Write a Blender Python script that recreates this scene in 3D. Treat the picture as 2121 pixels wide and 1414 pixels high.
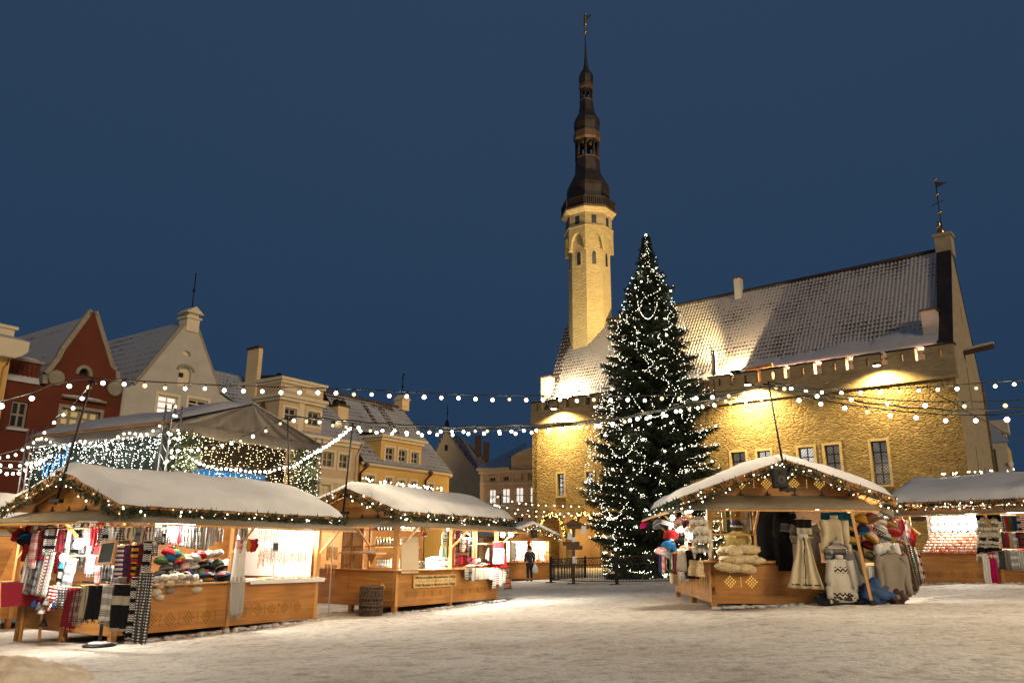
import bpy, bmesh, math, random
import numpy as np
from mathutils import Vector, Matrix, noise
from mathutils.geometry import tessellate_polygon
S = bpy.context.scene
for o in list(bpy.data.objects): bpy.data.objects.remove(o)
COL = S.collection
rnd = random.Random(7)
R = math.radians
PI = math.pi

# ------------------------------------------------------------------ camera
FPX, CX, CY, EYE = 1640., 1060.5, 707., 1.23
PIT = math.atan(433/FPX); ROLL = .0089
_R = np.array([1, 0, 0.]); _U = np.array([0, -math.sin(PIT), math.cos(PIT)]); _W = np.array([0, math.cos(PIT), math.sin(PIT)])
_rc = math.cos(ROLL)*_R+math.sin(ROLL)*_U; _uc = -math.sin(ROLL)*_R+math.cos(ROLL)*_U
_C = np.array([0, 0, EYE])
cam = bpy.data.cameras.new('camera'); camo = bpy.data.objects.new('camera', cam); COL.objects.link(camo)
cam.sensor_width = 36; cam.lens = FPX/2121*36; cam.clip_end = 2000; cam.clip_start = .1
m = Matrix([list(_rc)+[0], list(_uc)+[0], list(-_W)+[0], [0, 0, 0, 1]]).transposed(); m.translation = Vector(_C)
camo.matrix_world = m; S.camera = camo

# ------------------------------------------------------------------ sky, added warm fill, exposure
FILL_AZ, FILL_EL = 148., 17.
w = bpy.data.worlds.new('World'); S.world = w; w.use_nodes = True
nt = w.node_tree; nt.nodes.clear()
sky = nt.nodes.new('ShaderNodeTexSky'); sky.sky_type = 'NISHITA'; sky.sun_disc = False
sky.sun_elevation = R(-2.5); sky.sun_rotation = R(200); sky.ozone_density = 3.0
bg = nt.nodes.new('ShaderNodeBackground'); bg.inputs[1].default_value = .1
mx = nt.nodes.new('ShaderNodeMix'); mx.data_type = 'RGBA'; mx.inputs[0].default_value = .9
tcw = nt.nodes.new('ShaderNodeTexCoord'); spw = nt.nodes.new('ShaderNodeSeparateXYZ'); nt.links.new(tcw.outputs['Generated'], spw.inputs[0])
nzw = nt.nodes.new('ShaderNodeTexNoise'); nzw.inputs['Scale'].default_value = 1.6; nzw.inputs['Detail'].default_value = 3; nt.links.new(tcw.outputs['Generated'], nzw.inputs[0])
adw = nt.nodes.new('ShaderNodeMath'); adw.operation = 'MULTIPLY_ADD'; adw.inputs[1].default_value = .35; nt.links.new(nzw.outputs[0], adw.inputs[0]); nt.links.new(spw.outputs[2], adw.inputs[2])
rmw = nt.nodes.new('ShaderNodeValToRGB'); rmw.color_ramp.elements[0].position = .16; rmw.color_ramp.elements[1].position = .85
rmw.color_ramp.elements[0].color = (.165, .44, .95, 1); rmw.color_ramp.elements[1].color = (.28, .56, 1.10, 1); nt.links.new(adw.outputs[0], rmw.inputs[0]); nt.links.new(rmw.outputs[0], mx.inputs[7])
out = nt.nodes.new('ShaderNodeOutputWorld')
nt.links.new(sky.outputs[0], mx.inputs[6]); nt.links.new(mx.outputs[2], bg.inputs[0]); nt.links.new(bg.outputs[0], out.inputs[0])
sl = bpy.data.lights.new('warm_fill', 'SUN'); sl.energy = 1.2; sl.angle = R(14); sl.color = (1, .74, .44)  # added warm light in place of unseen lamps round the square; no real sun
so = bpy.data.objects.new('warm_fill', sl); COL.objects.link(so)
d = Vector((math.sin(R(FILL_AZ))*math.cos(R(FILL_EL)), math.cos(R(FILL_AZ))*math.cos(R(FILL_EL)), math.sin(R(FILL_EL))))
so.rotation_euler = d.to_track_quat('Z', 'Y').to_euler()
S.view_settings.view_transform = 'Standard'; S.view_settings.look = 'None'; S.view_settings.exposure = 0; S.view_settings.gamma = 1
S.cycles.use_denoising = True; S.cycles.max_bounces = 5; S.cycles.diffuse_bounces = 2; S.cycles.glossy_bounces = 2
S.cycles.transparent_max_bounces = 6; S.cycles.sample_clamp_indirect = 2.5; S.cycles.caustics_reflective = False; S.cycles.caustics_refractive = False

# ------------------------------------------------------------------ where a ray of the photograph meets a plane of the place
def ray(x, y): return (x-CX)*_rc/FPX+(CY-y)*_uc/FPX+_W
def gz(x, y): return .047*max(-25, min(25, x))-.008*max(-20, min(60, y))
def gnd(x, y, h=0):
    d = ray(x, y); n = np.array([-.047, .008, 1.]); return Vector(_C+d*((h-n@_C)/(n@d)))
def aty(x, y, Y): d = ray(x, y); return Vector(_C+d*(Y/d[1]))
class Fr:
    """A local frame: u along azimuth az, v to its left, z up from z0."""
    def __init__(s, x, y, az, z=0):
        a = R(az); s.o = np.array([x, y]); s.u = np.array([math.sin(a), math.cos(a)]); s.v = np.array([-s.u[1], s.u[0]]); s.z = z; s.rz = PI/2-a
    def w(s, u, v, z=0): p = s.o+s.u*u+s.v*v; return Vector((p[0], p[1], s.z+z))
    def _on(s, x, y, p0, n):
        d = ray(x, y); t = ((p0-_C[:2])@n)/(d[:2]@n); P = _C+d*t; q = P[:2]-s.o; return q@s.u, q@s.v, P[2]-s.z
    def sd(s, x, y, v=0): a = s._on(x, y, s.o+s.v*v, s.v); return a[0], a[2]
    def fr(s, x, y, u=0): a = s._on(x, y, s.o+s.u*u, s.u); return a[1], a[2]
    def lo(s, P): q = np.array([P[0], P[1]])-s.o; return Vector((q@s.u, q@s.v, P[2]-s.z))

# ------------------------------------------------------------------ object helpers
def tag(o, label=None, cat=None, group=None, kind=None):
    if label: o['label'] = label
    if cat: o['category'] = cat
    if group: o['group'] = group
    if kind: o['kind'] = kind
    return o
def empty(name, loc, rz=0, label=None, cat=None, group=None):
    o = bpy.data.objects.new(name, None); COL.objects.link(o); o.location = loc; o.rotation_euler = (0, 0, rz); o.empty_display_size = .2
    return tag(o, label, cat, group)
def link(name, me, parent=None, loc=None, rot=None):
    o = bpy.data.objects.new(name, me); COL.objects.link(o)
    if parent: o.parent = parent
    if loc is not None: o.location = loc
    if rot is not None: o.rotation_euler = rot
    return o
def copy_tree(o, parent=None):
    c = o.copy(); COL.objects.link(c)
    if parent: c.parent = parent
    for ch in [x for x in bpy.data.objects if x.parent is o]: copy_tree(ch, c)
    return c
class MB:
    def __init__(s): s.v = []; s.f = []; s.m = []; s.s = []
    def add(s, vs, fs, mi=0, sm=False):
        b = len(s.v); s.v += [tuple(p) for p in vs]; s.f += [tuple(b+i for i in f) for f in fs]; s.m += [mi]*len(fs); s.s += [sm]*len(fs); return s
    def box(s, c, d, rot=None, mi=0):
        hx, hy, hz = d[0]/2, d[1]/2, d[2]/2; c = Vector(c)
        ps = [Vector((x, y, z)) for z in (-hz, hz) for x, y in ((-hx, -hy), (hx, -hy), (hx, hy), (-hx, hy))]
        if rot is not None: ps = [rot @ p for p in ps]
        return s.add([p+c for p in ps], [(3, 2, 1, 0), (4, 5, 6, 7), (0, 1, 5, 4), (1, 2, 6, 5), (2, 3, 7, 6), (3, 0, 4, 7)], mi)
    def bx(s, a, b, mi=0): return s.box([(a[i]+b[i])/2 for i in range(3)], [abs(b[i]-a[i]) for i in range(3)], None, mi)
    def bar(s, a, b, w, h, mi=0, up=(0, 0, 1)):
        a = Vector(a); b = Vector(b); z = (b-a); L = z.length; z.normalize(); x = Vector(up).cross(z)
        if x.length < 1e-4: x = Vector((1, 0, 0))
        x.normalize(); y = z.cross(x); rot = Matrix((x, y, z)).transposed()
        return s.box((a+b)/2, (w, h, L), rot, mi)
    def tube(s, pts, r, n=6, mi=0, caps=True, sm=True):
        pts = [Vector(p) for p in pts]; rs = r if isinstance(r, (list, tuple)) else [r]*len(pts); vs = []; fs = []
        up = Vector((0, 0, 1))
        for i, p in enumerate(pts):
            t = (pts[min(i+1, len(pts)-1)]-pts[max(i-1, 0)]); t.normalize()
            x = up.cross(t)
            if x.length < .05: x = Vector((1, 0, 0)).cross(t)
            x.normalize(); y = t.cross(x)
            for k in range(n): a = 2*PI*k/n; vs.append(p+(x*math.cos(a)+y*math.sin(a))*rs[i])
        for i in range(len(pts)-1):
            for k in range(n): fs.append((i*n+k, i*n+(k+1) % n, (i+1)*n+(k+1) % n, (i+1)*n+k))
        if caps: fs += [tuple(range(n))[::-1], tuple((len(pts)-1)*n+k for k in range(n))]
        return s.add(vs, fs, mi, sm)
    def lathe(s, prof, n=12, c=(0, 0, 0), a0=0, mi=0, sm=True, sx=1, sy=1):
        vs = []; fs = []
        for r, z in prof:
            for k in range(n): a = a0+2*PI*k/n; vs.append((c[0]+r*math.cos(a)*sx, c[1]+r*math.sin(a)*sy, c[2]+z))
        for i in range(len(prof)-1):
            for k in range(n): fs.append((i*n+k, i*n+(k+1) % n, (i+1)*n+(k+1) % n, (i+1)*n+k))
        fs += [tuple(range(n))[::-1], tuple((len(prof)-1)*n+k for k in range(n))]
        return s.add(vs, fs, mi, sm)
    def prism(s, poly, fn, a, b, mi=0):
        """polygon (2-D) extruded between depths a and b; fn(p, q, depth) gives the point"""
        n = len(poly); vs = [fn(p, q, a) for p, q in poly]+[fn(p, q, b) for p, q in poly]
        fs = [(i, (i+1) % n, n+(i+1) % n, n+i) for i in range(n)]
        tri = tessellate_polygon([[Vector((p, q, 0)) for p, q in poly]])
        fs += [tuple(t) for t in tri]+[tuple(n+i for i in reversed(t)) for t in tri]
        return s.add(vs, fs, mi)
    def holes(s, poly, hs, fn, dep, mi=0, mr=None):
        """a wall face with openings and their reveals; fn(p, q, depth)"""
        loops = [poly]+hs; flat = [p for l in loops for p in l]
        tri = tessellate_polygon([[Vector((p, q, 0)) for p, q in l] for l in loops])
        s.add([fn(p, q, 0) for p, q in flat], [tuple(t) for t in tri], mi)
        for h in hs:
            n = len(h); s.add([fn(p, q, 0) for p, q in h]+[fn(p, q, dep) for p, q in h], [(i, (i+1) % n, n+(i+1) % n, n+i) for i in range(n)], mi if mr is None else mr)
        return s
    def blob(s, c, r, n=10, mi=0, seed=0, amp=.15, fr=2.):
        vs = []; fs = []; m = max(4, n//2+1)
        for i in range(m+1):
            th = PI*i/m
            for k in range(n):
                a = 2*PI*k/n; d = Vector((math.sin(th)*math.cos(a), math.sin(th)*math.sin(a), math.cos(th)))
                q = 1+amp*noise.noise(d*fr+Vector((seed*3.1, seed*1.7, seed)))
                vs.append((c[0]+d.x*r[0]*q, c[1]+d.y*r[1]*q, c[2]+d.z*r[2]*q))
        for i in range(m):
            for k in range(n): fs.append((i*n+k, (i+1)*n+k, (i+1)*n+(k+1) % n, i*n+(k+1) % n))
        return s.add(vs, fs, mi, True)
    def mesh(s, name, mats):
        me = bpy.data.meshes.new(name); me.from_pydata(s.v, [], s.f)
        for q in (mats if isinstance(mats, (list, tuple)) else [mats]): me.materials.append(q)
        me.polygons.foreach_set('material_index', s.m); me.polygons.foreach_set('use_smooth', s.s); me.update()
        return me
    def build(s, name, mats, parent=None, loc=None, rot=None, bevel=0, norm=True):
        me = s.mesh(name, mats)
        if norm:
            bm = bmesh.new(); bm.from_mesh(me); bmesh.ops.remove_doubles(bm, verts=bm.verts, dist=1e-5); bmesh.ops.recalc_face_normals(bm, faces=bm.faces); bm.to_mesh(me); bm.free()
        o = link(name, me, parent, loc, rot)
        if bevel: b = o.modifiers.new('edge', 'BEVEL'); b.width = bevel; b.segments = 1; b.limit_method = 'ANGLE'
        return o
def arr_mesh(name, V, F, mat, mi=None, sm=False):
    """numpy arrays of points and triangles/quads to a mesh"""
    me = bpy.data.meshes.new(name); k = F.shape[1]
    me.vertices.add(len(V)); me.vertices.foreach_set('co', np.asarray(V, dtype=np.float32).ravel())
    me.loops.add(F.size); me.loops.foreach_set('vertex_index', F.astype(np.int32).ravel())
    me.polygons.add(len(F)); me.polygons.foreach_set('loop_start', np.arange(0, F.size, k, dtype=np.int32))
    for q in (mat if isinstance(mat, (list, tuple)) else [mat]): me.materials.append(q)
    if mi is not None: me.polygons.foreach_set('material_index', mi.astype(np.int32))
    if sm: me.polygons.foreach_set('use_smooth', np.ones(len(F), dtype=bool))
    me.update(calc_edges=True); me.validate()
    return me

# ------------------------------------------------------------------ materials
def nm(name):
    m = bpy.data.materials.new(name); m.use_nodes = True; t = m.node_tree
    return m, t, t.nodes['Principled BSDF'], t.nodes.new, t.links.new
def pm(name, c, rough=.75, var=.18, sc=6., bump=0., bsc=30., metal=0., spec=.3, c2=None, stretch=(1, 1, 1), emit=None, es=0, coat=0, sheen=0):
    m, t, b, N, L = nm(name)
    b.inputs['Roughness'].default_value = rough; b.inputs['Metallic'].default_value = metal; b.inputs['Specular IOR Level'].default_value = spec
    if sheen: b.inputs['Sheen Weight'].default_value = sheen
    tc = N('ShaderNodeTexCoord'); mp = N('ShaderNodeMapping'); mp.inputs[3].default_value = stretch; L(tc.outputs['Object'], mp.inputs[0])
    n = N('ShaderNodeTexNoise'); n.inputs['Scale'].default_value = sc; n.inputs['Detail'].default_value = 5; L(mp.outputs[0], n.inputs[0])
    r = N('ShaderNodeValToRGB'); r.color_ramp.elements[0].position = .3; r.color_ramp.elements[1].position = .7
    a = [x*(1-var) for x in c]; z = [min(1, x*(1+var)) for x in (c2 or c)]
    r.color_ramp.elements[0].color = (*a, 1); r.color_ramp.elements[1].color = (*z, 1); L(n.outputs[0], r.inputs[0]); L(r.outputs[0], b.inputs['Base Color'])
    if bump:
        n2 = N('ShaderNodeTexNoise'); n2.inputs['Scale'].default_value = bsc; n2.inputs['Detail'].default_value = 4; L(mp.outputs[0], n2.inputs[0])
        bp = N('ShaderNodeBump'); bp.inputs['Strength'].default_value = min(1, bump); bp.inputs['Distance'].default_value = .03*bump; L(n2.outputs[0], bp.inputs['Height']); L(bp.outputs[0], b.inputs['Normal'])
    if emit: b.inputs['Emission Color'].default_value = (*emit, 1); b.inputs['Emission Strength'].default_value = es; m.cycles.emission_sampling = 'NONE'
    return m
def emat(name, c, s):
    m, t, b, N, L = nm(name); e = N('ShaderNodeEmission'); e.inputs[0].default_value = (*c, 1); e.inputs[1].default_value = s
    L(e.outputs[0], t.nodes['Material Output'].inputs[0]); m.cycles.emission_sampling = 'NONE'; return m
M = {}
M['snow'] = pm('snow', (.54, .54, .56), .75, .06, 2, .6, 7, spec=.15)
M['wood'] = pm('stained_wood', (.44, .185, .042), .5, .2, 3, .15, 40, stretch=(1, 1, 7), c2=(.50, .225, .058))
M['woodx'] = pm('stained_boards', (.44, .19, .045), .45, .16, 1.6, .08, 30, stretch=(.7, .7, 9), c2=(.50, .23, .06))
M['pale'] = pm('pale_pine', (.55, .28, .09), .55, .2, 4, .1, 40, stretch=(6, 6, 1))
M['dkwood'] = pm('dark_timber', (.10, .055, .03), .6, .3, 5)
M['canvas'] = pm('grey_awning', (.20, .165, .115), .6, .12, 4, .1, 60)
M['black'] = pm('black_iron', (.012, .012, .013), .5, .3, 8, metal=.3)
M['rubber'] = pm('black_cable', (.015, .016, .016), .6, .2, 5)
M['copper'] = pm('dark_copper', (.030, .022, .019), .5, .4, 1.5, .2, 4)
M['copper2'] = pm('copper_moulding', (.11, .07, .04), .5, .3, 2)
M['gold'] = pm('gilded_metal', (.75, .45, .12), .3, .1, 3, metal=1)
M['yellow'] = pm('yellow_plaster', (.72, .47, .16), .85, .06, 1.5)
M['beige'] = pm('beige_plaster', (.62, .47, .30), .85, .06, 1.5)
M['cream'] = pm('cream_plaster', (.80, .62, .36), .85, .07, .9)
M['white'] = pm('white_plaster', (.50, .48, .43), .85, .08, 1.2)
M['ltrim'] = pm('pale_trim', (.76, .66, .48), .8, .05, 2)
M['red'] = pm('red_plaster', (.135, .034, .018), .85, .18, .8)
M['greystone'] = pm('grey_limestone', (.30, .27, .21), .85, .15, 3, .3, 8)
M['pink'] = pm('weathered_stucco', (.84, .64, .44), .9, .2, .9, c2=(.72, .52, .35))
M['dressed'] = pm('dressed_stone', (.44, .36, .22), .85, .18, 2.2, .35, 6)
M['glassdk'] = pm('dark_window_glass', (.03, .032, .035), .12, .4, 1.5, spec=.5)
M['glasslt'] = pm('lit_window_glass', (.3, .3, .28), .3, .3, 1.5, emit=(1, .93, .82), es=.9)
M['glassw'] = pm('warm_window_glass', (.2, .15, .08), .3, .3, 1.5, emit=(1, .65, .25), es=.35)
M['frame'] = pm('white_window_frame', (.55, .5, .42), .6, .1, 4)
M['dframe'] = pm('dark_window_frame', (.06, .05, .045), .6, .2, 4)
M['bulb'] = emat('glowing_bulb', (1, .91, .68), 9)
M['bulbdim'] = emat('dim_glowing_bulb', (1, .80, .45), 1.7); M['fairydim'] = emat('dim_fairy_light', (1, .74, .34), 1.6)
M['fairy'] = emat('fairy_light', (1, .92, .68), 10)
M['amber'] = emat('amber_fairy_light', (1, .55, .12), 6)
M['blue'] = emat('blue_tube_light', (.05, .35, 1), 2.5)
M['lamp'] = emat('lamp_face', (1, .96, .88), 30)
M['flood'] = emat('floodlight_face', (1, .8, .45), 40)
M['lit'] = emat('light_through_cutout', (1, .62, .12), 1.0)
M['dull'] = pm('cutout_shade', (.16, .085, .005), .7, .2, 9)
M['needle'] = pm('fir_needles', (.028, .042, .022), .7, .4, 3)
M['bark'] = pm('bark', (.05, .035, .025), .9, .3, 8)

def mat_snowground():
    m, t, b, N, L = nm('trodden_snow'); b.inputs['Roughness'].default_value = .8; b.inputs['Specular IOR Level'].default_value = .25
    g = N('ShaderNodeNewGeometry')
    def nz(sc, det, st=(1, 1, 1)):
        mp = N('ShaderNodeMapping'); mp.inputs[3].default_value = st; L(g.outputs[0], mp.inputs[0])
        n = N('ShaderNodeTexNoise'); n.inputs['Scale'].default_value = sc; n.inputs['Detail'].default_value = det; n.inputs['Roughness'].default_value = .6; L(mp.outputs[0], n.inputs[0]); return n
    a = nz(.35, 4); c = nz(4.2, 4); e = nz(14, 3); s = nz(2.2, 5, (.9, 1.3, 1))
    r1 = N('ShaderNodeValToRGB'); r1.color_ramp.elements[0].position = .36; r1.color_ramp.elements[1].position = .62
    r1.color_ramp.elements[0].color = (.68, .60, .51, 1); r1.color_ramp.elements[1].color = (.88, .82, .74, 1); L(a.outputs[0], r1.inputs[0])
    r2 = N('ShaderNodeValToRGB'); r2.color_ramp.elements[0].position = .33; r2.color_ramp.elements[1].position = .5
    r2.color_ramp.elements[0].color = (.36, .33, .31, 1); r2.color_ramp.elements[1].color = (1, 1, 1, 1); L(c.outputs[0], r2.inputs[0])
    mu = N('ShaderNodeMix'); mu.data_type = 'RGBA'; mu.blend_type = 'MULTIPLY'; mu.inputs[0].default_value = .52; L(r1.outputs[0], mu.inputs[6]); L(r2.outputs[0], mu.inputs[7])
    r3 = N('ShaderNodeValToRGB'); r3.color_ramp.elements[0].position = .3; r3.color_ramp.elements[1].position = .6
    r3.color_ramp.elements[0].color = (.6, .58, .56, 1); r3.color_ramp.elements[1].color = (1, 1, 1, 1); L(e.outputs[0], r3.inputs[0])
    m2 = N('ShaderNodeMix'); m2.data_type = 'RGBA'; m2.blend_type = 'MULTIPLY'; m2.inputs[0].default_value = .5; L(mu.outputs[2], m2.inputs[6]); L(r3.outputs[0], m2.inputs[7])
    o_ = m2.outputs[2]
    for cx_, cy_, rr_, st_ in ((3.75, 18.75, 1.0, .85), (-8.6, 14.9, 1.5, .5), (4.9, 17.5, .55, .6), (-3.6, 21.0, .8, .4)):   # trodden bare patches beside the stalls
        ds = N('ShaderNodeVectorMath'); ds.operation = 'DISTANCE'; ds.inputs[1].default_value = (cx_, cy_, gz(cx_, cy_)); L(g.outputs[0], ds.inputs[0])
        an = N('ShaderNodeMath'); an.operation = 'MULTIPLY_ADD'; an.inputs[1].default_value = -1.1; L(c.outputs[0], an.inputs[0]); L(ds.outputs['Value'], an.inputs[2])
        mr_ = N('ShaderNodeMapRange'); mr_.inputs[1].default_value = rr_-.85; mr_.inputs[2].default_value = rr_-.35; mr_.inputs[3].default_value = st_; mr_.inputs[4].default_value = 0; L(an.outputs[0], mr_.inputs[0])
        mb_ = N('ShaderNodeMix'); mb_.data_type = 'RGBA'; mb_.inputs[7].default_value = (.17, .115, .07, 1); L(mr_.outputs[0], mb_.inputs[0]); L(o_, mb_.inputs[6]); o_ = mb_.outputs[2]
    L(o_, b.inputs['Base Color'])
    ad = N('ShaderNodeMath'); ad.operation = 'ADD'; L(c.outputs[0], ad.inputs[0]); ml = N('ShaderNodeMath'); ml.operation = 'MULTIPLY'; ml.inputs[1].default_value = .45; L(e.outputs[0], ml.inputs[0]); L(ml.outputs[0], ad.inputs[1])
    bp = N('ShaderNodeBump'); bp.inputs['Strength'].default_value = .9; bp.inputs['Distance'].default_value = .065; L(ad.outputs[0], bp.inputs['Height']); L(bp.outputs[0], b.inputs['Normal'])
    return m
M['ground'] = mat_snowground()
def mat_rubble(name, c1, c2, sx, sz, dist):
    m, t, b, N, L = nm(name); b.inputs['Roughness'].default_value = .9; b.inputs['Specular IOR Level'].default_value = .15
    tc = N('ShaderNodeTexCoord'); mp = N('ShaderNodeMapping'); mp.inputs[3].default_value = (sx, sx, sz); L(tc.outputs['Object'], mp.inputs[0])
    nw = N('ShaderNodeTexNoise'); nw.inputs['Scale'].default_value = 1.2; nw.inputs['Detail'].default_value = 3; L(mp.outputs[0], nw.inputs[0])
    mm = N('ShaderNodeMix'); mm.data_type = 'RGBA'; mm.inputs[0].default_value = .35; L(mp.outputs[0], mm.inputs[6]); L(nw.outputs[1], mm.inputs[7])
    v = N('ShaderNodeTexVoronoi'); v.feature = 'F1'; v.inputs['Scale'].default_value = 1; L(mm.outputs[2], v.inputs[0])
    v2 = N('ShaderNodeTexVoronoi'); v2.feature = 'DISTANCE_TO_EDGE'; v2.inputs['Scale'].default_value = 1; L(mm.outputs[2], v2.inputs[0])
    n = N('ShaderNodeTexNoise'); n.inputs['Scale'].default_value = 1.6; n.inputs['Detail'].default_value = 6; L(mp.outputs[0], n.inputs[0])
    mi = N('ShaderNodeMix'); mi.data_type = 'RGBA'; mi.inputs[6].default_value = (*c1, 1); mi.inputs[7].default_value = (*c2, 1); L(v.outputs['Color'], mi.inputs[0])
    mu = N('ShaderNodeMix'); mu.data_type = 'RGBA'; mu.blend_type = 'MULTIPLY'; mu.inputs[0].default_value = .5; L(mi.outputs[2], mu.inputs[6]); L(n.outputs[0], mu.inputs[7]); L(mu.outputs[2], b.inputs['Base Color'])
    mr = N('ShaderNodeMapRange'); mr.inputs[1].default_value = 0; mr.inputs[2].default_value = .16; L(v2.outputs[0], mr.inputs[0])
    ad = N('ShaderNodeMath'); ad.operation = 'ADD'; L(mr.outputs[0], ad.inputs[0]); ml = N('ShaderNodeMath'); ml.operation = 'MULTIPLY'; ml.inputs[1].default_value = 2.; L(n.outputs[0], ml.inputs[0]); L(ml.outputs[0], ad.inputs[1])
    bp = N('ShaderNodeBump'); bp.inputs['Strength'].default_value = 1; bp.inputs['Distance'].default_value = dist; L(ad.outputs[0], bp.inputs['Height']); L(bp.outputs[0], b.inputs['Normal'])
    return m
M['rubble'] = mat_rubble('rubble_masonry', (.29, .215, .105), (.44, .345, .19), 3.1, 7.4, .085)
M['ashlar'] = mat_rubble('coursed_limestone', (.40, .32, .19), (.52, .43, .27), 1.3, 4.2, .02)
M['towerstone'] = mat_rubble('plastered_tower_stone', (.50, .41, .22), (.60, .49, .28), 2.4, 5.5, .022)
def mat_tiles(name, cov, cu=.24, cs=.40, dark=(.06, .045, .04), snow=(.50, .47, .46), big=.22, mixb=.75):
    """pantiles under broken snow: x runs along the roof, y up the slope (local mesh coordinates)"""
    m, t, b, N, L = nm(name); b.inputs['Roughness'].default_value = .75; b.inputs['Specular IOR Level'].default_value = .2
    uv = N('ShaderNodeUVMap'); sp = N('ShaderNodeSeparateXYZ'); L(uv.outputs[0], sp.inputs[0])
    def fr(o, s):
        a = N('ShaderNodeMath'); a.operation = 'DIVIDE'; a.inputs[1].default_value = s; L(o, a.inputs[0]); f = N('ShaderNodeMath'); f.operation = 'FRACT'; L(a.outputs[0], f.inputs[0]); return f.outputs[0]
    def mt(op, a, b_=None):
        n = N('ShaderNodeMath'); n.operation = op
        for i, q in enumerate((a, b_)):
            if q is None: continue
            if isinstance(q, (int, float)): n.inputs[i].default_value = q
            else: L(q, n.inputs[i])
        return n.outputs[0]
    fx = fr(sp.outputs[0], cu); fy = fr(sp.outputs[1], cs)
    wx = mt('ABSOLUTE', mt('SUBTRACT', fx, .5)); wx = mt('MULTIPLY', wx, 2.)   # 0 at the crown of a tile, 1 in the trough
    wy = mt('SUBTRACT', 1., fy)                                            # 1 just above a tile's lower edge
    n1 = N('ShaderNodeTexNoise'); n1.inputs['Scale'].default_value = big; n1.inputs['Detail'].default_value = 3; L(uv.outputs[0], n1.inputs[0])
    n2 = N('ShaderNodeTexNoise'); n2.inputs['Scale'].default_value = 3.2; n2.inputs['Detail'].default_value = 4; L(uv.outputs[0], n2.inputs[0])
    e = mt('ADD', mt('MULTIPLY', wx, .30), mt('MULTIPLY', fy, .55))           # bare places gather under each tile edge
    e = mt('ADD', e, mt('MULTIPLY', n1.outputs[0], 1.15)); e = mt('ADD', e, mt('MULTIPLY', n2.outputs[0], mixb))
    r = N('ShaderNodeMapRange'); r.inputs[1].default_value = cov; r.inputs[2].default_value = cov+.10; L(e, r.inputs[0])
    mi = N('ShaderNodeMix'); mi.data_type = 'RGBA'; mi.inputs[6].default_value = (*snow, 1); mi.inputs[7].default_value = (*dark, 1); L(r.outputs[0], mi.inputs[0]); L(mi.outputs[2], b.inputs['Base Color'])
    h = mt('ADD', mt('MULTIPLY', wx, -.5), mt('MULTIPLY', fy, .6)); h = mt('ADD', h, mt('MULTIPLY', r.outputs[0], -.5))
    bp = N('ShaderNodeBump'); bp.inputs['Strength'].default_value = .9; bp.inputs['Distance'].default_value = .09; L(h, bp.inputs['Height']); L(bp.outputs[0], b.inputs['Normal'])
    return m
M['thtiles'] = mat_tiles('snowy_pantiles', 1.56, cu=.30, cs=.46)
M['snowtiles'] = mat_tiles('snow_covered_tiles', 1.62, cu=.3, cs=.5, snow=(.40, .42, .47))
M['baretiles'] = mat_tiles('bare_tiles', 1.22, cu=.3, cs=.45)
def mat_lattice(name, e):
    """leaded glass: a diamond lattice, lit or unlit from inside"""
    m, t, b, N, L = nm(name); b.inputs['Roughness'].default_value = .25
    tc = N('ShaderNodeTexCoord'); mp = N('ShaderNodeMapping'); mp.inputs[2].default_value = (0, R(45), 0); mp.inputs[3].default_value = (6.5, 6.5, 6.5); L(tc.outputs['Object'], mp.inputs[0])
    sp = N('ShaderNodeSeparateXYZ'); L(mp.outputs[0], sp.inputs[0]); o = []
    for ax in (0, 2):
        f = N('ShaderNodeMath'); f.operation = 'FRACT'; L(sp.outputs[ax], f.inputs[0]); g = N('ShaderNodeMath'); g.operation = 'LESS_THAN'; g.inputs[1].default_value = .16; L(f.outputs[0], g.inputs[0]); o.append(g.outputs[0])
    mxm = N('ShaderNodeMath'); mxm.operation = 'MAXIMUM'; L(o[0], mxm.inputs[0]); L(o[1], mxm.inputs[1])
    n = N('ShaderNodeTexNoise'); n.inputs['Scale'].default_value = 1.5; L(tc.outputs['Object'], n.inputs[0])
    mi = N('ShaderNodeMix'); mi.data_type = 'RGBA'; mi.inputs[6].default_value = (.16, .15, .14, 1); mi.inputs[7].default_value = (.02, .02, .02, 1); L(mxm.outputs[0], mi.inputs[0]); L(mi.outputs[2], b.inputs['Base Color'])
    inv = N('ShaderNodeMath'); inv.operation = 'SUBTRACT'; inv.inputs[0].default_value = 1; L(mxm.outputs[0], inv.inputs[1]); mu = N('ShaderNodeMath'); mu.operation = 'MULTIPLY'; L(inv.outputs[0], mu.inputs[0]); L(n.outputs[0], mu.inputs[1])
    mu2 = N('ShaderNodeMath'); mu2.operation = 'MULTIPLY'; mu2.inputs[1].default_value = e; L(mu.outputs[0], mu2.inputs[0])
    b.inputs['Emission Color'].default_value = (1, .93, .85, 1); L(mu2.outputs[0], b.inputs['Emission Strength']); m.cycles.emission_sampling = 'NONE'
    return m
M['lead_lit'] = mat_lattice('lit_leaded_glass', 1.5); M['lead_dim'] = mat_lattice('leaded_glass', .22)

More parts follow.
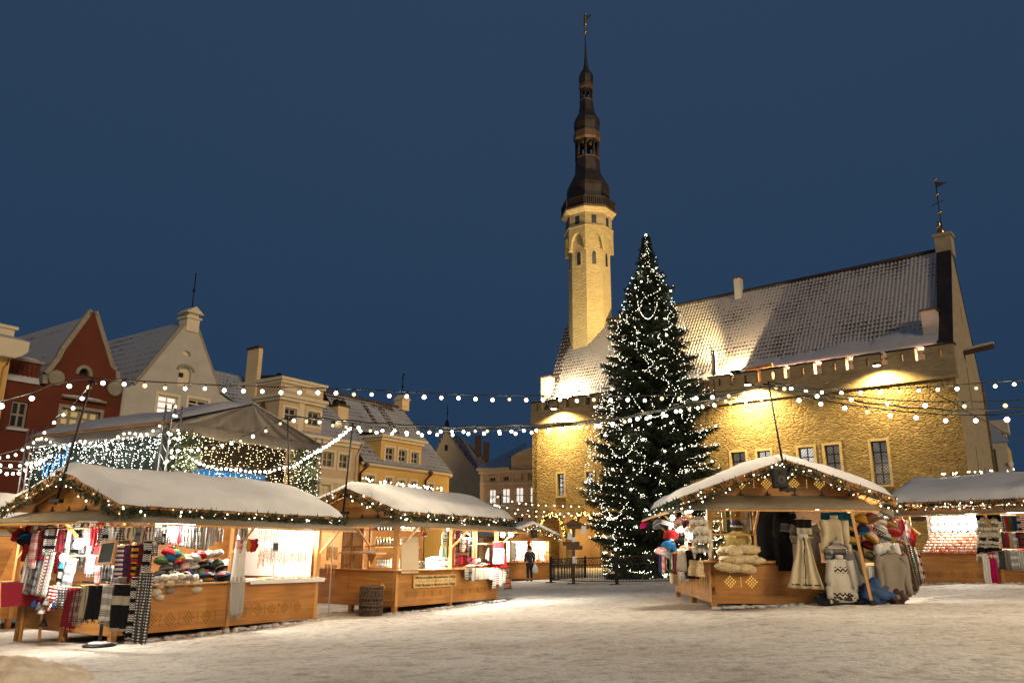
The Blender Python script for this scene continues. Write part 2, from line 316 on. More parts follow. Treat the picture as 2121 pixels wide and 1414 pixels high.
def knots(m):
    t = m.node_tree; b = t.nodes['Principled BSDF']; N, L = t.nodes.new, t.links.new; src = b.inputs['Base Color'].links[0].from_socket
    tc = N('ShaderNodeTexCoord'); v = N('ShaderNodeTexVoronoi'); v.inputs['Scale'].default_value = 2.6; v.inputs['Randomness'].default_value = 1; L(tc.outputs['Object'], v.inputs[0])
    r = N('ShaderNodeMapRange'); r.inputs[1].default_value = .035; r.inputs[2].default_value = .075; L(v.outputs[0], r.inputs[0])
    n = N('ShaderNodeTexNoise'); n.inputs['Scale'].default_value = .9; n.inputs['Detail'].default_value = 4; L(tc.outputs['Object'], n.inputs[0]); r2 = N('ShaderNodeMapRange'); r2.inputs[1].default_value = .3; r2.inputs[2].default_value = .65; r2.inputs[3].default_value = .62; L(n.outputs[0], r2.inputs[0])
    m0 = N('ShaderNodeMix'); m0.data_type = 'RGBA'; m0.inputs[6].default_value = (.12, .05, .015, 1); L(r.outputs[0], m0.inputs[0]); L(src, m0.inputs[7])
    m1 = N('ShaderNodeMix'); m1.data_type = 'RGBA'; m1.blend_type = 'MULTIPLY'; m1.inputs[0].default_value = 1; L(m0.outputs[2], m1.inputs[6]); L(r2.outputs[0], m1.inputs[7]); L(m1.outputs[2], b.inputs['Base Color'])
knots(M['woodx']); knots(M['wood'])
def light(name, kind, P, energy, color=(1, .9, .75), parent=None, size=.1, aim=None, spot=None, blend=.5):
    l = bpy.data.lights.new(name, kind); l.energy = energy; l.color = color
    if kind in ('POINT', 'SPOT'): l.shadow_soft_size = size
    if kind == 'SPOT': l.spot_size = R(spot); l.spot_blend = blend
    if kind == 'AREA': l.size = size
    o = bpy.data.objects.new(name, l); COL.objects.link(o); o.location = P
    if aim is not None: o.rotation_euler = (Vector(P)-Vector(aim)).to_track_quat('Z', 'Y').to_euler()
    if parent: o.parent = parent
    return o
def uvs(me, fn):
    l = me.uv_layers.new(name='UVMap')
    for lp in me.loops: l.data[lp.index].uv = fn(me.vertices[lp.vertex_index].co)
# ------------------------------------------------------------------ ground: a square that rises gently to one side
def axis_pts(a, b, lo, hi, fine, coarse):
    p = list(np.arange(a, lo, coarse))+list(np.arange(lo, hi, fine))+list(np.arange(hi, b+.01, coarse)); return np.array(p)
xs = axis_pts(-260, 260, -14, 16, .22, 6.); ys = axis_pts(-60, 320, 7, 34, .22, 6.)
gx, gy = np.meshgrid(xs, ys)
V = np.zeros((gx.size, 3)); V[:, 0] = gx.ravel(); V[:, 1] = gy.ravel()
for i in range(len(V)):
    x, y = V[i, 0], V[i, 1]; h = gz(x, y)
    if -14 < x < 16 and 7 < y < 34:
        h += .05*(noise.noise((x*.6, y*.6, 0)))+.022*noise.noise((x*2.1, y*2.1, 3))
    V[i, 2] = h
nx, ny = len(xs), len(ys); q = (np.arange(ny-1)[:, None]*nx+np.arange(nx-1)[None]).ravel()
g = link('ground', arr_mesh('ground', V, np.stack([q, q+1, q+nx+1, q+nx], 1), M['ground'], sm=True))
tag(g, 'trodden snow covering the whole market square', 'ground', kind='structure')

# ------------------------------------------------------------------ windows and walls
def rect(a, b, c, d): return [(a, b), (c, b), (c, d), (a, d)]
def pointed(u0, u1, zb, zs, za, n=7):
    """a pointed arch opening, from the ground zb up to its apex za"""
    c = (u0+u1)/2; h = [(u0, zb), (u1, zb)]
    for i in range(n+1): t = i/n; h.append((u1-(u1-c)*t**1.7, zs+(za-zs)*math.sin(t*PI/2)))
    for i in range(n-1, -1, -1): t = i/n; h.append((u0+(c-u0)*t**1.7, zs+(za-zs)*math.sin(t*PI/2)))
    return h
def window(par, r, fn, pane, fmat, nx=2, ny=2, fw=.09, dep=.12, sill=None, surround=None, bar=.05):
    a, b, c, d = r; f = MB()
    def bx(x0, y0, x1, y1, d0, d1): f.prism(rect(x0, y0, x1, y1), fn, d0, d1)
    bx(a, b, c, b+fw, dep-.06, dep+.01); bx(a, d-fw, c, d, dep-.06, dep+.01); bx(a, b+fw, a+fw, d-fw, dep-.06, dep+.01); bx(c-fw, b+fw, c, d-fw, dep-.06, dep+.01)
    for i in range(1, nx): x = a+(c-a)*i/nx; bx(x-bar/2, b+fw, x+bar/2, d-fw, dep-.05, dep+.008)
    for i in range(1, ny): y = b+(d-b)*i/ny; bx(a+fw, y-bar/2, c-fw, y+bar/2, dep-.045, dep+.006)
    w = f.build('window', fmat, par)
    MB().add([fn(a, b, dep), fn(c, b, dep), fn(c, d, dep), fn(a, d, dep)], [(0, 1, 2, 3)]).build('pane', pane, w)
    if sill is not None: MB().prism(rect(a-.12, b-.14, c+.12, b-.002), fn, -.16, .02).build('sill', sill, w)
    if surround is not None:
        s = MB(); t = .17
        for x0, y0, x1, y1 in ((a-t, b-t, a, d+t), (c, b-t, c+t, d+t), (a, d, c, d+t), (a, b-t, c, b)): s.prism(rect(x0, y0, x1, y1), fn, -.05, .01)
        s.build('surround', surround, w)
    return w

# ------------------------------------------------------------------ the town hall
LP = 75.8*np.array([math.sin(R(1.4)), math.cos(R(1.4))])
T = Fr(LP[0], LP[1], 130.7)
TH = empty('town_hall', T.w(0, 0, 0), T.rz, 'medieval stone town hall with battlements, steep snowy roof and a slim spired tower', 'town hall')
F0 = lambda p, q, d: (p, d, q)
wins = [(20.4, 7.45, 21.59, 8.84, 'lead_dim', 2, 2), (22.55, 7.3, 23.6, 8.79, 'lead_lit', 2, 2), (25.75, 7.4, 26.89, 8.82, 'lead_lit', 2, 2), (27.68, 6.9, 28.74, 8.85, 'lead_dim', 2, 3),
        (30.9, 5.85, 31.97, 8.87, 'lead_dim', 2, 4), (3.22, 6.1, 4.0, 8.11, 'lead_lit', 2, 5), (6.45, 6.1, 7.21, 8.11, 'lead_lit', 2, 5), (10.2, 6.3, 11.1, 8.4, 'lead_lit', 2, 4), (14.2, 6.3, 15.1, 8.4, 'lead_dim', 2, 4)]
arch = [pointed(1.15+3.66*k, 4.1+3.66*k, -1.4, 2.45, 4.5) for k in range(8)]
mb = MB().holes(rect(.25, -1.5, 36.75, 13.0), [rect(*w[:4]) for w in wins]+arch, F0, .45)
wall = mb.build('facade_wall', [M['rubble']], TH, norm=False)
def arcade(k):
    a = arch[k]; o = MB()
    u0, u1 = a[0][0], a[1][0]
    o.add([(u0-.4, 3.4, -1.5), (u1+.4, 3.4, -1.5), (u1+.4, 3.4, 5), (u0-.4, 3.4, 5), (u0-.4, .46, -1.5), (u1+.4, .46, -1.5), (u1+.4, .46, 5), (u0-.4, .46, 5)], [(0, 1, 2, 3), (4, 0, 3, 7), (1, 5, 6, 2), (3, 2, 6, 7)])
    return o.build('arcade_vault', M['cream'], TH)
for k in range(3): arcade(k)
for w in wins: window(TH, w[:4], F0, M[w[4]], M['dframe'], w[5], w[6], .07, .34, sill=M['dressed'] if w[0] > 3 else None, surround=M['dressed'], bar=.08)
# end walls: the gable that shows and the one behind the tower
sk = .065
GB = lambda p, q, d: (36.75-sk*p-d, p, q)
gp = [(0, -1.5), (14.2, -1.5), (14.2, 14.2), (13.4, 15.2), (7.2, 24.3), (1., 15.2), (0, 14.2)]
slits = [rect(5.1, 2, 5.5, 8.6), rect(8.3, 1.5, 8.7, 7.4), rect(7.6, 18.2, 7.9, 19.6), rect(6.3, 11.5, 6.7, 14.6)]
MB().holes(gp, slits, GB, .5).build('gable_wall', M['dressed'], TH, norm=False)
for s in slits: MB().add([GB(p, q, .45) for p, q in s], [(0, 1, 2, 3)]).build('slit_window', M['glassdk'], TH)
MB().prism(gp, lambda p, q, d: (.3+d, p, q), 0, .5).build('rear_gable_wall', M['rubble'], TH)
MB().prism(rect(.3, -1.5, 36, 14.8), lambda p, q, d: (p, d, q), 13.9, 14.1).build('rear_wall', M['rubble'], TH)
# parapet with merlons and slits, corbelled out of the wall
mer = [(.25, 1.5), (2.46, 4.3), (4.76, 6.48), (7.1, 8.9), (9.5, 11.3), (11.9, 13.7), (14.2, 15.9), (16.5, 18.3), (18.9, 20.72), (21.1, 22.93), (23.34, 25.18), (25.66, 27.48), (28.06, 29.81), (30.36, 32.17), (32.67, 34.5), (35.11, 36.9)]
gap = 14.15; top = 15.0
def lump(a, b):
    c = (a+b)/2+.05
    return rect(c-.1, gap+.08, c+.1, gap+.68)
pts = [(.1, 12.95), (36.9, 12.95)]
for a, b in reversed(mer): pts += [(b, gap), (b, top), (a, top), (a, gap)] if b < 36.85 and a > .3 else ([(b, top), (a, top), (a, gap)] if b > 36.8 else [(b, gap), (b, top), (a, top)])
pts = [p for i, p in enumerate(pts) if i == 0 or p != pts[i-1]]
FP = lambda p, q, d: (p, d-.16, q)
FPb = lambda p, q, d: (p, .42, q)
pb = MB().holes(pts, [lump(a, b) for a, b in mer], FP, .58)
n = len(pts); pb.add([FP(p, q, 0) for p, q in pts]+[FPb(p, q, 0) for p, q in pts], [(i, (i+1) % n, n+(i+1) % n, n+i) for i in range(n)])
pb.holes(pts, [lump(a, b) for a, b in mer], FPb, 0)
par = pb.build('parapet', M['ashlar'], TH, norm=False)
MB().prism(rect(.05, 12.72, 36.95, 12.94), FP, -.06, .5).build('string_course', M['ashlar'], TH)
cp = MB()
for a, b in mer: MB().box(((a+b)/2, .13, top+.05), (b-a+.16, .72, .10)).build('merlon_cap', M['copper'], par)
sn = MB()
for a, b in mer: MB().blob(((a+b)/2, .15, top+.09), ((b-a)/2+.02, .34, .09), 12, seed=a, amp=.25).build('cap_snow', M['snow'], par)
MB().bx((.3, .45, 14.0), (36.5, 1.3, 14.15)).build('wall_walk', M['snow'], TH)
# roof
rf = [(2., 1., 15.1), (35.9, 1., 15.1), (35.45, 7.2, 24.25), (-.1, 7.2, 24.25), (35.9, 13.4, 15.1), (.4, 13.4, 15.1)]
ro = MB().add(rf, [(0, 1, 2, 3), (3, 2, 4, 5)]).build('roof', M['thtiles'], TH, norm=False)
uvs(ro.data, lambda c: (c.x, (c.z-15.1)*1.22+(0 if c.y < 8 else 3)))
# snow lying deep along the foot of the roof
def sheet(name, mat, par, P, nu, nv, bulge, seed=0, amp=.03, fq=1.2):
    """a thin, slightly swollen sheet over the quad P"""
    a, b, c, d = [Vector(p) for p in P]; nn = (b-a).cross(d-a).normalized(); V = []; F = []
    for j in range(nv+1):
        for i in range(nu+1):
            s, t = i/nu, j/nv; p = a.lerp(b, s).lerp(d.lerp(c, s), t)
            e = min(1, min(s, 1-s)*nu/1.5)*min(1, min(t, 1-t)*nv/1.5)
            V.append(p+nn*(bulge*e**.5+amp*e*noise.noise(p*fq+Vector((seed, 0, 0)))))
    for j in range(nv):
        for i in range(nu): k = j*(nu+1)+i; F.append((k, k+1, k+nu+2, k+nu+1))
    return MB().add(V, F, 0, True).build(name, mat, par)
ts = 9.15/6.2
def rp(u, v, off=0): return (u, v-.8*off, 15.1+(v-1)*ts+.55*off)
V = []; F = []
nu = 150
for j in range(6):
    for i in range(nu+1):
        u = 2.1+33.7*i/nu; t = j/5
        wdt = (.55+.85*max(0, (u-20)/16)**.8+.35*noise.noise((u*.5, 0, 0))+.25*noise.noise((u*2.2, 5, 0))) if u > 14 else .55+.3*noise.noise((u*.8, 0, 2))
        V.append(rp(u, 1.+wdt*t, (.02, .28, .3, .22, .12, -.03)[j]))
for j in range(5):
    for i in range(nu): k = j*(nu+1)+i; F.append((k, k+1, k+nu+2, k+nu+1))
MB().add(V, F, 0, True).build('roof_snow', M['snow'], ro, norm=False)
MB().tube([(-.1, 7.2, 24.28), (35.45, 7.2, 24.28)], .16, 6).build('ridge_tiles', M['copper'], ro)
# tiled copings of the two gables
cr = MB().prism([(.8, 15.25), (7.2, 24.75), (7.2, 24.35), (.8, 14.9)], lambda p, q, d: (36.78-sk*p-d, p, q), 0, 1.).prism([(13.6, 15.2), (7.2, 24.75), (7.2, 24.35), (13.6, 14.9)], lambda p, q, d: (36.78-sk*p-d, p, q), 0, 1.)
cr.build('gable_coping', M['copper'], TH)
cl = MB().prism([(.9, 15.2), (7.2, 24.6), (7.2, 24.2), (.9, 14.8)], lambda p, q, d: (2.05-(p-1)*.35+d-.95, p, q), 0, .95).build('gable_coping', M['baretiles'], TH)
uvs(cl.data, lambda c: (c.x, c.z))
# ridge-end pedestal and its gilded vane
MB().bx((35.3, 6.65, 23.6), (36.45, 7.75, 25.2)).bx((35.2, 6.55, 25.2), (36.55, 7.85, 25.42)).build('pedestal', M['dressed'], TH)
vb = T.sd(1952, 492, 7.2); vt = T.sd(1941, 370, 7.2)
vane = MB(); x0, z0, x1, z1 = 35.85, 25.4, 35.85, vt[1]
vane.tube([(x0, 7.2, z0), (x0, 7.2, z1)], .035, 5)
fin = vane.build('finial', M['black'], TH)
b = MB(); L0 = z1-z0
for f, r in ((.985, .13), (.72, .16), (.40, .18)): b.lathe([(.02, -r), (r*.8, -r*.5), (r, 0), (r*.8, r*.5), (.02, r)], 8, (x0, 7.2, z0+L0*f))
b.blob((x0-.12, 7.2, z0+.35), (.26, .2, .4), 8, seed=4, amp=.5).blob((x0-.2, 7.2, z0+.95), (.16, .16, .3), 8, seed=6, amp=.5)
b.build('gilt_ball', M['gold'], fin)
MB().prism([(0, 0), (.75, .25), (0, .5)], lambda p, q, d: (x0+.04+p, 7.2+d, z0+L0*.84+q), -.02, .02).build('pennant', M['copper2'], fin)
MB().tube([(x0-.5, 7.2, z0+L0*.55), (x0+.5, 7.2, z0+L0*.6)], .04, 5).build('cross_arm', M['red'], fin)
# chimneys
def chimney(par, c, w, d, z0, z1, mat, cap=.14, capm='dkwood'):
    ch = MB().bx((c[0]-w/2, c[1]-d/2, z0), (c[0]+w/2, c[1]+d/2, z1)).build('chimney', mat, par)
    MB().bx((c[0]-w/2-.08, c[1]-d/2-.08, z1), (c[0]+w/2+.08, c[1]+d/2+.08, z1+cap)).build('chimney_cap', M[capm], ch)
    return ch
chimney(TH, (.85, 1.6), 1.05, .8, 13.9, 17.7, M['white'])
chimney(TH, (35.3, 1.9), .95, .9, 15.3, 18.0, M['white'])
chimney(TH, (18.85, 7.0), .62, .6, 23.5, 25.5, M['white'])
chimney(TH, (4.5, .9), .4, .4, 14.1, 15.1, M['white'])
# dormer hatch behind the parapet
dm = MB(); dm.bx((22.6, 1.15, 14.0), (23.35, 2.9, 15.45)); dm.build('roof_hatch', M['wood'], TH)
MB().prism([(21.7, 15.42), (23.95, 15.42), (23.95, 15.6), (21.7, 15.6)], F0, .75, 3.0).build('hatch_roof', M['wood'], TH)
MB().box((22.8, 1.9, 15.66), (2.2, 2.1, .12)).build('hatch_snow', M['snow'], TH)
MB().bar((36.2, 5.9, 15.55), (38.35, 5.9, 15.8), .42, .28).build('water_spout', M['dkwood'], TH)
MB().bar((36.3, 5.9, 15.78), (38.35, 5.9, 16.03), .4, .18).build('spout_snow', M['snow'], TH)

# tower
TU, TV = 2.1, 7.3
tp = T.w(TU, TV, 0); c2 = T.lo(_C); ca = math.atan2(c2.y-TV, c2.x-TU)
def tz(y): return T.sd(1212, y, TV)[1]
def tr(y, hp): P = T.w(TU, TV, tz(y)); return hp*float((np.array(P)-_C)@_W)/FPX
_D = math.hypot(tp.x, tp.y)
def tzf(y, hp): d = ray(1212, y); return EYE+d[2]/math.hypot(d[0], d[1])*(_D-hp*_D*1.14/FPX)   # height of a mark seen on the near face
A0 = ca+R(-8)
TC = (TU, TV, 0)
def prof(L, f=1.0): return [(tr(y, h)*f, tz(y)) for y, h in L]
r_s = tr(560, 43.2)
sh = MB().lathe([(r_s*1.03, 14.), (r_s, tzf(455, 43))], 8, TC, A0, sm=False).build('tower_shaft', M['towerstone'], TH)
def face_fn(k, rr):
    a = A0+(k+.5)*PI/4; ap = rr*math.cos(PI/8); n = Vector((math.cos(a), math.sin(a), 0)); t = Vector((-math.sin(a), math.cos(a), 0)); c = Vector(TC)
    return lambda p, q, d: c+n*(ap-d)+t*p+Vector((0, 0, q))
zb, zt = tzf(511, 48), tzf(464, 50); ra = tr(480, 50.5)
ar = MB()
for k in range(8):
    f = face_fn(k, ra); hw = ra*math.sin(PI/8); s = hw*.74; za = zb+(zt-zb)*.72; P = [(-hw, zt), (-hw, zb), (-hw+.14, zb-.12)]
    for i in range(7): t = i/6; P.append((-s+s*t**1.6, zb+.55+(za-zb-.55)*math.sin(t*PI/2)))
    for i in range(5, -1, -1): t = i/6; P.append((s-s*t**1.6, zb+.55+(za-zb-.55)*math.sin(t*PI/2)))
    P += [(hw-.14, zb-.12), (hw, zb), (hw, zt)]
    ar.prism(P, f, 0, ra-r_s+.05)
ar.build('corbel_arch', M['towerstone'], TH)
MB().lathe([(ra, zt-.02), (ra*1.03, zt), (ra*1.0, zt+.18), (tr(460, 47.8), zt+.35)], 8, TC, A0, sm=False).build('tower_string_course', M['dressed'], TH)
rd = tr(460, 47.8)
drum = MB().lathe([(rd, zt+.2), (rd, tzf(434, 47))], 8, TC, A0, sm=False).build('tower_drum', M['ashlar'], TH)
for k in range(8):
    f = face_fn(k, rd); q = MB(); q.prism(rect(-.26, tzf(460, 47), .26, tzf(442, 47)), f, -.01, .05); q.build('tower_opening', M['glassdk'], drum)
    f = face_fn(k, r_s); o = pointed(-.33, .33, tzf(548, 42), tzf(524, 42), tzf(514, 42), 4); i = pointed(-.22, .22, tzf(545, 42), tzf(524, 42), tzf(517, 42), 4)
    w_ = MB().holes(o, [i], lambda p, q, d, f=f: f(p, q, d-.06), .06).prism(o, f, -.055, .02) if False else MB().prism(o, f, -.05, .02)
    ww = w_.build('lancet_window', M['dressed'], sh)
    MB().prism(i, f, -.065, 0).build('pane', M['glassdk'], ww)
MB().lathe([(tr(440, h_), tzf(y_, h_)) for y_, h_ in ((437, 47), (433, 50), (429, 54), (425, 57), (423, 57.5))], 8, TC, A0, sm=False).build('gallery_cornice', M['dressed'], TH)
MB().lathe([(tr(428, 50), tzf(423.5, 57)), (tr(428, 58), tzf(423.5, 57)), (tr(428, 58), tzf(420, 57)), (tr(428, 50), tzf(420, 57))], 8, TC, A0, sm=False).build('gallery_floor', M['copper2'], TH)
rb = tr(415, 56); bl = MB()
for za_, zb_ in ((tzf(420, 56), tzf(418, 56)), (tzf(404.5, 56), tzf(401.5, 56))): bl.lathe([(rb-.15, za_), (rb+.06, za_), (rb+.06, zb_), (rb-.15, zb_)], 8, TC, A0, sm=False)
for k in range(8):
    f = face_fn(k, rb); hw = rb*math.sin(PI/8)
    for i in range(11): x = -hw+2*hw*i/10; bl.prism(rect(x-.06, tzf(419, 56), x+.06, tzf(403, 56)), f, -.0, .12)
bl.build('gallery_balustrade', M['copper'], TH)
sp = MB()
sp.lathe(prof([(452, 43), (430, 44), (412, 44.5), (400, 44.5), (392, 43), (384, 39), (375, 34), (368, 29), (362, 26.5), (345, 25.5), (334, 25)]), 8, TC, A0, sm=False)
dome = sp.build('spire_dome', M['copper'], TH)
sl_ = MB(); rr = prof([(388, 41.2), (380, 37.2), (372, 32.4), (367, 29)]); sl_.lathe([(r+.05, z+.04) for r, z in rr], 8, TC, A0, sm=False)
def lantern(y0, y1, h, cap0, cap1, hc):
    l = MB(); z0, z1 = tz(y0), tz(y1); r = tr(y0, h)
    for k in range(8): a = A0+k*PI/4; l.lathe([(r*.14, z0), (r*.14, z1)], 5, (TU+r*.9*math.cos(a), TV+r*.9*math.sin(a), 0))
    l.lathe([(r*.14, z0), (r*.14, z1)], 6, TC)
    for k in range(8):
        f = face_fn(k, r); hw = r*math.sin(PI/8); l.prism([(-hw, z1), (-hw, z1-.25*(z1-z0)), (-hw*.4, z1-.12*(z1-z0)), (hw*.4, z1-.12*(z1-z0)), (hw, z1-.25*(z1-z0)), (hw, z1)], f, 0, .1)
    l.build('spire_lantern', M['copper'], TH)
    MB().lathe([(tr(y0, h+1.2), z0-.12), (tr(y0, h+1.5), z0), (tr(y0, h), z0+.1)], 8, TC, A0, sm=False).build('spire_moulding', M['copper2'], TH)
    c = MB().lathe([(tr(cap0, h+.3), tz(cap0)-.02), (tr(cap0, hc), tz(cap0)+.2), (tr(cap1, hc-1), tz(cap1)), (tr(cap1, h), tz(cap1)+.1)], 8, TC, A0, sm=False)
    c.build('spire_moulding', M['copper2'], TH)
lantern(333, 297, 24.5, 297, 280, 29)
MB().lathe(prof([(297, 24), (284, 27.5), (279, 25), (274, 26), (262, 27.3), (252, 26), (246, 22), (240, 18.5), (234, 16.3), (222, 14.5), (211, 13.8)]), 8, TC, A0, sm=False).build('spire_bulb', M['copper'], TH)
lantern(211, 188, 13, 188, 178, 16)
MB().lathe(prof([(188, 13), (181, 15.5), (176, 13.8), (168, 15), (160, 15), (154, 12.5), (149, 8.5), (145, 6.3), (138, 4.6), (126, 3), (102, 1.7), (74, .9)]), 8, TC, A0, sm=False).build('spire_needle', M['copper'], TH)
zb_ = tz(68); vn = MB(); r0 = tr(68, 4); vn.lathe([(.02, -r0), (r0*.75, -r0*.7), (r0, 0), (r0*.75, r0*.7), (.02, r0)], 10, (TU, TV, zb_)); 
vn.tube([(TU, TV, zb_), (TU, TV, tz(30))], .03, 5)
vn.lathe([(.1, 0), (.22, .1), (.2, .5), (.13, .9), (.2, 1.2), (.16, 1.5), (.05, 1.6), (.12, 1.7), (.12, 1.9), (.03, 2.)], 7, (TU, TV, tz(56)), sy=.5)
vn.prism([(0, 0), (.75, .2), (.8, .6), (.35, .5), (0, .75)], lambda p, q, d: (TU+.05+p, TV+d, tz(44)+q), -.03, .03)
vn.build('weather_vane', M['gold'], TH)
# ------------------------------------------------------------------ floodlights of the town hall
def flood_fixture(u, v, z, label, energy, aim, spot, col=(1, .72, .30), blend=.6, dz=.0, face=True, size=.12):
    P = T.w(u, v, z); e = empty('floodlight', P, T.rz, label, 'floodlight', 'floodlights on the town hall')
    MB().box((0, 0, .1), (.42, .3, .16)).build('lamp_housing', M['black'], e)
    MB().bar((0, .12, .15), (0, 1.2, .15), .06, .06).build('bracket', M['black'], e)
    if face: MB().box((0, 0, .0), (.40, .28, .03)).build('lamp_glass', M['flood'], e)
    light('flood_light', 'SPOT', T.w(u, v, z-.06), energy, col, None, size, T.w(*aim), spot, blend)
    return e
YEL = (1, .69, .26)
flood_fixture(3.86, -1.35, 13.9, 'floodlight under the battlements near the white corner chimney', 10500, (3.86, .6, 6), 150, YEL)
flood_fixture(22.75, -1.35, 13.75, 'floodlight below the wooden roof hatch', 11000, (22.75, .6, 6), 150, YEL)
flood_fixture(32.26, -1.35, 13.9, 'floodlight under the battlements above the tall window', 5200, (32.26, .6, 6), 150, YEL)
def roof_lamp(u, v, z, label, energy, aim, spot, col, blend=.3, size=.15):
    P = T.w(u, v, z); e = empty('floodlight', P, T.rz, label, 'floodlight', 'floodlights on the town hall')
    MB().box((0, 0, 0), (.34, .34, .22)).build('lamp_housing', M['black'], e); MB().box((0, 0, .13), (.30, .30, .03)).build('lamp_glass', M['flood'], e)
    light('flood_light', 'SPOT', T.w(u, v, z+.25), energy, col, None, size, T.w(*aim), spot, blend)
roof_lamp(3.4, -.05, 15.15, 'floodlight behind the battlements beside the white corner chimney', 5200, (4.5, 5, 22), 168, (1, .78, .45))
roof_lamp(21.35, .1, 15.3, 'floodlight at the foot of the roof beside the wooden hatch', 40000, (2.1, 7.3, 33), 54, (1, .70, .28), .7)
roof_lamp(21.0, -.1, 15.25, 'second floodlight at the foot of the roof beside the wooden hatch', 3000, (5, 3.4, 19), 172, (1, .70, .36), .06)
for k, (u, e_) in enumerate(((24.6, 900), (26.0, 650), (27.8, 700), (30.1, 480), (34.75, 450))):
    light('flood_light', 'POINT', T.w(u, .75, 14.5), e_, (1, .55, .32), None, .12)
light('arcade_light', 'POINT', T.w(2.6, 2, 2.6), 60, (1, .6, .25), None, .2); light('arcade_light', 'POINT', T.w(6.3, 2, 2.6), 60, (1, .6, .25), None, .2)

# ------------------------------------------------------------------ the row of houses along the square
G0 = 55*np.array([math.sin(R(-16.4)), math.cos(R(-16.4))])
G = Fr(G0[0], G0[1], 35)
def sub(f, u, v=0, z=0): p = f.w(u, v, z); a = math.degrees(PI/2-f.rz); return Fr(p.x, p.y, a, p.z)
def start(name, label, cat, f, u, v=0): s = sub(f, u, v); return s, empty(name, s.w(0, 0, 0), s.rz, label, cat)
def facade(e, poly, hs, mat, dep=12., v0=0, rev=.3, mr=None, body=None):
    fn = lambda p, q, d: (p, v0+d, q); mb = MB().holes(poly, hs, fn, rev, 0, 1 if mr else None); n = len(poly)
    mb.add([fn(p, q, 0) for p, q in poly]+[fn(p, q, dep) for p, q in poly], [(i, (i+1) % n, n+(i+1) % n, n+i) for i in range(n)])
    if body: mb.prism(rect(body[0]+.01, -1, body[1]-.01, body[2]), fn, dep, 13.)
    return mb.build('wall', [mat, mr] if mr else [mat], e, norm=False)
def gable_roof(e, ul, zl, ua, za, ur, zr, v0, v1, mat, th=.25, name='roof'):
    V = [(ul, v0, zl), (ua, v0, za), (ur, v0, zr)]; V += [(x, v1, z) for x, _, z in V]; V += [(x, y, z+th) for x, y, z in V]
    o = MB().add(V, [(6, 9, 10, 7), (7, 10, 11, 8), (0, 6, 7, 1), (1, 7, 8, 2), (0, 3, 9, 6), (2, 8, 11, 5), (3, 4, 10, 9), (4, 5, 11, 10), (0, 1, 4, 3), (1, 2, 5, 4)]).build(name, mat, e, norm=False)
    uvs(o.data, lambda c: (c.y, abs(c.x-ua)*1.6)); return o
def outline(e, name, pts, w, mat, d0, d1, v0=0):
    b = MB()
    for a, c in zip(pts, pts[1:]): b.bar((a[0], v0+(d0+d1)/2, a[1]), (c[0], v0+(d0+d1)/2, c[1]), d1-d0, w, 0, (1, 0, .001) if abs(a[0]-c[0]) < 1e-6 else (0, 1, 0))
    return b.build(name, mat, e)
def wnd(e, s, L, pane, frm, nx, ny, v0=0, **k):
    fn = lambda p, q, d: (p, v0+d, q)
    for r in L: window(e, r, fn, pane, frm, nx, ny, **k)
def pr(s, x0, y0, x1, y1, v=0): a = s.sd(x0, y0, v); b = s.sd(x1, y1, v); return (a[0], b[1], b[0], a[1])

# yellow corner house at the end of the row, its cornice in view
s, e = start('yellow_house', 'yellow plastered house with a heavy pale cornice at the very edge of the row', 'house', G, -17.2, -1.2)
ce = s.sd(50, 712); wl = s.sd(24, 730)
facade(e, [(-8, -1), (wl[0], -1), (wl[0], ce[1]-.55), (-8, ce[1]-.55)], [], M['yellow'], 3)
MB().prism([(0, 0), (.0, -.5), (-.25, -.75), (-.55, -.9), (-1.2, -.9), (-1.2, 0)], lambda p, q, d: (ce[0]+p, d, ce[1]+q), -.6, 3).prism(rect(-8, ce[1]-.9, ce[0]-1.2, ce[1]), lambda p, q, d: (p, d, q), -.6, 3).build('cornice', M['ltrim'], e)
pt_ = s.sd(33, 683)
MB().prism(rect(-8, ce[1]+.1, pt_[0], pt_[1]), lambda p, q, d: (p, d, q), .1, 2.8).prism(rect(-8, pt_[1], pt_[0]+.12, pt_[1]+.16), lambda p, q, d: (p, d, q), .0, 2.9).build('attic', M['ltrim'], e)
sheet('cornice_snow', M['snow'], e, [(-8, -.6, ce[1]+.02), (ce[0], -.6, ce[1]+.02), (pt_[0]+.3, .15, ce[1]+.28), (-8, .15, ce[1]+.28)], 8, 3, .1)
dp = s.sd(12, 760)
MB().tube([(wl[0]-.05, -.12, ce[1]-.7), (wl[0]-.25, -.14, ce[1]-1.4), (wl[0]-.3, -.14, 0)], .1, 8).build('downpipe', M['yellow'], e)

# red gabled house
s, e = start('red_house', 'dark red house with a tall pointed stone-edged gable and round scroll discs', 'house', G, -13.6)
P = [s.sd(*q) for q in ((-25, 777), (92, 800), (99, 794), (100, 776), (110, 765), (127, 743), (135, 726), (195, 645), (230, 760), (240, 768), (241, 795), (257, 812))]
hs = [pr(s, 27, 828, 52, 888), pr(s, 128, 843, 203, 890)]
ar_ = pr(s, 163, 759, 184, 780); ao = pointed(ar_[0], ar_[2], ar_[1], ar_[3]-.45, ar_[3], 6)
facade(e, [(P[0][0], -1), (P[-1][0], -1)]+P[::-1], [rect(*h) for h in hs]+[ao], M['red'], .4, body=(P[0][0], P[-1][0], P[1][1]+.3))
wnd(e, s, hs[:1], M['glassdk'], M['greystone'], 2, 2, fw=.11, dep=.22, sill=M['snow'], bar=.1); wnd(e, s, hs[1:], M['glassw'], M['greystone'], 4, 2, fw=.12, dep=.22, bar=.14, surround=M['greystone'])
MB().add([(p, .3, q) for p, q in ao], [tuple(range(len(ao)))]).build('attic_opening', M['glassdk'], e)
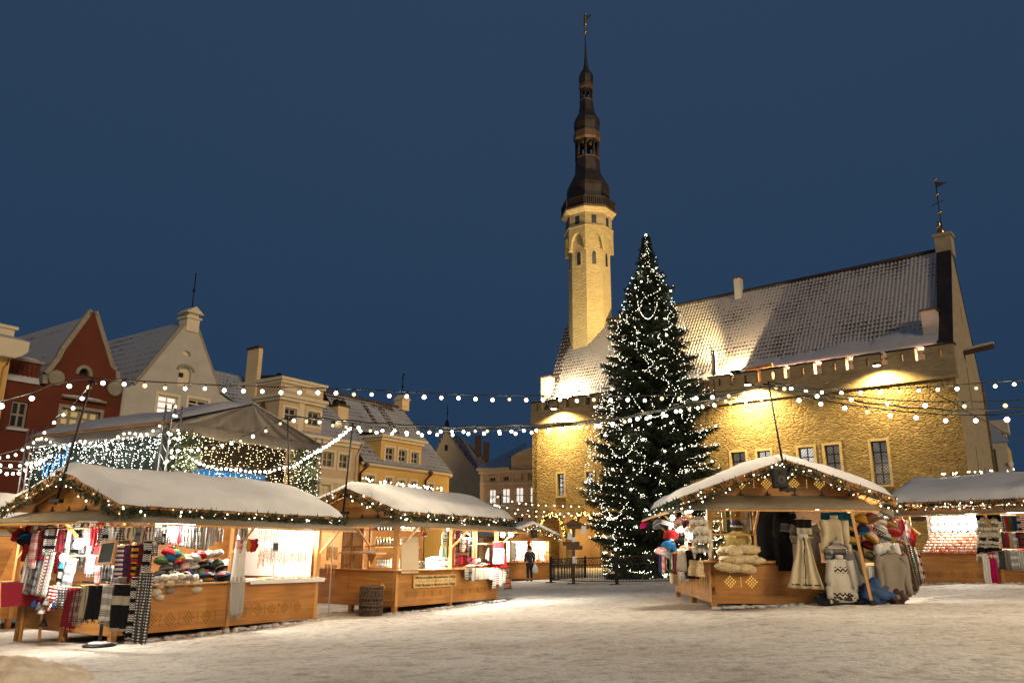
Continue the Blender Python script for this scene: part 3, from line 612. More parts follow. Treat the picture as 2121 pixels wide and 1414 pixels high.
outline(e, 'opening_surround', [(p*1.25-.25*(ar_[0]+ar_[2])/2, q+.04) for p, q in ao[2:]], .22, M['greystone'], -.08, .1)
outline(e, 'gable_coping', P[2:11], .26, M['greystone'], -.1, .4)
for c_, r_ in (((115.5, 783), .42), ((236, 805), .42)):
    q = s.sd(*c_); MB().lathe([(r_, 0), (r_, .1), (r_*.8, .14)], 18, (0, 0, 0)).build('scroll_disc', M['greystone'], e, (q[0], -.02, q[1]), (PI/2, 0, 0))
q0 = s.sd(203, 873); q1 = s.sd(127, 823); MB().bx((q1[0]-.05, -.35, q1[1]), (q0[0]+.15, 0, q1[1]+.1)).build('window_hood', M['greystone'], e)
MB().blob(((q0[0]+q1[0])/2, -.17, q1[1]+.12), ((q0[0]-q1[0])/2+.1, .2, .09), 14, seed=2).build('hood_snow', M['snow'], e)
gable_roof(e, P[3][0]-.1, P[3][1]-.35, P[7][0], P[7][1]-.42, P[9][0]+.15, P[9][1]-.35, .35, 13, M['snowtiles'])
bz0 = P[1][1]; bu = P[1][0]-.3
ba = MB().bx((P[0][0], .05, bz0+.05), (bu, .2, bz0+1.1)).build('attic_boarding', M['red'], e)
pk = MB()
for i in range(16): pk.bx((bu-.18-.22*i, -.0, bz0+.35), (bu-.08-.22*i, .05, bz0+.95))
pk.build('baluster', M['red'], ba); MB().bx((P[0][0], -.1, bz0+1.1), (bu+.1, .35, bz0+1.24)).build('rail', M['greystone'], ba)
sheet('ledge_snow', M['snow'], ba, [(P[0][0], -.12, bz0+.02), (bu, -.12, bz0+.02), (bu, .05, bz0+.38), (P[0][0], .05, bz0+.38)], 14, 3, .1, 4, .08, 3)
MB().blob(((P[0][0]+bu)/2, .12, bz0+1.27), ((bu-P[0][0])/2, .25, .1), 16, seed=5).build('rail_snow', M['snow'], ba)

# white gabled house
s, e = start('white_house', 'white plastered house with a tall gable topped by a small pedimented pedestal and iron spike', 'house', G, -7.2)
P = [s.sd(*q) for q in ((257, 803), (282, 797), (384, 674), (408, 680), (455, 815), (480, 833))]
hs = [pr(s, 328, 816, 364, 862), pr(s, 391, 824, 427, 860)]
nb = pr(s, 372, 757, 393, 803); no = pointed(nb[0], nb[2], nb[1], nb[3]-.35, nb[3], 5); lb = pr(s, 378, 724, 395, 738); lo_ = pointed(lb[0], lb[2], lb[1], lb[1]+.02, lb[3], 5)
facade(e, [(P[0][0], -1), (P[-1][0], -1)]+P[::-1], [rect(*h) for h in hs]+[no, lo_], M['white'], .4, body=(P[0][0], P[-1][0], P[0][1]-.1))
wnd(e, s, hs[:1], M['glasslt'], M['ltrim'], 2, 3, fw=.1, dep=.16, surround=M['ltrim'], bar=.07); wnd(e, s, hs[1:], M['glassdk'], M['ltrim'], 2, 3, fw=.1, dep=.16, surround=M['ltrim'], bar=.07)
MB().add([(p, .2, q) for p, q in no], [tuple(range(len(no)))]).build('hatch_door', M['ltrim'], e)
hq = pr(s, 374, 770, 382, 781); MB().prism(rect(*hq), F0, .14, .22).build('hatch_pane', M['glassdk'], e)
MB().add([(p, .25, q) for p, q in lo_], [tuple(range(len(lo_)))]).build('lunette', M['glassw'], e)
outline(e, 'hatch_surround', [((p-(nb[0]+nb[2])/2)*1.3+(nb[0]+nb[2])/2, q+.1) for p, q in no[2:]], .2, M['greystone'], -.03, .1)
outline(e, 'gable_edge', P[1:3], .12, M['greystone'], -.1, .3); outline(e, 'gable_edge', P[3:5], .12, M['greystone'], -.1, .3)
ax = (P[2][0]+P[3][0])/2+.05; az_ = P[3][1]; tp_ = s.sd(396, 634)
MB().bx((ax-.42, -.1, az_-.3), (ax+.42, .75, az_+.5)).bx((ax-.52, -.2, az_+.5), (ax+.52, .85, az_+.62)).prism([(ax-.6, az_+.85), (ax+.6, az_+.85), (ax, tp_[1])], F0, -.25, .9).bx((ax-.34, -.05, az_+.62), (ax+.34, .7, az_+.85)).build('pedestal', M['ltrim'], e)
sp_ = s.sd(399, 560); MB().tube([(ax+.05, .3, tp_[1]-.1), (ax+.05, .3, sp_[1])], .035, 5).lathe([(.02, -.12), (.11, 0), (.02, .12)], 8, (ax+.05, .3, tp_[1]+(sp_[1]-tp_[1])*.5)).build('spike', M['black'], e)
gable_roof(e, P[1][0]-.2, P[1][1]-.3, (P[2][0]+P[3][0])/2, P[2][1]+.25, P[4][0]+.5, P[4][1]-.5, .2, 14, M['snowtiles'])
sheet('shoulder_snow', M['snow'], e, [(P[4][0]-.05, -.2, P[4][1]+.05), (P[5][0]+.1, -.2, P[5][1]+.05), (P[5][0]+.1, .5, P[5][1]+.2), (P[4][0], .5, P[4][1]+.3)], 6, 3, .12)
MB().tube([(P[0][0]-.05, -.15, P[0][1]), (P[0][0]-.05, -.15, 0)], .09, 8).build('downpipe', M['white'], e)

# beige house with an attic storey
s, e = start('beige_house', 'beige house with a panelled attic dormer and a very tall square chimney', 'house', G, 1.5)
ez = s.sd(745, 921)[1]; ul, ur = s.sd(500, 880)[0], s.sd(745, 921)[0]
lw = [pr(s, 669, 934, 690, 968), pr(s, 703, 940, 721, 971), pr(s, 664, 1002, 684, 1022), pr(s, 702, 1004, 720, 1026)]
facade(e, [(ul, -1), (ur, -1), (ur, ez), (ul, ez)], [rect(*h) for h in lw], M['beige'], 11)
wnd(e, s, lw[:2], M['glassdk'], M['frame'], 2, 2, fw=.08, dep=.2, surround=M['ltrim'], bar=.06); wnd(e, s, lw[2:], M['glassw'], M['frame'], 2, 2, fw=.08, dep=.2, surround=M['ltrim'], bar=.06)
MB().bx((ul, -.35, ez-.05), (ur+.1, 0, ez+.15)).bx((ul, -.18, ez-.3), (ur, 0, ez-.05)).build('eaves_cornice', M['ltrim'], e)
for y_ in (985, 978): pass
bz_ = s.sd(690, 990)[1]; MB().bx((ul, -.1, bz_-.35), (ur, 0, bz_)).build('string_course', M['ltrim'], e)
d0, d1 = s.sd(575, 867)[0], s.sd(667, 845)[0]; dt = s.sd(582, 785)[1]; dm_ = s.sd(668, 838)[1]
dw = [pr(s, 589, 843, 612, 873), pr(s, 637, 851, 660, 884)]
da = facade(e, [(d0, ez), (d1, ez), (d1, dt), (d0, dt)], [rect(*h) for h in dw], M['beige'], 6, -.05)
wnd(e, s, dw, M['glassdk'], M['frame'], 2, 2, v0=-.05, fw=.08, dep=.2, surround=M['ltrim'], bar=.06)
MB().bx((d0-.25, -.4, dm_), (d1+.25, 2.5, dm_+.22)).bx((d0-.12, -.25, dm_-.2), (d1+.12, 2.5, dm_)).bx((d0-.15, -.3, dt), (d1+.2, 5.5, dt+.2)).bx((d0-.05, -.18, dt-.2), (d1+.1, 5.5, dt)).bx(((d0+d1)/2-.22, -.12, ez+.2), ((d0+d1)/2+.22, -.04, dm_-.2)).build('dormer_cornice', M['ltrim'], e)
for a, b in ((d0+.3, (d0+d1)/2-.25), ((d0+d1)/2+.25, d1-.3)): MB().bx((a, -.1, dm_+.45), (b, -.04, dt-.35)).build('attic_panel', M['ltrim'], e)
sheet('attic_snow', M['snow'], e, [(d0-.2, -.35, dt+.22), (d1+.2, -.35, dt+.22), (d1-.4, 4, dt+.8), (d0+.4, 4, dt+.8)], 8, 6, .12)
gr = gable_roof(e, 0, 0, 1, 1, 2, 0, 0, 1, M['snowtiles']); bpy.data.objects.remove(gr)
V = [(ul, -.35, ez+.15), (ur+.1, -.35, ez+.15), (ur+.1, 5.5, ez+4.6), (ul, 5.5, ez+4.6), (ur+.1, 11, ez+.15), (ul, 11, ez+.15)]
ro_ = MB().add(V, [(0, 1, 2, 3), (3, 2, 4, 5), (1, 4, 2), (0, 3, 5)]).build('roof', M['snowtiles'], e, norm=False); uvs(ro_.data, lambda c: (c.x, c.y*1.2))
q0, q1 = s.sd(528, 800, 2.5), s.sd(546, 722, 2.5); chimney(e, ((q0[0]+q1[0])/2, 3.1), q1[0]-q0[0]-.1, 1.25, ez+.6, q1[1], M['cream'])
q0, q1 = s.sd(640, 780, 3.), s.sd(648, 774, 3.); MB().lathe([(.3, 0), (.3, .4), (.1, .6)], 8, ((d0+d1)/2+.6, 3.4, dt+.7)).build('chimney_pot', M['black'], e)
MB().tube([(ur-.1, -.4, ez+.05), (ur-.35, -.2, ez-.9), (ur-.35, -.2, 0)], .1, 8).build('downpipe', M['beige'], e)
MB().lathe([(.5, 0), (.5, .06)], 14, (0, 0, 0)).build('round_roof_vent', M['dkwood'], e, (s.sd(555, 845, 1.2)[0], 1.4, s.sd(555, 845, 1.2)[1]), (1.2, 0, 0))

# yellow house with a broad dormer and a rounded corner
s, e = start('yellow_house', 'yellow house with a three-window dormer, deep snowy roof and a rounded corner', 'house', G, 12)
ez = s.sd(745, 958)[1]-.05; ul = s.sd(747, 960)[0]; cu_ = 5.2; cr_ = 2.3
lw = [pr(s, 759, 983, 774, 1010), pr(s, 799, 988, 811, 1012), pr(s, 825, 993, 837, 1014), pr(s, 850, 996, 861, 1015), pr(s, 884, 1001, 897, 1016)]
facade(e, [(ul, -1), (cu_, -1), (cu_, ez), (ul, ez)], [rect(*h) for h in lw], M['yellow'], 10)
wnd(e, s, lw, M['glassdk'], M['frame'], 2, 2, fw=.08, dep=.18, surround=M['ltrim'], bar=.09)
arc = [(cu_+cr_*math.sin(a), cr_-cr_*math.cos(a)) for a in [PI/2*i/8 for i in range(9)]]+[(cu_+cr_, 10)]
mb = MB(); n = len(arc); mb.add([(u, v, -1) for u, v in arc]+[(u, v, ez) for u, v in arc], [(i, i+1, n+i+1, n+i) for i in range(n-1)], 0, True); mb.build('corner_wall', M['yellow'], e)
eav = [(ul, 0)]+arc; co = MB()
co.tube([(u+(.1 if i else 0), v-.12, ez+.03) for i, (u, v) in enumerate(eav)], .16, 6).build('eaves_cornice', M['ltrim'], e)
rz0, rv = ez+.15, 6.5; r0, r1 = s.sd(690, 815, rv), s.sd(832, 846, rv); ra_, rb_ = r0[0]-1, r1[0]
def off(u, v): d = Vector((u-cu_, v-cr_)); return (u, v-.35) if u <= cu_ else (cu_+d.x*(1+.35/cr_), cr_+d.y*(1+.35/cr_))
lowp = [off(u, v) for u, v in [(ul, 0)]+arc[:9]]+[(cu_+cr_+.35, 10)]; zr = r1[1]
V = [(u, v, rz0) for u, v in lowp]+[(ra_, rv, zr), (rb_, rv, zr), (ra_, 13, rz0)]; k = len(lowp)
Fc = [(0, 1, k+1, k)]+[(i, i+1, k+1) for i in range(1, k-1)]+[(k, k+1, k+2)]
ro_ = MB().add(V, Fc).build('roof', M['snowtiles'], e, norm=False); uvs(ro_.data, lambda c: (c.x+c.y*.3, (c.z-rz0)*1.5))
MB().tube([(ra_, rv, zr+.06), (rb_, rv, zr+.06)], .13, 6).build('ridge_tiles', M['dkwood'], ro_)
bp_ = MB()
for a, b, t0, t1 in ((.0, .22, .93, 1.), (.22, .55, .95, 1.), (.55, .85, .90, 1.), (.42, .47, .6, .95), (.62, .70, .5, .92)):
    f_ = lambda ss, t: (Vector((ul+(cu_-ul)*ss, -.35, rz0))).lerp(Vector((ra_+(rb_-ra_)*ss, rv, zr)), t)+Vector((0, -.03, .03))
    bp_.add([f_(a, t0), f_(b, t0), f_(b, t1), f_(a, t1)], [(0, 1, 2, 3)])
bt = bp_.build('bare_tile_patch', M['baretiles'], ro_, norm=False); uvs(bt.data, lambda c: (c.x, c.z*1.4))
dw = [pr(s, 800, 925, 816, 955), pr(s, 827, 930, 842, 959), pr(s, 853, 935, 867, 964)]
d0, d1 = s.sd(790, 930)[0], s.sd(874, 945)[0]; db, dt = ez+.1, s.sd(790, 904)[1]
dv = facade(e, [(d0, db), (d1, db), (d1, dt), (d0, dt)], [rect(*h) for h in dw], M['yellow'], 5, .05)
wnd(e, s, dw, M['glassdk'], M['frame'], 2, 2, v0=.05, fw=.08, dep=.16, surround=M['ltrim'], bar=.07)
MB().bx((d0-.3, -.35, dt), (d1+.3, 5, dt+.2)).bx((d0-.12, -.15, dt-.22), (d1+.12, 5, dt)).build('dormer_cornice', M['ltrim'], e)
sheet('dormer_snow', M['snow'], e, [(d0-.3, -.33, dt+.21), (d1+.3, -.33, dt+.21), (d1+.3, 5, dt+.9), (d0-.3, 5, dt+.9)], 8, 6, .12)
q = s.sd(700, 850, 3.5); chimney(e, (q[0]+.2, 3.6), 1.1, 1.0, rz0+3, q[1]+.3, M['cream'])
cw = MB()
for i in (-1, 1): cw.lathe([(.34, 0), (.3, .35), (.12, .5)], 10, (q[0]+.2+.3*i, 3.6, q[1]+.4))
cw.build('chimney_pot', M['black'], e)
q = s.sd(828, 845, rv); MB().bx((rb_-.5, rv-.5, zr-.2), (rb_+.45, rv+.5, zr+.75)).prism([(rb_-.6, zr+.75), (rb_+.55, zr+.75), (rb_, zr+1.3)], F0, rv-.6, rv+.6).build('turret', M['cream'], e)
q = s.sd(831, 776, rv); MB().tube([(rb_, rv, zr+1.2), (rb_, rv, q[1])], .05, 5).lathe([(.03, 0), (.14, .15), (.03, .3)], 7, (rb_, rv, zr+1.9)).lathe([(.03, 0), (.12, .12), (.03, .24)], 7, (rb_, rv, zr+2.7)).prism([(0, 0), (.35, .1), (0, .25)], lambda p, qq, d: (rb_+p, rv+d, zr+3.1+qq), -.02, .02).build('finial', M['black'], e)
for x_, y_, x2, y2 in ((752, 962, 745, 1010), (885, 984, 876, 1012)):
    q = s.sd(x_, y_); MB().tube([(q[0], -.35, ez+.1), (q[0], -.3, ez-.3), (q[0]-.35, -.15, ez-.7), (q[0]-.35, -.15, 0)], .09, 7).lathe([(.1, -.35), (.24, 0)], 8, (q[0], -.35, ez-.0)).build('downpipe', M['dkwood'], e)
q = s.sd(692, 880, 1.5); MB().prism(pointed(q[0]-.35, q[0]+.35, q[1]-.5, q[1], q[1]+.3, 4), F0, 1.0, 2.5).build('eyebrow_window', M['glassdk'], e)

# cream gable house beyond the gap
a_ = R(-3.4); K = Fr(102*math.sin(a_), 102*math.cos(a_), 98)
s, e = start('cream_house', 'cream house with a plain sharp gable and a dark snow-dusted tiled roof', 'house', K, 0)
P = [s.sd(*q) for q in ((868, 985), (925, 889), (1004, 1000), (995, 1010))]
P[0] = (P[0][0], P[3][1])
h = pr(s, 921, 921, 927, 933)
facade(e, [(P[0][0], -1), (P[2][0]-.2, -1), (P[2][0]-.2, P[3][1]), P[2], P[1], P[0]], [rect(*h)], M['cream'], .4, body=(P[0][0], P[2][0]-.2, P[3][1]-.1))
MB().prism(rect(*h), F0, .2, .3).build('attic_opening', M['glassdk'], e)
gable_roof(e, P[0][0]-.2, P[0][1]-.1, P[1][0], P[1][1]-.05, P[2][0]+.35, P[2][1]-.2, -.2, 24, M['baretiles'])
q = s.sd(927, 838); MB().tube([(P[1][0], .2, P[1][1]-.1), (P[1][0], .2, q[1])], .05, 5).lathe([(.3, 0), (.25, .9), (.05, 1.3)], 7, (P[1][0], .2, P[1][1])).lathe([(.03, 0), (.16, .15), (.03, .3)], 7, (P[1][0], .2, P[1][1]+2.)).build('finial', M['black'], e)
MB().tube([(P[2][0]-.25, -.15, P[3][1]), (P[2][0]-.45, -.15, P[3][1]-1), (P[2][0]-.45, -.15, 0)], .11, 7).build('downpipe', M['dkwood'], e)
for v_ in (12, 19): MB().bx((P[1][0]+1.5, v_, P[1][1]-2.), (P[1][0]+2.3, v_+.9, P[1][1]+.9)).build('chimney', M['dkwood'], e)

# ornate house tucked behind the town hall corner
a_ = R(-.5); Nf = Fr(84*math.sin(a_), 84*math.cos(a_), 112)
s, e = start('ornate_house', 'ornate weathered stucco house with lit windows beside the town hall corner', 'house', Nf, 0)
lf = s.sd(995, 990); cz = s.sd(1030, 972)[1]; az0 = s.sd(1080, 945)[1]; rt = 9.
ww = [pr(s, 1013, 1013, 1027, 1043), pr(s, 1040, 1011, 1056, 1042), pr(s, 1068, 1009, 1084, 1041), pr(s, 1097, 1008, 1110, 1041)]
sw = [pr(s, 1015, 988, 1026, 996), pr(s, 1043, 986, 1054, 995)]; tw = [pr(s, 1080, 969, 1104, 993)]
gw = [pr(s, 1070, 1070, 1084, 1085), pr(s, 1042, 1062, 1055, 1085)]
facade(e, [(lf[0], -1), (rt, -1), (rt, cz), (lf[0], cz)], [rect(*h) for h in ww+sw+gw]+[rect(*tw[0])], M['pink'], 12)
wnd(e, s, ww, M['glasslt'], M['frame'], 2, 2, fw=.08, dep=.15, surround=M['pink'], bar=.08); wnd(e, s, sw+gw, M['glassdk'], M['frame'], 2, 1, fw=.07, dep=.15, surround=M['pink']); wnd(e, s, tw, M['glassdk'], M['frame'], 3, 2, fw=.08, dep=.15, surround=M['pink'])
atl = s.sd(1058, 965)[0]; arc_ = [(atl+.25+(rt-atl)*i/12, az0+1.15*math.sin(PI*i/12)**.8) for i in range(13)]
MB().prism([(atl, cz), (rt, cz), (rt, az0), (atl, az0)], F0, .05, 6).build('attic', M['pink'], e)
MB().prism([(atl-.3, az0), (rt+.3, az0)]+arc_[::-1], F0, -.35, 3).build('pediment', M['ltrim'], e)
MB().bx((lf[0]-.3, -.45, cz-.1), (atl-.02, 0, cz+.15)).bx((lf[0]-.15, -.25, cz-.45), (rt, 0, cz-.1)).build('eaves_cornice', M['ltrim'], e)
for y_ in (1000, 1052): z_ = s.sd(1040, y_)[1]; MB().bx((lf[0], -.15, z_-.15), (rt, 0, z_+.1)).build('string_course', M['ltrim'], e)
for x_ in (998, 1034, 1062, 1090): u_ = s.sd(x_, 1015)[0]; MB().bx((u_-.18, -.08, -1), (u_+.18, 0, cz-.45)).build('pilaster', M['pink'], e)
V = [(lf[0]-.3, -.45, cz+.16), (atl, -.45, cz+.16), (atl, 5, cz+3.3), (lf[0]+3, 5, cz+3.3), (lf[0]-.3, 12, cz+.16)]
ro_ = MB().add(V, [(0, 1, 2, 3), (0, 3, 4)]).build('roof', M['snow'], e, norm=False)

# church-like house behind the far corner of the town hall
a_ = R(30.2); Q_ = Fr(92*math.sin(a_), 92*math.cos(a_), 125)
s, e = start('yellow_house', 'orange-lit yellow house with a carved cornice peeping out behind the town hall', 'house', Q_, 0)
P0, P1 = s.sd(2030, 918), s.sd(2082, 916)
facade(e, [(P0[0], -1), (P1[0], -1), (P1[0], P1[1]), (P0[0], P1[1])], [], M['yellow'], 8)
MB().bx((P0[0], -.2, P1[1]-.6), (P1[0]+.15, 0, P1[1])).bx((P1[0]-.9, -.18, -1), (P1[0]+.1, 0, P1[1]-.6)).build('cornice', M['ltrim'], e)
for k, (dx, dz, r_) in enumerate(((.3, -2.2, .45), (.25, -3.2, .6), (.1, -4.1, .35))): MB().blob((P1[0]+dx-.2, .1, P1[1]+dz), (r_*.7, .4, r_), 9, seed=k, amp=.5).build('carving', M['ltrim'], e)
V = [(P0[0], -.3, P1[1]+.05), (P1[0]+.4, -.3, P1[1]+.05), (P1[0]-1.6, 4, P1[1]+3.0), (P0[0], 4, P1[1]+3.)]
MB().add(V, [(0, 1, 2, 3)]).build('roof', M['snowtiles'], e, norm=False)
q = s.sd(2073, 880, 3); MB().bx((q[0]-2.2, 3, P1[1]+1), (q[0]+.3, 5, q[1]-.8)).bx((q[0]-2.4, 2.7, q[1]-.8), (q[0]+.6, 5.2, q[1]+.5)).build('stair_gable', M['ltrim'], e)
# ------------------------------------------------------------------ fir needles along a path, shared by garlands and the tree
nrg = np.random.default_rng(11)
def needle_cloud(P, D, ln, wd, rg=nrg):
    """one slim triangle pair per point P along direction D"""
    n = len(P); D = D/np.linalg.norm(D, axis=1, keepdims=True); X = np.cross(D, rg.normal(size=(n, 3))); X /= np.linalg.norm(X, axis=1, keepdims=True)
    ln = np.asarray(ln).reshape(-1, 1)*np.ones((n, 1)); wd = np.asarray(wd).reshape(-1, 1)*np.ones((n, 1))
    A = P; B = P+D*ln*.55+X*wd; C_ = P+D*ln; E_ = P+D*ln*.55-X*wd
    V = np.stack([A, B, C_, E_], 1).reshape(-1, 3); F = np.arange(4*n).reshape(-1, 4); return V, F
def along(path, step):
    pts = [np.array(p, float) for p in path]; out = []; tan = []
    for a, b in zip(pts, pts[1:]):
        L = np.linalg.norm(b-a); k = max(1, int(L/step))
        for i in range(k): out.append(a+(b-a)*i/k); tan.append((b-a)/L)
    return np.array(out), np.array(tan)
BULBM = MB().lathe([(.002, -.02), (.017, -.008), (.017, .008), (.002, .02)], 6).mesh('fairy_bulb', M['fairy'])
GLOBE = MB().lathe([(.006, -.062), (.036, -.05), (.056, -.02), (.058, .005), (.045, .032), (.024, .05), (.02, .054)], 10).mesh('bulb', M['bulb'])
GLOBED = GLOBE.copy(); GLOBED.materials[0] = M['bulbdim']; BULBD = BULBM.copy(); BULBD.materials[0] = M['fairydim']
GLOBES = MB().lathe([(.005, -.05), (.035, -.035), (.045, -.01), (.04, .02), (.02, .04)], 8).mesh('bulb', M['bulb'])
SOCK = MB().lathe([(.022, .05), (.024, .058), (.024, .105), (.008, .115)], 7).mesh('socket', M['rubber'])
def garland(fr, paths, label, rad=.105, dens=260, every=.105, sc=1., fmesh=None):
    o0 = np.array(paths[0][0]); e = empty('fir_garland', fr.w(*paths[0][0]), fr.rz, label, 'garland', 'lit fir garlands on the stall roofs')
    Ps = []; Ds = []; bulbs = []
    for path in paths:
        pts, tn = along(path, .01); L = len(pts)*.01; n = int(L*dens*sc)
        idx = nrg.integers(0, len(pts), n); dirs = nrg.normal(size=(n, 3)); dirs += tn[idx]*.6; r = nrg.random((n, 1))*rad*.5
        dd = dirs/np.linalg.norm(dirs, axis=1, keepdims=True); Ps.append(pts[idx]+dd*r-o0); Ds.append(dd)
        k = 0.
        while k < L:
            i = min(len(pts)-1, int(k/.01)); a = nrg.normal(size=3); a /= np.linalg.norm(a); bulbs.append(pts[i]+a*rad*1.1+np.array([0, 0, -.02])-o0); k += every*(.3+1.4*nrg.random())
        
    Ps = np.concatenate(Ps); V, F = needle_cloud(Ps, np.concatenate(Ds), rad*1.25*(.6+.8*nrg.random(len(Ps))), .012)
    link('fir_twigs', arr_mesh('fir_twigs', V, F, M['needle']), e)
    bulbs = bulbs[:100]
    for b in bulbs:
        q = link('bulb', BULBD if rnd.random() < .3 else BULBM, e, b); s_ = .5+.55*rnd.random(); q.scale = (s_, s_, s_)
    return e

# ------------------------------------------------------------------ market stalls
def ornament(mb, fn, c, z, r, d0=.001, d1=.004):
    for i in range(4):
        for j in range(4):
            x, y = (i-1.5)*.40*r, (j-1.5)*.40*r; px, pz = c+(x-y)*.7071, z+(x+y)*.7071; al = (i in (0, 3)) != (j in (0, 3)); w_, h_ = (.11*r, .2*r) if al and j in (0, 3) else ((.2*r, .11*r) if al else (.14*r, .14*r))
            mb.prism([(px+(w_+h_)*.7071*q, pz+(w_-h_)*.7071*q2) if False else (px+(dx*w_-dy*h_)*.7071, pz+(dx*w_+dy*h_)*.7071) for dx, dy, q, q2 in ((1, 0, 1, 1), (0, 1, 1, 1), (-1, 0, 1, 1), (0, -1, 1, 1))], fn, d0, d1)
def ticks(mb, fn, c, z, r, d0=.001, d1=.004):
    for i in range(4): y = z+(i-1.5)*r*.42; mb.prism(rect(c-r*.05, y-r*.12, c+r*.05, y+r*.12), fn, d0, d1)
def stall(name, label, fr, L, W, sg=1, zh=2.14, zr=2.92, ov=.4, ou=(.4, .3), slope=.36, seams=None, legs=True, awn=.85, awz=1.97, lit=False, thk=.2, group=True, lower=True, snowseed=0, front=True, eh=.85):
    e = empty(name, fr.w(0, 0, 0), fr.rz, label, 'market stall', 'wooden market stalls' if group else None)
    Y = lambda t: sg*t
    side = lambda p, q, d: (p, Y(-d), q)      # outward from the long side t = 0
    frt = lambda p, q, d: (-d, Y(p), q)       # outward from the gable end u = 0
    back = lambda p, q, d: (p, Y(W+d), q); end = lambda p, q, d: (L+d, Y(p), q)
    seams = seams or [0, L/2, L]
    h = .85
    for a, b in zip(seams, seams[1:]): 
        MB().prism(rect(a+.006, 0, b-.006, h), side, -.035, 0).build('counter_panel', M['woodx'], e, bevel=.006)
    fs = [0, W*.52, W] if front else [0, W]
    for a, b in zip(fs, fs[1:]):
        MB().prism(rect(a+.006, .16 if lower else 0, b-.006, h), frt, -.035, 0).build('counter_panel', M['woodx'], e, bevel=.006)
    if lower: MB().prism(rect(0, 0, W, .155), frt, -.03, .004).build('plinth_board', M['woodx'], e, bevel=.004)
    MB().prism(rect(0, 0, L, 2.15), back, -.035, 0).build('back_panel', M['woodx'], e)
    MB().prism(rect(0, 0, W, eh), end, -.035, 0).build('end_panel', M['woodx'], e)
    MB().bx((.04, Y(.04), .02), (L-.04, Y(W-.04), .05)).build('floor', M['wood'], e)
    for a, b, f, n_ in ((-.1, L+.1, side, 'c'), ): MB().prism(rect(a, h, b, h+.03), f, -.5, .16).build('counter_top', M['pale'], e, bevel=.005)
    MB().prism(rect(-.02, h+.001, W, h+.031), frt, -.45, .13).build('counter_top', M['pale'], e, bevel=.005)
    for u in seams: MB().prism(rect(u-.05 if 0 < u < L else (u if u == 0 else u-.1), -.0, u+.05 if 0 < u < L else (u+.1 if u == 0 else u), zh+.2), side, -.1, .012 if 0 < u < L else .004).build('post', M['pale'], e, bevel=.006)
    for u in (0, L-.1): MB().bx((u, Y(W-.1), 0), (u+.1, Y(W), zh+.2)).build('post', M['pale'], e)
    MB().bx((-.006, Y(fs[1]-.045) if front else 0, h), (.09, Y(fs[1]+.045) if front else .01, zh)).build('post', M['pale'], e)
    MB().prism(rect(0, zh-.02, L, zh+.14), side, -.06, .012).build('beam', M['woodx'], e)
    MB().prism(rect(-.01, zh-.02, W+.01, zh+.16), frt, -.06, .014).build('beam', M['woodx'], e)
    if legs:
        for u in [x for x in (seams[0]+.06, seams[1] if len(seams) > 2 else L/2, seams[-1]-.06)]:
            for t in (.06, W-.06): MB().box((u, Y(t), -.25), (.11, .11, .5)).build('leg', M['wood'], e)
        MB().box((.06, Y(W/2), -.25), (.11, .11, .5)).build('leg', M['wood'], e)
    # gable boarding and roof
    vr = W/2; zg = zr-slope*vr
    for f, nme in ((frt, 'gable_board'), (end, 'gable_board')):
        MB().prism([(0, zh+.16), (W, zh+.16), (W, zg-.03), (vr, zr-.03), (0, zg-.03)], f, -.03, .0).build(nme, M['woodx'], e)
    cs = [(-ov, zr-slope*(vr+ov)), (vr, zr), (W+ov, zr-slope*(vr+ov))]; cs2 = [(t, z+.05) for t, z in cs[::-1]]
    rf_ = MB().prism(cs+cs2, lambda p, q, d: (d, Y(p), q), -ou[0], L+ou[1]).build('roof', M['woodx'], e)
    for t0, t1 in ((-ov, vr), (W+ov, vr)): # barge boards
        z0, z1 = zr-slope*(vr+ov), zr
        MB().prism([(t0, z0-.12), (t1, z1-.12), (t1, z1+.06), (t0, z0+.06)], frt, ou[0]+.001, ou[0]+.03).build('barge_board', M['wood'], rf_)
    # snow: one thick rounded blanket
    V = []; F = []; nu, nt = 46, 26
    for i in range(nu+1):
        su = i/nu; u0_ = -ou[0]-.05+(L+ou[0]+ou[1]+.1)*su
        for j in range(nt+1):
            st = j/nt; u = u0_+.10*noise.noise((i*.9, j*.35+snowseed, 8)); t = -ov-.05+(W+2*ov+.10)*st+.085*noise.noise((i*.45, snowseed, j*.5))
            base = zr+.05-slope*math.sqrt((t-vr)**2+.03)+slope*.1
            ed = min(1, min(su, 1-su)*(L+1)/.26)**.5*min(1, min(st, 1-st)*(W+1)/.26)**.5
            k = thk*(1+.5*noise.noise((u*.7+snowseed, t*.8, 0))+.12*noise.noise((u*2.3, t*2.3+snowseed, 4)))
            V.append((u, Y(t), max(base, zr+.052-slope*abs(t-vr))-.015+k*ed+.02*noise.noise((u*3, t*3, snowseed))*ed))
    m = len(V)
    for i in range(nu):
        for j in range(nt): k = i*(nt+1)+j; F.append((k, k+nt+1, k+nt+2, k+1))
    MB().add(V, F, 0, True).build('snow', M['snow'], rf_)
    # flaps
    aw = []
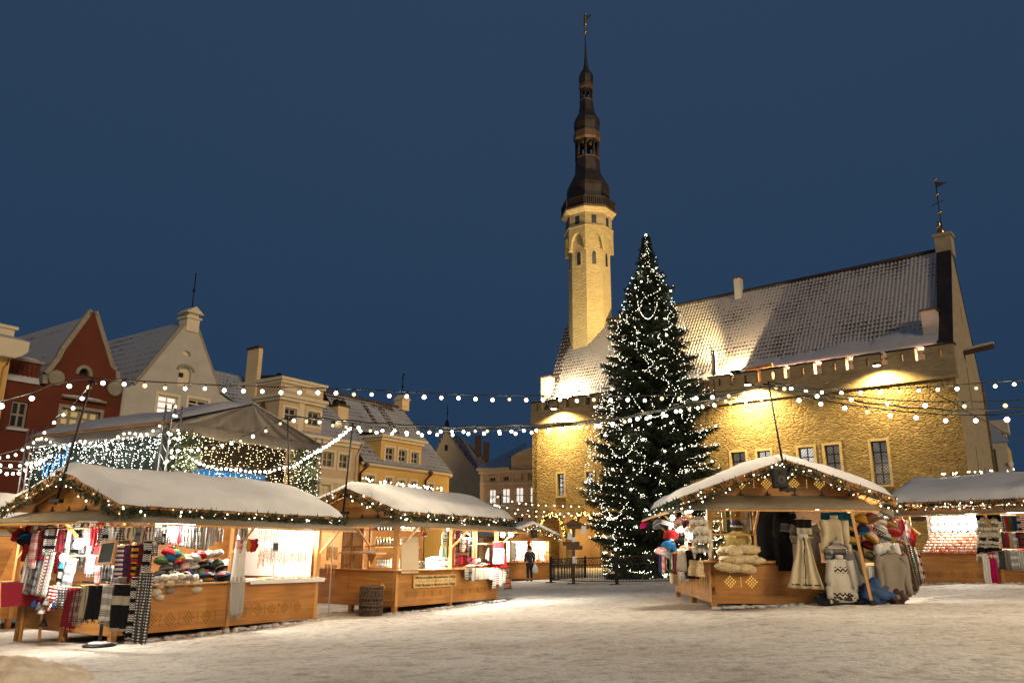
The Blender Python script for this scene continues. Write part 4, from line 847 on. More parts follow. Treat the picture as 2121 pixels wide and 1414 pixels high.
    if awn:
        ua, ub = .15, L+.25
        aw.append([(ua-.3, Y(0), zh+.08), (ub, Y(0), zh+.08), (ub, Y(-awn), awz), (ua, Y(-awn), awz)])
        aw.append([(0, Y(.0), zh+.08), (0, Y(W), zh+.08), (-awn, Y(W+.1), awz), (-awn, Y(.15), awz)])
        aw.append([(ua-.3, Y(0), zh+.079), (ua, Y(-awn), awz), (-awn, Y(.15), awz), (0, Y(.0), zh+.079)])
        for P in aw:
            P = [Vector(p) for p in P]; n = (P[1]-P[0]).cross(P[2]-P[0]).normalized()*.022; n = n if n.z > 0 else -n
            f_ = MB().add(P+[p+n for p in P], [(0, 1, 2, 3), (7, 6, 5, 4), (0, 4, 5, 1), (1, 5, 6, 2), (2, 6, 7, 3), (3, 7, 4, 0)]).build('awning_flap', M['canvas'], e)
            MB().bar(P[2]-n*1., P[3]-n*1., .05, .035).build('flap_batten', M['pale'], f_)
        for u in seams:
            if u == 0: continue
            MB().bar((u-.04, Y(-.02), 1.45), (u-.04, Y(-awn*.72), awz+.03), .045, .045).build('brace', M['pale'], e)
        for t in (W*.3, W*.97): MB().bar((-.02, Y(t), 1.45), (-awn*.72, Y(t), awz+.03), .045, .045).build('brace', M['pale'], e)
        MB().bar((.1, Y(-.02), 1.45), (.1, Y(-awn*.7), awz+.04), .045, .045).build('brace', M['pale'], e)
        for i in range(6):
            t = W*(.05+.18*i); hb = MB().prism(rect(t-.07, zh+.105, t+.07, zh+.13), frt, .016, .03).prism(rect(t-.012, zh+.09, t+.012, zh+.19), frt, .016, .034)
            hb.build('hinge', M['black'], e)
    # cut-out ornaments on the gable
    for k_, c in [(ornament, c) for c in (-.62, -.22, .22, .62)]+[(ticks, c) for c in (-.82, -.42, .42, .82)]:
        g = MB(); k_(g, frt, vr+c*W*.42, zh+.36, .12); g.build('cutout_pattern', M['lit'] if lit else M['dull'], e)
    return e
def panel_orn(e, sg, face, L, z, cs, tk, mat='dull', r=.1):
    f = (lambda p, q, d: (p, sg*-d, q)) if face == 'side' else (lambda p, q, d: (-d, sg*p, q))
    for k_, c in [(ornament, c) for c in cs]+[(ticks, c) for c in tk]: g = MB(); k_(g, f, c, z, r); g.build('cutout_pattern', M[mat], e)
def roof_paths(L, W, sg, zr, ov, ou, slope, parts=('g', 's')):
    vr = W/2; zl = zr-slope*(vr+ov)-.07; P = []
    if 'g' in parts: P.append([(-ou[0]-.06, sg*(W+ov-.05), zl), (-ou[0]-.06, sg*vr, zr-.07), (-ou[0]-.06, sg*(-ov), zl)])
    if 's' in parts: P.append([(-ou[0]-.05, sg*(-ov-.04), zl), (L+ou[1], sg*(-ov-.04), zl)])
    return P
def pole(fr, u, v, z0, ztop, label, lean=(0, 0), parts=True):
    e = empty('light_pole', fr.w(u, v, z0), fr.rz, label, 'pole', 'black poles carrying the light strings')
    MB().tube([(0, 0, 0), (lean[0], lean[1], ztop-z0)], [.026, .02], 8).build('mast', M['black'], e)
    MB().box((-.0, 0, .06), (.1, .34, .07)).box((0, 0, .5), (.09, .2, .05)).build('bracket', M['black'], e)
    MB().tube([(lean[0], lean[1]-.12, ztop-z0-.12), (lean[0], lean[1]+.12, ztop-z0-.06)], .03, 6).build('cable_clamp', M['black'], e)
    return fr.w(u+lean[0], v+lean[1], ztop)

A = Fr(-7.11, 15.03, 31, -.315); B = Fr(-2.81, 20.39, 30.8, -.13); D = Fr(4.38, 18.02, 3.3, .17); E_ = Fr(12.03, 24.64, 140, .38); Cc = Fr(0.0, 44.46, -23, -.24)
sA = stall('market_stall', 'long stall hung with knitted scarves and hats, with bead necklaces at its far end', A, 5.1, 3.15, 1, zh=2.13, zr=2.93, slope=.355, snowseed=1, front=False, eh=2.1)
panel_orn(sA, 1, 'side', 5.1, .22, [.75+.42*i for i in range(4)], [.96+.42*i for i in range(4)], 'dull', .13); panel_orn(sA, 1, 'side', 5.1, .28, [2.95+.38*i for i in range(5)], [3.14+.38*i for i in range(4)], 'dull', .13)
panel_orn(sA, 1, 'front', 3.15, .5, [2.9, 2.55], [2.72])
sB = stall('market_stall', 'glazed mulled drink stall with bottles, a painted drinks sign and Christmas linen', B, 4.8, 2.9, 1, zh=2.05, zr=2.86, slope=.35, ov=.35, awz=1.9, snowseed=7)
panel_orn(sB, 1, 'side', 4.8, .27, [.45+.36*i for i in range(5)], [.63+.36*i for i in range(5)], r=.09); panel_orn(sB, 1, 'side', 4.8, .27, [2.9+.4*i for i in range(4)], [2.7+.4*i for i in range(5)], r=.09)
panel_orn(sB, 1, 'front', 2.9, .45, [.42], [], 'lit', r=.1)
sD = stall('market_stall', 'stall hung with sweaters, fur hats and sheepskins, a black loudspeaker in its gable', D, 5.4, 3.3, -1, zh=2.2, zr=2.99, slope=.365, ov=.62, ou=(.5, .3), lit=True, awz=1.95, snowseed=13, thk=.2)
panel_orn(sD, -1, 'front', 3.3, .45, [.42, .88], [.65], 'lit', r=.13)
for i in range(10): c_ = .35+.3*i if i < 5 else 2.9+.36*(i-5); MB().prism([(c_-.09, .42), (c_, .25), (c_+.09, .42), (c_, .59)], lambda p, q, d: (p, d, q), .001, .004).build('cutout_pattern', M['dull'], sD)
sE = stall('market_stall', 'stall with rows of painted ceramics and knitted hats, partly cut off by the picture edge', E_, 6.2, 3., 1, zh=2.05, zr=3.0, slope=.36, ov=.45, awz=1.95, snowseed=19, seams=[0, 2.45, 4.9, 6.2])
panel_orn(sE, 1, 'side', 6, .3, [.45+.35*i for i in range(5)], [.62+.35*i for i in range(4)]); panel_orn(sE, 1, 'side', 6, .3, [2.9, 3.3], [2.75, 3.1])
sC = stall('market_stall', 'small far stall with bright glass panes, where a person in dark clothes stands', Cc, 4., 2.45, -1, zh=2.0, zr=2.85, slope=.4, ov=.45, ou=(.35, .3), lit=True, awn=.0, snowseed=23)
garland(A, roof_paths(5.1, 3.15, 1, 2.93, .4, (.4, .3), .355), 'fir garland with fairy lights along the eaves of the scarf stall', every=.125)
garland(B, roof_paths(4.8, 2.9, 1, 2.86, .35, (.4, .3), .35), 'fir garland with fairy lights along the eaves of the mulled drink stall', every=.12)
garland(D, [roof_paths(5.4, 3.3, -1, 2.99, .62, (.5, .3), .365, 'g')[0], [(-.58, -1.35, 2.8), (-.6, -1.65, 2.72), (-.58, -1.95, 2.8), (-.6, -1.6, 2.85), (-.58, -1.45, 2.72)]], 'fir garland with a lit tuft at the peak of the sweater stall gable', every=.075)
garland(D, [[(-.5, .66, 2.08), (5.6, .66, 2.08)]], 'fir garland along the side eaves of the sweater stall next to the big tree', every=.1)
garland(E_, roof_paths(6.2, 3., 1, 3., .45, (.4, .3), .36, 's'), 'fir garland with fairy lights along the eaves of the ceramics stall', every=.09)
garland(E_, [[(-.4, -.2, 2.42), (-.4, .4, 2.55)]], 'loose tuft of lit fir on the near roof corner of the ceramics stall', every=.05)
garland(Cc, roof_paths(4., 2.45, -1, 2.85, .45, (.35, .3), .4, 'g'), 'fir garland with fairy lights along the gable of the small far stall', every=.06)
# loose fairy lights lying along two snowy ridges
def ridge_lights(fr, pts, n, label):
    e = empty('fairy_light_string', fr.w(*pts[0]), fr.rz, label, 'string lights', 'light strings lying on stall roofs'); o0 = Vector(pts[0])
    P, _ = along(pts, .02); cab = [Vector(p)-o0+Vector((0, .03*noise.noise((p[0]*3, 0, 1)), .03*noise.noise((p[0]*2, 3, 0)))) for p in P[::8]]
    MB().tube(cab, .008, 4).build('cable', M['rubber'], e)
    for i in range(n):
        p = P[int(rnd.random()*(len(P)-1))]; q = link('bulb', BULBM, e, Vector(p)-o0+Vector((rnd.uniform(-.05, .05), rnd.uniform(-.08, .08), rnd.uniform(0, .07)))); s_ = .7+.8*rnd.random(); q.scale = (s_,)*3
ridge_lights(B, [(.2, 1.45, 3.13), (3.9, 1.45, 3.11)], 46, 'fairy lights lying along the snowy ridge of the mulled drink stall')
ridge_lights(E_, [(.6, 1.5, 3.25), (4.9, 1.5, 3.25)], 34, 'fairy lights lying along the snowy ridge of the ceramics stall')

# ------------------------------------------------------------------ poles and light strings
def topz(fr, x, y, u): v, z = fr.fr(x, y, u); return v, z
pA = A.fr(192, 783, -.46); pA2 = A.fr(596, 862, 5.45); pB = B.fr(731, 876, -.46); pD = D.fr(1591, 790, -.56)
TA = pole(A, -.46, 1.575, 2.33, pA[1], 'black light pole on the gable of the scarf stall', (0, pA[0]-1.575)); TA2 = pole(A, 5.45, 1.575, 2.9, pA2[1], 'black light pole rising behind the far end of the scarf stall', (0, pA2[0]-1.575))
TB = pole(B, -.46, 1.45, 2.2, pB[1], 'black light pole on the gable of the mulled drink stall', (0, pB[0]-1.45)); TD = pole(D, -.56, -1.65, 2.33, pD[1], 'black light pole on the gable of the sweater stall', (0, pD[0]+1.65))
pC = aty(1278//1 if 0 else 1037, 1022, 40.); e = empty('light_pole', (pC.x, pC.y, gz(pC.x, pC.y)), 0, 'thin far light pole beside the small far stall roof', 'pole', 'black poles carrying the light strings')
MB().tube([(0, 0, 0), (0, 0, pC.z-gz(pC.x, pC.y))], .03, 6).build('mast', M['black'], e)
LIGHTPTS = []
def string(label, pts, bulbs, small=False, cable2=None, lamp=3, r=.012, sc=1.):
    """pts: world points the cable hangs through; bulbs: how many hang along it, or a list of distances along it from 0 to 1"""
    o0 = Vector(pts[0]); e = empty('light_string', o0, 0, label, 'string lights', 'strings of globe lights over the square')
    C_ = []
    for a, b in zip(pts, pts[1:]):
        a, b = Vector(a), Vector(b); L = (b-a).length; k = max(2, int(L/.5))
        for i in range(k): t = i/k; p = a.lerp(b, t); C_.append(p)
    C_.append(Vector(pts[-1]))
    MB().tube([p-o0 for p in C_], r, 4).build('cable', M['rubber'], e)
    L = [0]
    for a, b in zip(C_, C_[1:]): L.append(L[-1]+(b-a).length)
    fr = [(i+.5)/bulbs for i in range(bulbs)] if isinstance(bulbs, int) else bulbs
    for n, f in enumerate(fr[:100]):
        d = f*L[-1]; k = max(i for i in range(len(L)) if L[i] <= d+1e-9); k = min(k, len(C_)-2); t = (d-L[k])/max(1e-6, L[k+1]-L[k]); p = C_[k].lerp(C_[k+1], t)
        dz = -.075-.04*rnd.random(); q = link('bulb', GLOBES if small else (GLOBED if rnd.random() < .22 else GLOBE), e, p-o0+Vector((0, 0, dz))); q.scale = (sc*rnd.uniform(.62, .78),)*3; q.rotation_euler = (rnd.uniform(-.25, .25), rnd.uniform(-.25, .25), 0)
        if not small: s_ = link('socket', SOCK, q)
        if lamp and n % lamp == lamp//2: LIGHTPTS.append((p+Vector((0, 0, dz-.14)), lamp))
    return e
def pxs(L): return [aty(x, y, Y) for x, y, Y in L]
yA, yB, yD = TA.y, TB.y, TD.y
# from the scarf stall pole out over the square to the sweater stall pole, and on past the picture edge
string('long light string from the scarf stall pole to the sweater stall pole', [TA]+pxs([(311, 790, yA+.5), (484, 799, yA+1), (740, 806, yA+1.6), (953, 817, yA+2), (1101, 819, yA+2.2), (1250, 820, yA+2.2), (1440, 817, yA+2.1)])+[TD-Vector((0, 0, .12))], 38, lamp=3)
string('light string sloping from the scarf stall pole to the near corner past the yellow cornice', [TA]+pxs([(155, 787, yA-.4), (103, 797, yA-1.), (65, 813, yA-1.6), (12, 828, yA-2.2), (-140, 850, 8.)])+[Vector((-7.5, 3, 4.2))], 12, lamp=2)
string('light string falling from the scarf stall pole to the stage tent corner', [TA]+pxs([(176, 810, yA+2), (151, 838, yA+4), (118, 862, yA+6.5), (84, 898, yA+9)]), 6, lamp=3)
string('light string swinging off beside the tent in front of the red house', pxs([(88, 900, yA+9), (68, 912, 22.), (40, 930, 19), (0, 940, 16), (-60, 950, 14)]), 8, small=True, lamp=4)
string('lower light string with a deep sag in front of the red house windows', pxs([(110, 935, 24), (75, 955, 20.), (40, 972, 18), (5, 968, 16), (-60, 950, 14)]), 14, small=True, lamp=5)
string('short light string just above the lower sagging one', pxs([(88, 945, 22), (50, 955, 18), (0, 953, 15.5), (-60, 948, 14)]), 8, small=True, lamp=5)
string('light string from the pole behind the scarf stall down to the tent corner', [TA2]+pxs([(545, 888, yB+.2), (497, 906, yB+.6), (459, 917, yB+1.2), (415, 924, yB+2), (350, 926, yB+3.5)]), 13, lamp=3)
string('light string from the pole behind the scarf stall to the mulled drink stall pole', [TA2]+pxs([(651, 866, yB-.1), (688, 872, yB)])+[TB], 5, lamp=2)
string('tightly beaded light string swagged from the mulled drink stall pole under the tent roof', [TB]+pxs([(694, 906, yB+1), (655, 930, yB+2), (608, 958, yB+2.8), (560, 969, yB+3.2), (508, 969, yB+3.6), (449, 963, yB+4), (417, 954, yB+4.3), (386, 937, yB+4.6), (364, 926, yB+4.8)]), 46, small=True, lamp=9, sc=1.25)
string('upper light string between the mulled drink stall pole and the sweater stall pole', [TB]+pxs([(772, 884, yB), (857, 887, yB), (974, 886, yB-.5), (1074, 885, yB-.8), (1162, 881, yB-1), (1250, 872, yB-1.2), (1350, 853, yB-1.6), (1455, 834, yB-2)])+[TD-Vector((0, 0, .16))], 34, lamp=3)
string('lower light string between the mulled drink stall pole and the sweater stall pole', [TB-Vector((0, 0, .1))]+pxs([(804, 890, yB+.3), (900, 893, yB), (1016, 891, yB-.3), (1104, 889, yB-.6), (1208, 878, yB-1), (1303, 864, yB-1.3), (1400, 845, yB-1.7), (1490, 830, yB-2.2)])+[TD-Vector((0, 0, .3))], 26, lamp=4)
string('uppermost light string from the sweater stall pole towards the water spout side', [TD]+pxs([(1690, 805, 18), (1770, 806, 18), (1862, 804, 18), (1984, 797, 18), (2066, 790, 18), (2130, 786, 18), (2500, 760, 17)]), 22, lamp=3)
string('middle light string from the sweater stall pole out of the picture', [TD]+pxs([(1680, 809, 17), (1763, 820, 16.6), (1856, 829, 16.2), (1952, 832, 15.8), (2049, 832, 15.4), (2130, 828, 15), (2400, 810, 14)])+[Vector((9, 6, 4.2))], 22, lamp=2)
string('lowest light string from the sweater stall pole, with the deepest sag', [TD-Vector((0, 0, .15))]+pxs([(1679, 825, 16.6), (1763, 839, 16), (1871, 852, 15), (1973, 860, 14.4), (2068, 859, 13.8), (2130, 853, 13.4), (2350, 835, 12)])+[Vector((6, 2, 4.3))], 34, lamp=3)
string('upper small light string before the town hall arches', pxs([(1011, 1035, 39), (1037, 1022, 40), (1070, 1038, 41), (1121, 1043, 43), (1208, 1045, 45)]), 13, small=True, lamp=6)
string('middle small light string before the town hall arches', pxs([(1022, 1040, 38), (1037, 1046, 40), (1090, 1053, 41), (1150, 1058, 43), (1220, 1060, 45)]), 13, small=True, lamp=6)
string('lowest small light string before the town hall arches', pxs([(1060, 1058, 40), (1090, 1064, 41), (1150, 1066, 43), (1220, 1062, 45)]), 11, small=True, lamp=5)
# bare support cables
def cable(label, pts, r=.02):
    o0 = Vector(pts[0]); C_ = []
    for a, b in zip(pts, pts[1:]):
        a, b = Vector(a), Vector(b)
        for i in range(8): C_.append(a.lerp(b, i/8))
    C_.append(Vector(pts[-1])); o = MB().tube([p-o0+Vector((0, 0, .015*math.sin(i*1.3))) for i, p in enumerate(C_)], r, 5).build('support_cable', M['rubber'], None, o0); return tag(o, label, 'cable', 'black cables over the square')
cable('thick black cable from the pole behind the scarf stall to the sweater stall pole', [TA2]+pxs([(690, 868, yB), (800, 878, yB), (950, 884, yB-.3), (1100, 880, yB-.6), (1250, 870, yB-1), (1400, 842, yB-1.6)])+[TD-Vector((0, 0, .1))], .022)
cable('thick black cable from the sweater stall pole out over the ceramics stall', [TD-Vector((0, 0, .1))]+pxs([(1700, 820, 17.2), (1850, 841, 16.5), (1990, 850, 16), (2130, 845, 15), (2400, 830, 14)]), .02)
cable('thin slanting guy wire crossing the strings over the ceramics stall', pxs([(1915, 800, 20), (2000, 850, 19), (2121, 918, 18), (2250, 985, 17)]), .012)
for P, k in LIGHTPTS:
    light('globe_light', 'POINT', P, (24 if P.y < 13.2 else 8)*k, (1, .80, .52), None, .06)

# crumbled snow kicked up along the feet of the stalls
def crumbs(fr, pts, n, label):
    mb = MB(); P_, _ = along([(u, v, 0) for u, v in pts], .03)
    for i in range(n):
        q = P_[rnd.randrange(len(P_))]; W_ = fr.w(q[0]+rnd.gauss(0, .11), q[1]+rnd.gauss(0, .10)); r = .012+.06*rnd.random()**2.5; mb.blob((W_.x, W_.y, gz(W_.x, W_.y)+.015), (r*1.3, r, r*.6), 7, seed=i, amp=.6, fr=3)
    tag(mb.build('snow_crumbs', M['snow'], None, norm=False), label, 'snow', kind='stuff')
crumbs(A, [(.2, -.12), (5.1, -.12)], 300, 'crumbled snow along the foot of the scarf stall'); crumbs(B, [(-.12, 2.4), (-.12, .1), (.1, -.12), (4.8, -.12)], 420, 'crumbled snow along the foot of the mulled drink stall'); crumbs(D, [(-.12, -.1), (-.12, -3.2)], 300, 'crumbled snow along the foot of the sweater stall'); crumbs(E_, [(.1, -.12), (4, -.12)], 200, 'crumbled snow along the foot of the ceramics stall')
# ------------------------------------------------------------------ the Christmas tree
TP = aty(1364, 1190, 41.); tx, ty = TP.x, TP.y; t0 = gz(tx, ty)
topz_ = aty(1339, 484, 41.).z; TH_ = topz_-t0
tree = empty('christmas_tree', (tx, ty, t0), 0, 'tall dark spruce Christmas tree covered in small lights behind a black fence', 'tree')
MB().tube([(0, 0, -.1), (0, 0, TH_*.5), (0, 0, TH_*.985)], [.28, .16, .03], 9).build('trunk', M['bark'], tree)
def crown_r(f):   # silhouette half-width in metres at height fraction f
    K_ = [(0, 2.1), (.06, 2.8), (.16, 3.15), (.28, 3.25), (.42, 2.95), (.55, 2.45), (.66, 2.05), (.75, 1.5), (.83, .95), (.89, .5), (.94, .22), (1, .05)]
    for (a, x), (b, y) in zip(K_, K_[1:]):
        if f <= b: return x+(y-x)*(f-a)/(b-a)
    return .05
Ps, Ds, Ln = [], [], []; tips = []
bb = MB(); z = .35
while z < TH_*.985:
    f = z/TH_; rad = crown_r(f)*(1+.10*math.sin(z*3.1)+.05*math.sin(z*7)); nb = int(9+5*(1-f)); a0 = rnd.random()*7
    for k in range(nb):
        a = a0+2*PI*k/nb+rnd.uniform(-.25, .25); L = rad*(1+.16*noise.noise((math.cos(a)*1.5, math.sin(a)*1.5, z*.55)))*(rnd.uniform(.66, 1.06) if rnd.random() > .12 else rnd.uniform(.95, 1.14)); dr = rnd.uniform(-.02, .16)+.25*(1-f); up = .35*f
        c = Vector((math.cos(a), math.sin(a), 0)); n = max(5, int(L*17)); pts = []
        for i in range(n+1):
            t = i/n; p = c*(L*t)+Vector((0, 0, z+L*(-dr*t+up*t+.22*t*t*t*(1-f)))); pts.append(p)
        tips.append((pts[-1], pts[int(n*.6)], f))
        if L > .8: bb.tube([pts[0], pts[n//2], pts[-1]], [.035*(1-f)+.008, .02, .006], 4)
        for i in range(1, n+1):
            t = i/n; s = (1-.35*t); w = .62*L**.6*(1-t)**.75*(.35+t)+.10
            for sd in (-1, 1):
                dv = c*(.75+.3*t)+Vector((-c.y, c.x, 0))*sd*rnd.uniform(.5, 1.1)+Vector((0, 0, rnd.uniform(-.45, .12))); dv.normalize()
                tl = w*rnd.uniform(.55, 1.1); m_ = max(2, int(tl/.055))
                for j in range(m_):
                    q = pts[i]+dv*(tl*(j+.3)/m_)+Vector((0, 0, -.12*tl*(j/m_)**2)); e1 = Vector((rnd.gauss(0, .6), rnd.gauss(0, .6), rnd.gauss(0, .45)))
                    Ps.append(q); Ds.append(dv+e1); Ln.append(.17*(.7+.6*rnd.random()))
    z += .17+.22*(1-f)
Ps = np.array(Ps); Ds = np.array(Ds); Ln = np.array(Ln)
V, F = needle_cloud(Ps, Ds, Ln, .03*(.7+.6*nrg.random(len(Ps))))
link('crown', arr_mesh('crown', V, F, M['needle']), tree); bb.build('limb', M['bark'], tree, norm=False)
# small lights wound through the whole tree: far too many to count
fv, ff = [], []
iv = [(0, 0, 1), (1, 0, 0), (0, 1, 0), (-1, 0, 0), (0, -1, 0), (0, 0, -1)]; it = [(0, 1, 2), (0, 2, 3), (0, 3, 4), (0, 4, 1), (5, 2, 1), (5, 3, 2), (5, 4, 3), (5, 1, 4)]
def tiny(p, r): b = len(fv); fv.extend([(p[0]+x*r, p[1]+y*r, p[2]+z_*r) for x, y, z_ in iv]); ff.extend([(b+i, b+j, b+k) for i, j, k in it])
def tree_pt(a, zz, k): rr = crown_r(zz/TH_)*k; return Vector((rr*math.cos(a), rr*math.sin(a), zz))
for s in range(26):     # strings running down and round the tree
    a = 2*PI*s*.618; zz = TH_*(1-((s*.37) % 1)**.6*.97) if s else TH_*.97; da = rnd.uniform(-.25, .25); wob = rnd.random()*9
    for i in range(int(rnd.uniform(20, 60))):
        tiny(tree_pt(a+.10*math.sin(i*.5+wob), zz, rnd.uniform(.92, 1.12)), rnd.uniform(.010, .021)); a += da/(.4+crown_r(max(0, min(1, zz/TH_))))*.7; zz -= rnd.uniform(.06, .13)
        if zz < .6: break
for s in range(9):     # swags
    a = rnd.random()*2*PI; zz = rnd.uniform(.08, .8)*TH_; w = rnd.uniform(.5, 1.3)
    for i in range(34): t = i/33; tiny(tree_pt(a+w*t, zz-1.5*math.sin(PI*t)*w, rnd.uniform(.97, 1.06)), rnd.uniform(.011, .019))
for i in range(190): zz = TH_*(1-.13*rnd.random()**1.1); tiny(tree_pt(rnd.random()*7, zz, rnd.uniform(.3, 1.05)), rnd.uniform(.010, .018))
wts = [(math.hypot(t[0].x, t[0].y)+.12)*(1+1.3*(1-t[2])**2) for t in tips]
for t_ in rnd.choices(tips, wts, k=3600): w_ = .22*(1-t_[2])+.02; tiny(t_[1].lerp(t_[0], 1.1-.75*rnd.random()**1.4)+Vector((rnd.uniform(-w_, w_), rnd.uniform(-w_, w_), rnd.uniform(.02, .16))), rnd.uniform(.009, .018))
gtips = rnd.choices([t for t in tips if t[2] < .9], [w for t, w in zip(tips, wts) if t[2] < .9], k=98)
o = link('tree_fairy_light', arr_mesh('tree_fairy_light', np.array(fv), np.array(ff), M['fairy']), None, (tx, ty, t0))
tag(o, 'countless small white lights wound through the tall spruce', 'fairy lights', kind='stuff')
gl = empty('globe_light_string', (tx, ty, t0), 0, 'large round globe lights hung all over the tall spruce', 'string lights')
GW = MB().lathe([(.01, -.085), (.06, -.06), (.085, 0), (.06, .06), (.01, .085)], 10).mesh('bulb', emat('warm_globe', (1, .86, .66), 8))
for i in range(98):
    zz = TH_*(.05+.80*((i+.5)/98)**1.15); t_ = gtips[i]; q = link('bulb', GW, gl, t_[0]+Vector((0, 0, .05))); q.scale = (rnd.uniform(.5, .8),)*3
pts = [tree_pt(i*.35, TH_*(.05+.8*i/160), 1.) for i in range(161)]; MB().tube(pts, .012, 4).build('cable', M['rubber'], gl)
for k in range(22):
    zz = TH_*(.08+.85*k/22); a = k*2.4; P = tree_pt(a, zz, 1.12)+Vector((tx, ty, t0)); light('tree_light', 'POINT', P, 14, (1, .9, .7), None, .08)
# snow clumps caught on branches
for i in range(9):
    tp_ = rnd.choice([t for t in tips if t[2] < .6 and t[0].y < 0]); p = tp_[1].lerp(tp_[0], rnd.random()); o = MB().blob((0, 0, 0), (.16, .14, .08), 8, seed=i, amp=.6).build('snow_clump', M['snow'], tree, p+Vector((0, 0, .08)))

# ------------------------------------------------------------------ black fence round the tree
def fence_run(a, b, label):
    a, b = Vector(a), Vector(b); L = (b-a).length; az = math.atan2(b.y-a.y, b.x-a.x); e = empty('metal_fence', a, az, label, 'fence', 'black metal fence panels round the big tree'); dz = (b.z-a.z)/L
    h = 1.08; n = int(L/.13)
    MB().bar((0, 0, h), (L, 0, h+dz*L), .045, .045).bar((0, 0, h-.28), (L, 0, h-.28+dz*L), .035, .035).bar((0, 0, .12), (L, 0, .12+dz*L), .035, .035).build('rail', M['black'], e)
    g = MB()
    for i in range(1, n): x = L*i/n; g.bar((x, 0, .12+dz*x), (x, 0, h-.28+dz*x), .018, .018)
    for i in range(int(L/.3)): x = .15+.3*i; g.lathe([(.09, -.012), (.11, 0), (.09, .012)], 10, (0, 0, 0)) if False else g.tube([(x+.1*math.cos(t*PI/5), 0, h-.14+dz*x+.1*math.sin(t*PI/5)) for t in range(11)], .012, 4, caps=False)
    g.build('bar', M['black'], e)
    for x in (0, L): MB().bx((x-.05, -.05, -.1), (x+.05, .05, h+.12+dz*x)).build('post', M['black'], e); MB().bx((x-.2, -.2, -.05+dz*x), (x+.2, .2, .03+dz*x)).build('foot', M['black'], e)
def G2(x, y): p = gnd(x, y); return (p.x, p.y, p.z)
fp = [G2(1141, 1206), G2(1188, 1208.5), G2(1278, 1210.5), G2(1400, 1208)]
fence_run(fp[0], fp[1], 'short black metal fence panel between the dark signpost and the small far stall'); fence_run(fp[1], fp[2], 'black metal fence panel in front of the tree, middle run'); fence_run(fp[2], fp[3], 'black metal fence panel ending behind the fur hat counter')
pf = Vector(fp[0]); fence_run((pf.x+2.2, pf.y+6, pf.z), pf, 'black metal fence panel running back beside the small far stall')
# signpost by the fence
p = Vector(fp[1]); e = empty('signpost', (p.x, p.y-.1, p.z), 0, 'dark wooden signpost with arms and white paper notes beside the tree', 'signpost')
MB().bx((-.06, -.06, -.1), (.06, .06, 2.55)).build('post', M['dkwood'], e)
for z_, w_, x_ in ((2.45, 1.0, .2), (1.72, .75, -.1), (1.55, .7, .05)): MB().bx((x_-w_/2, -.1, z_-.09), (x_+w_/2, -.065, z_+.09)).build('sign_arm', M['dkwood'], e)
MB().prism([(-.5, 2.55), (.5, 2.55), (0, 2.78)], lambda a, b, d: (a, d, b), -.25, .25).build('little_roof', M['dkwood'], e)
pw = pm('white_paper', (.75, .75, .72), .8, .03)
for x_, z_, w_, h_ in ((-.16, 2.05, .2, .3), (.02, 1.9, .16, .2), (.05, 1.02, .2, .3), (.45, 2.32, .22, .36)): MB().box((x_, -.12, z_), (w_, .012, h_), Matrix.Rotation(rnd.uniform(-.2, .2), 3, 'Y')).build('note', pw, e)
# snow heap in front
V = []; F = []; n = 60; c0 = gnd(58, 1414); 
for j in range(31):
    for i in range(n+1):
        x = -1.15+2.4*i/n; y = -.7+1.4*j/30; d_ = max(0, 1-((x+.15)/.92)**2-(y/.6)**2)
        hgt = .26*d_**.5+.17*d_**.4*noise.noise((x*3, y*3, 1))+.08*d_**.3*abs(noise.noise((x*8, y*8, 5)))
        V.append((x, y, hgt-.02))
for j in range(30):
    for i in range(n): k = j*(n+1)+i; F.append((k, k+1, k+n+2, k+n+1))
warm_sn = pm('warm_lit_snow', (.66, .50, .34), .8, .2, 4, .9, 12, c2=(.76, .66, .54))  # orange tint in the snow colour stands for warm lamp light on it
o = MB().add(V, F, 0, True).build('snow_heap', warm_sn, None, c0); tag(o, 'lumpy heap of warm-tinted shovelled snow on the ground before the scarf stall', 'snow heap', kind='thing')
# ------------------------------------------------------------------ the stage tent behind the stalls
a_ = R(-23.3); QT = Fr(27*math.sin(a_), 27*math.cos(a_), 31, -.5)
tent = empty('stage_tent', QT.w(0, 0, 0), QT.rz, 'large grey stage tent with light curtains, standing behind the scarf stall', 'tent')
ez = QT.sd(333, 872)[1]; uR = QT.sd(657, 900)[0]; ua, za = QT.sd(522, 838); vL = QT.fr(72, 900)[0]; zv = QT.sd(345, 893)[1]; zbR = QT.sd(500, 990)[1]
tarp = pm('grey_tarpaulin', (.125, .108, .092), .35, .15, 2.5, .5, 5, stretch=(3, 1, .5), spec=.5)
nu_, nv_ = 34, 12; V = []; F = []
for i in range(nu_+1):
    u = uR*i/nu_
    for j in range(nv_+1):
        t = j/nv_; u2 = u+(ua-u)*t*.999; z = ez+(za-ez)*t; V.append((u2, -.05-.05*(1-t)*math.sin(u*6+t*2)-.04*noise.noise((u*2.5, t*1.2, 0))+.5*t*.0, z))
for i in range(nu_):
    for j in range(nv_): k = i*(nv_+1)+j; F.append((k, k+nv_+1, k+nv_+2, k+1))
MB().add(V, F, 0, True).build('gable_tarp', tarp, tent)
V = []; F = []
for i in range(nu_+1):
    u = -.1+(uR+.2)*i/nu_; dz = .10*noise.noise((u*1.3, 2, 0)); V += [(u, -.10, ez+.03), (u, -.14-.04*noise.noise((u*3, 0, 0)), ez-.25+dz*.3), (u, -.10, zv-.05+dz)]
for i in range(nu_):
    for j in range(2): k = i*3+j; F.append((k, k+3, k+4, k+1))
MB().add(V, F, 0, True).build('valance', tarp, tent)
V = []; F = []
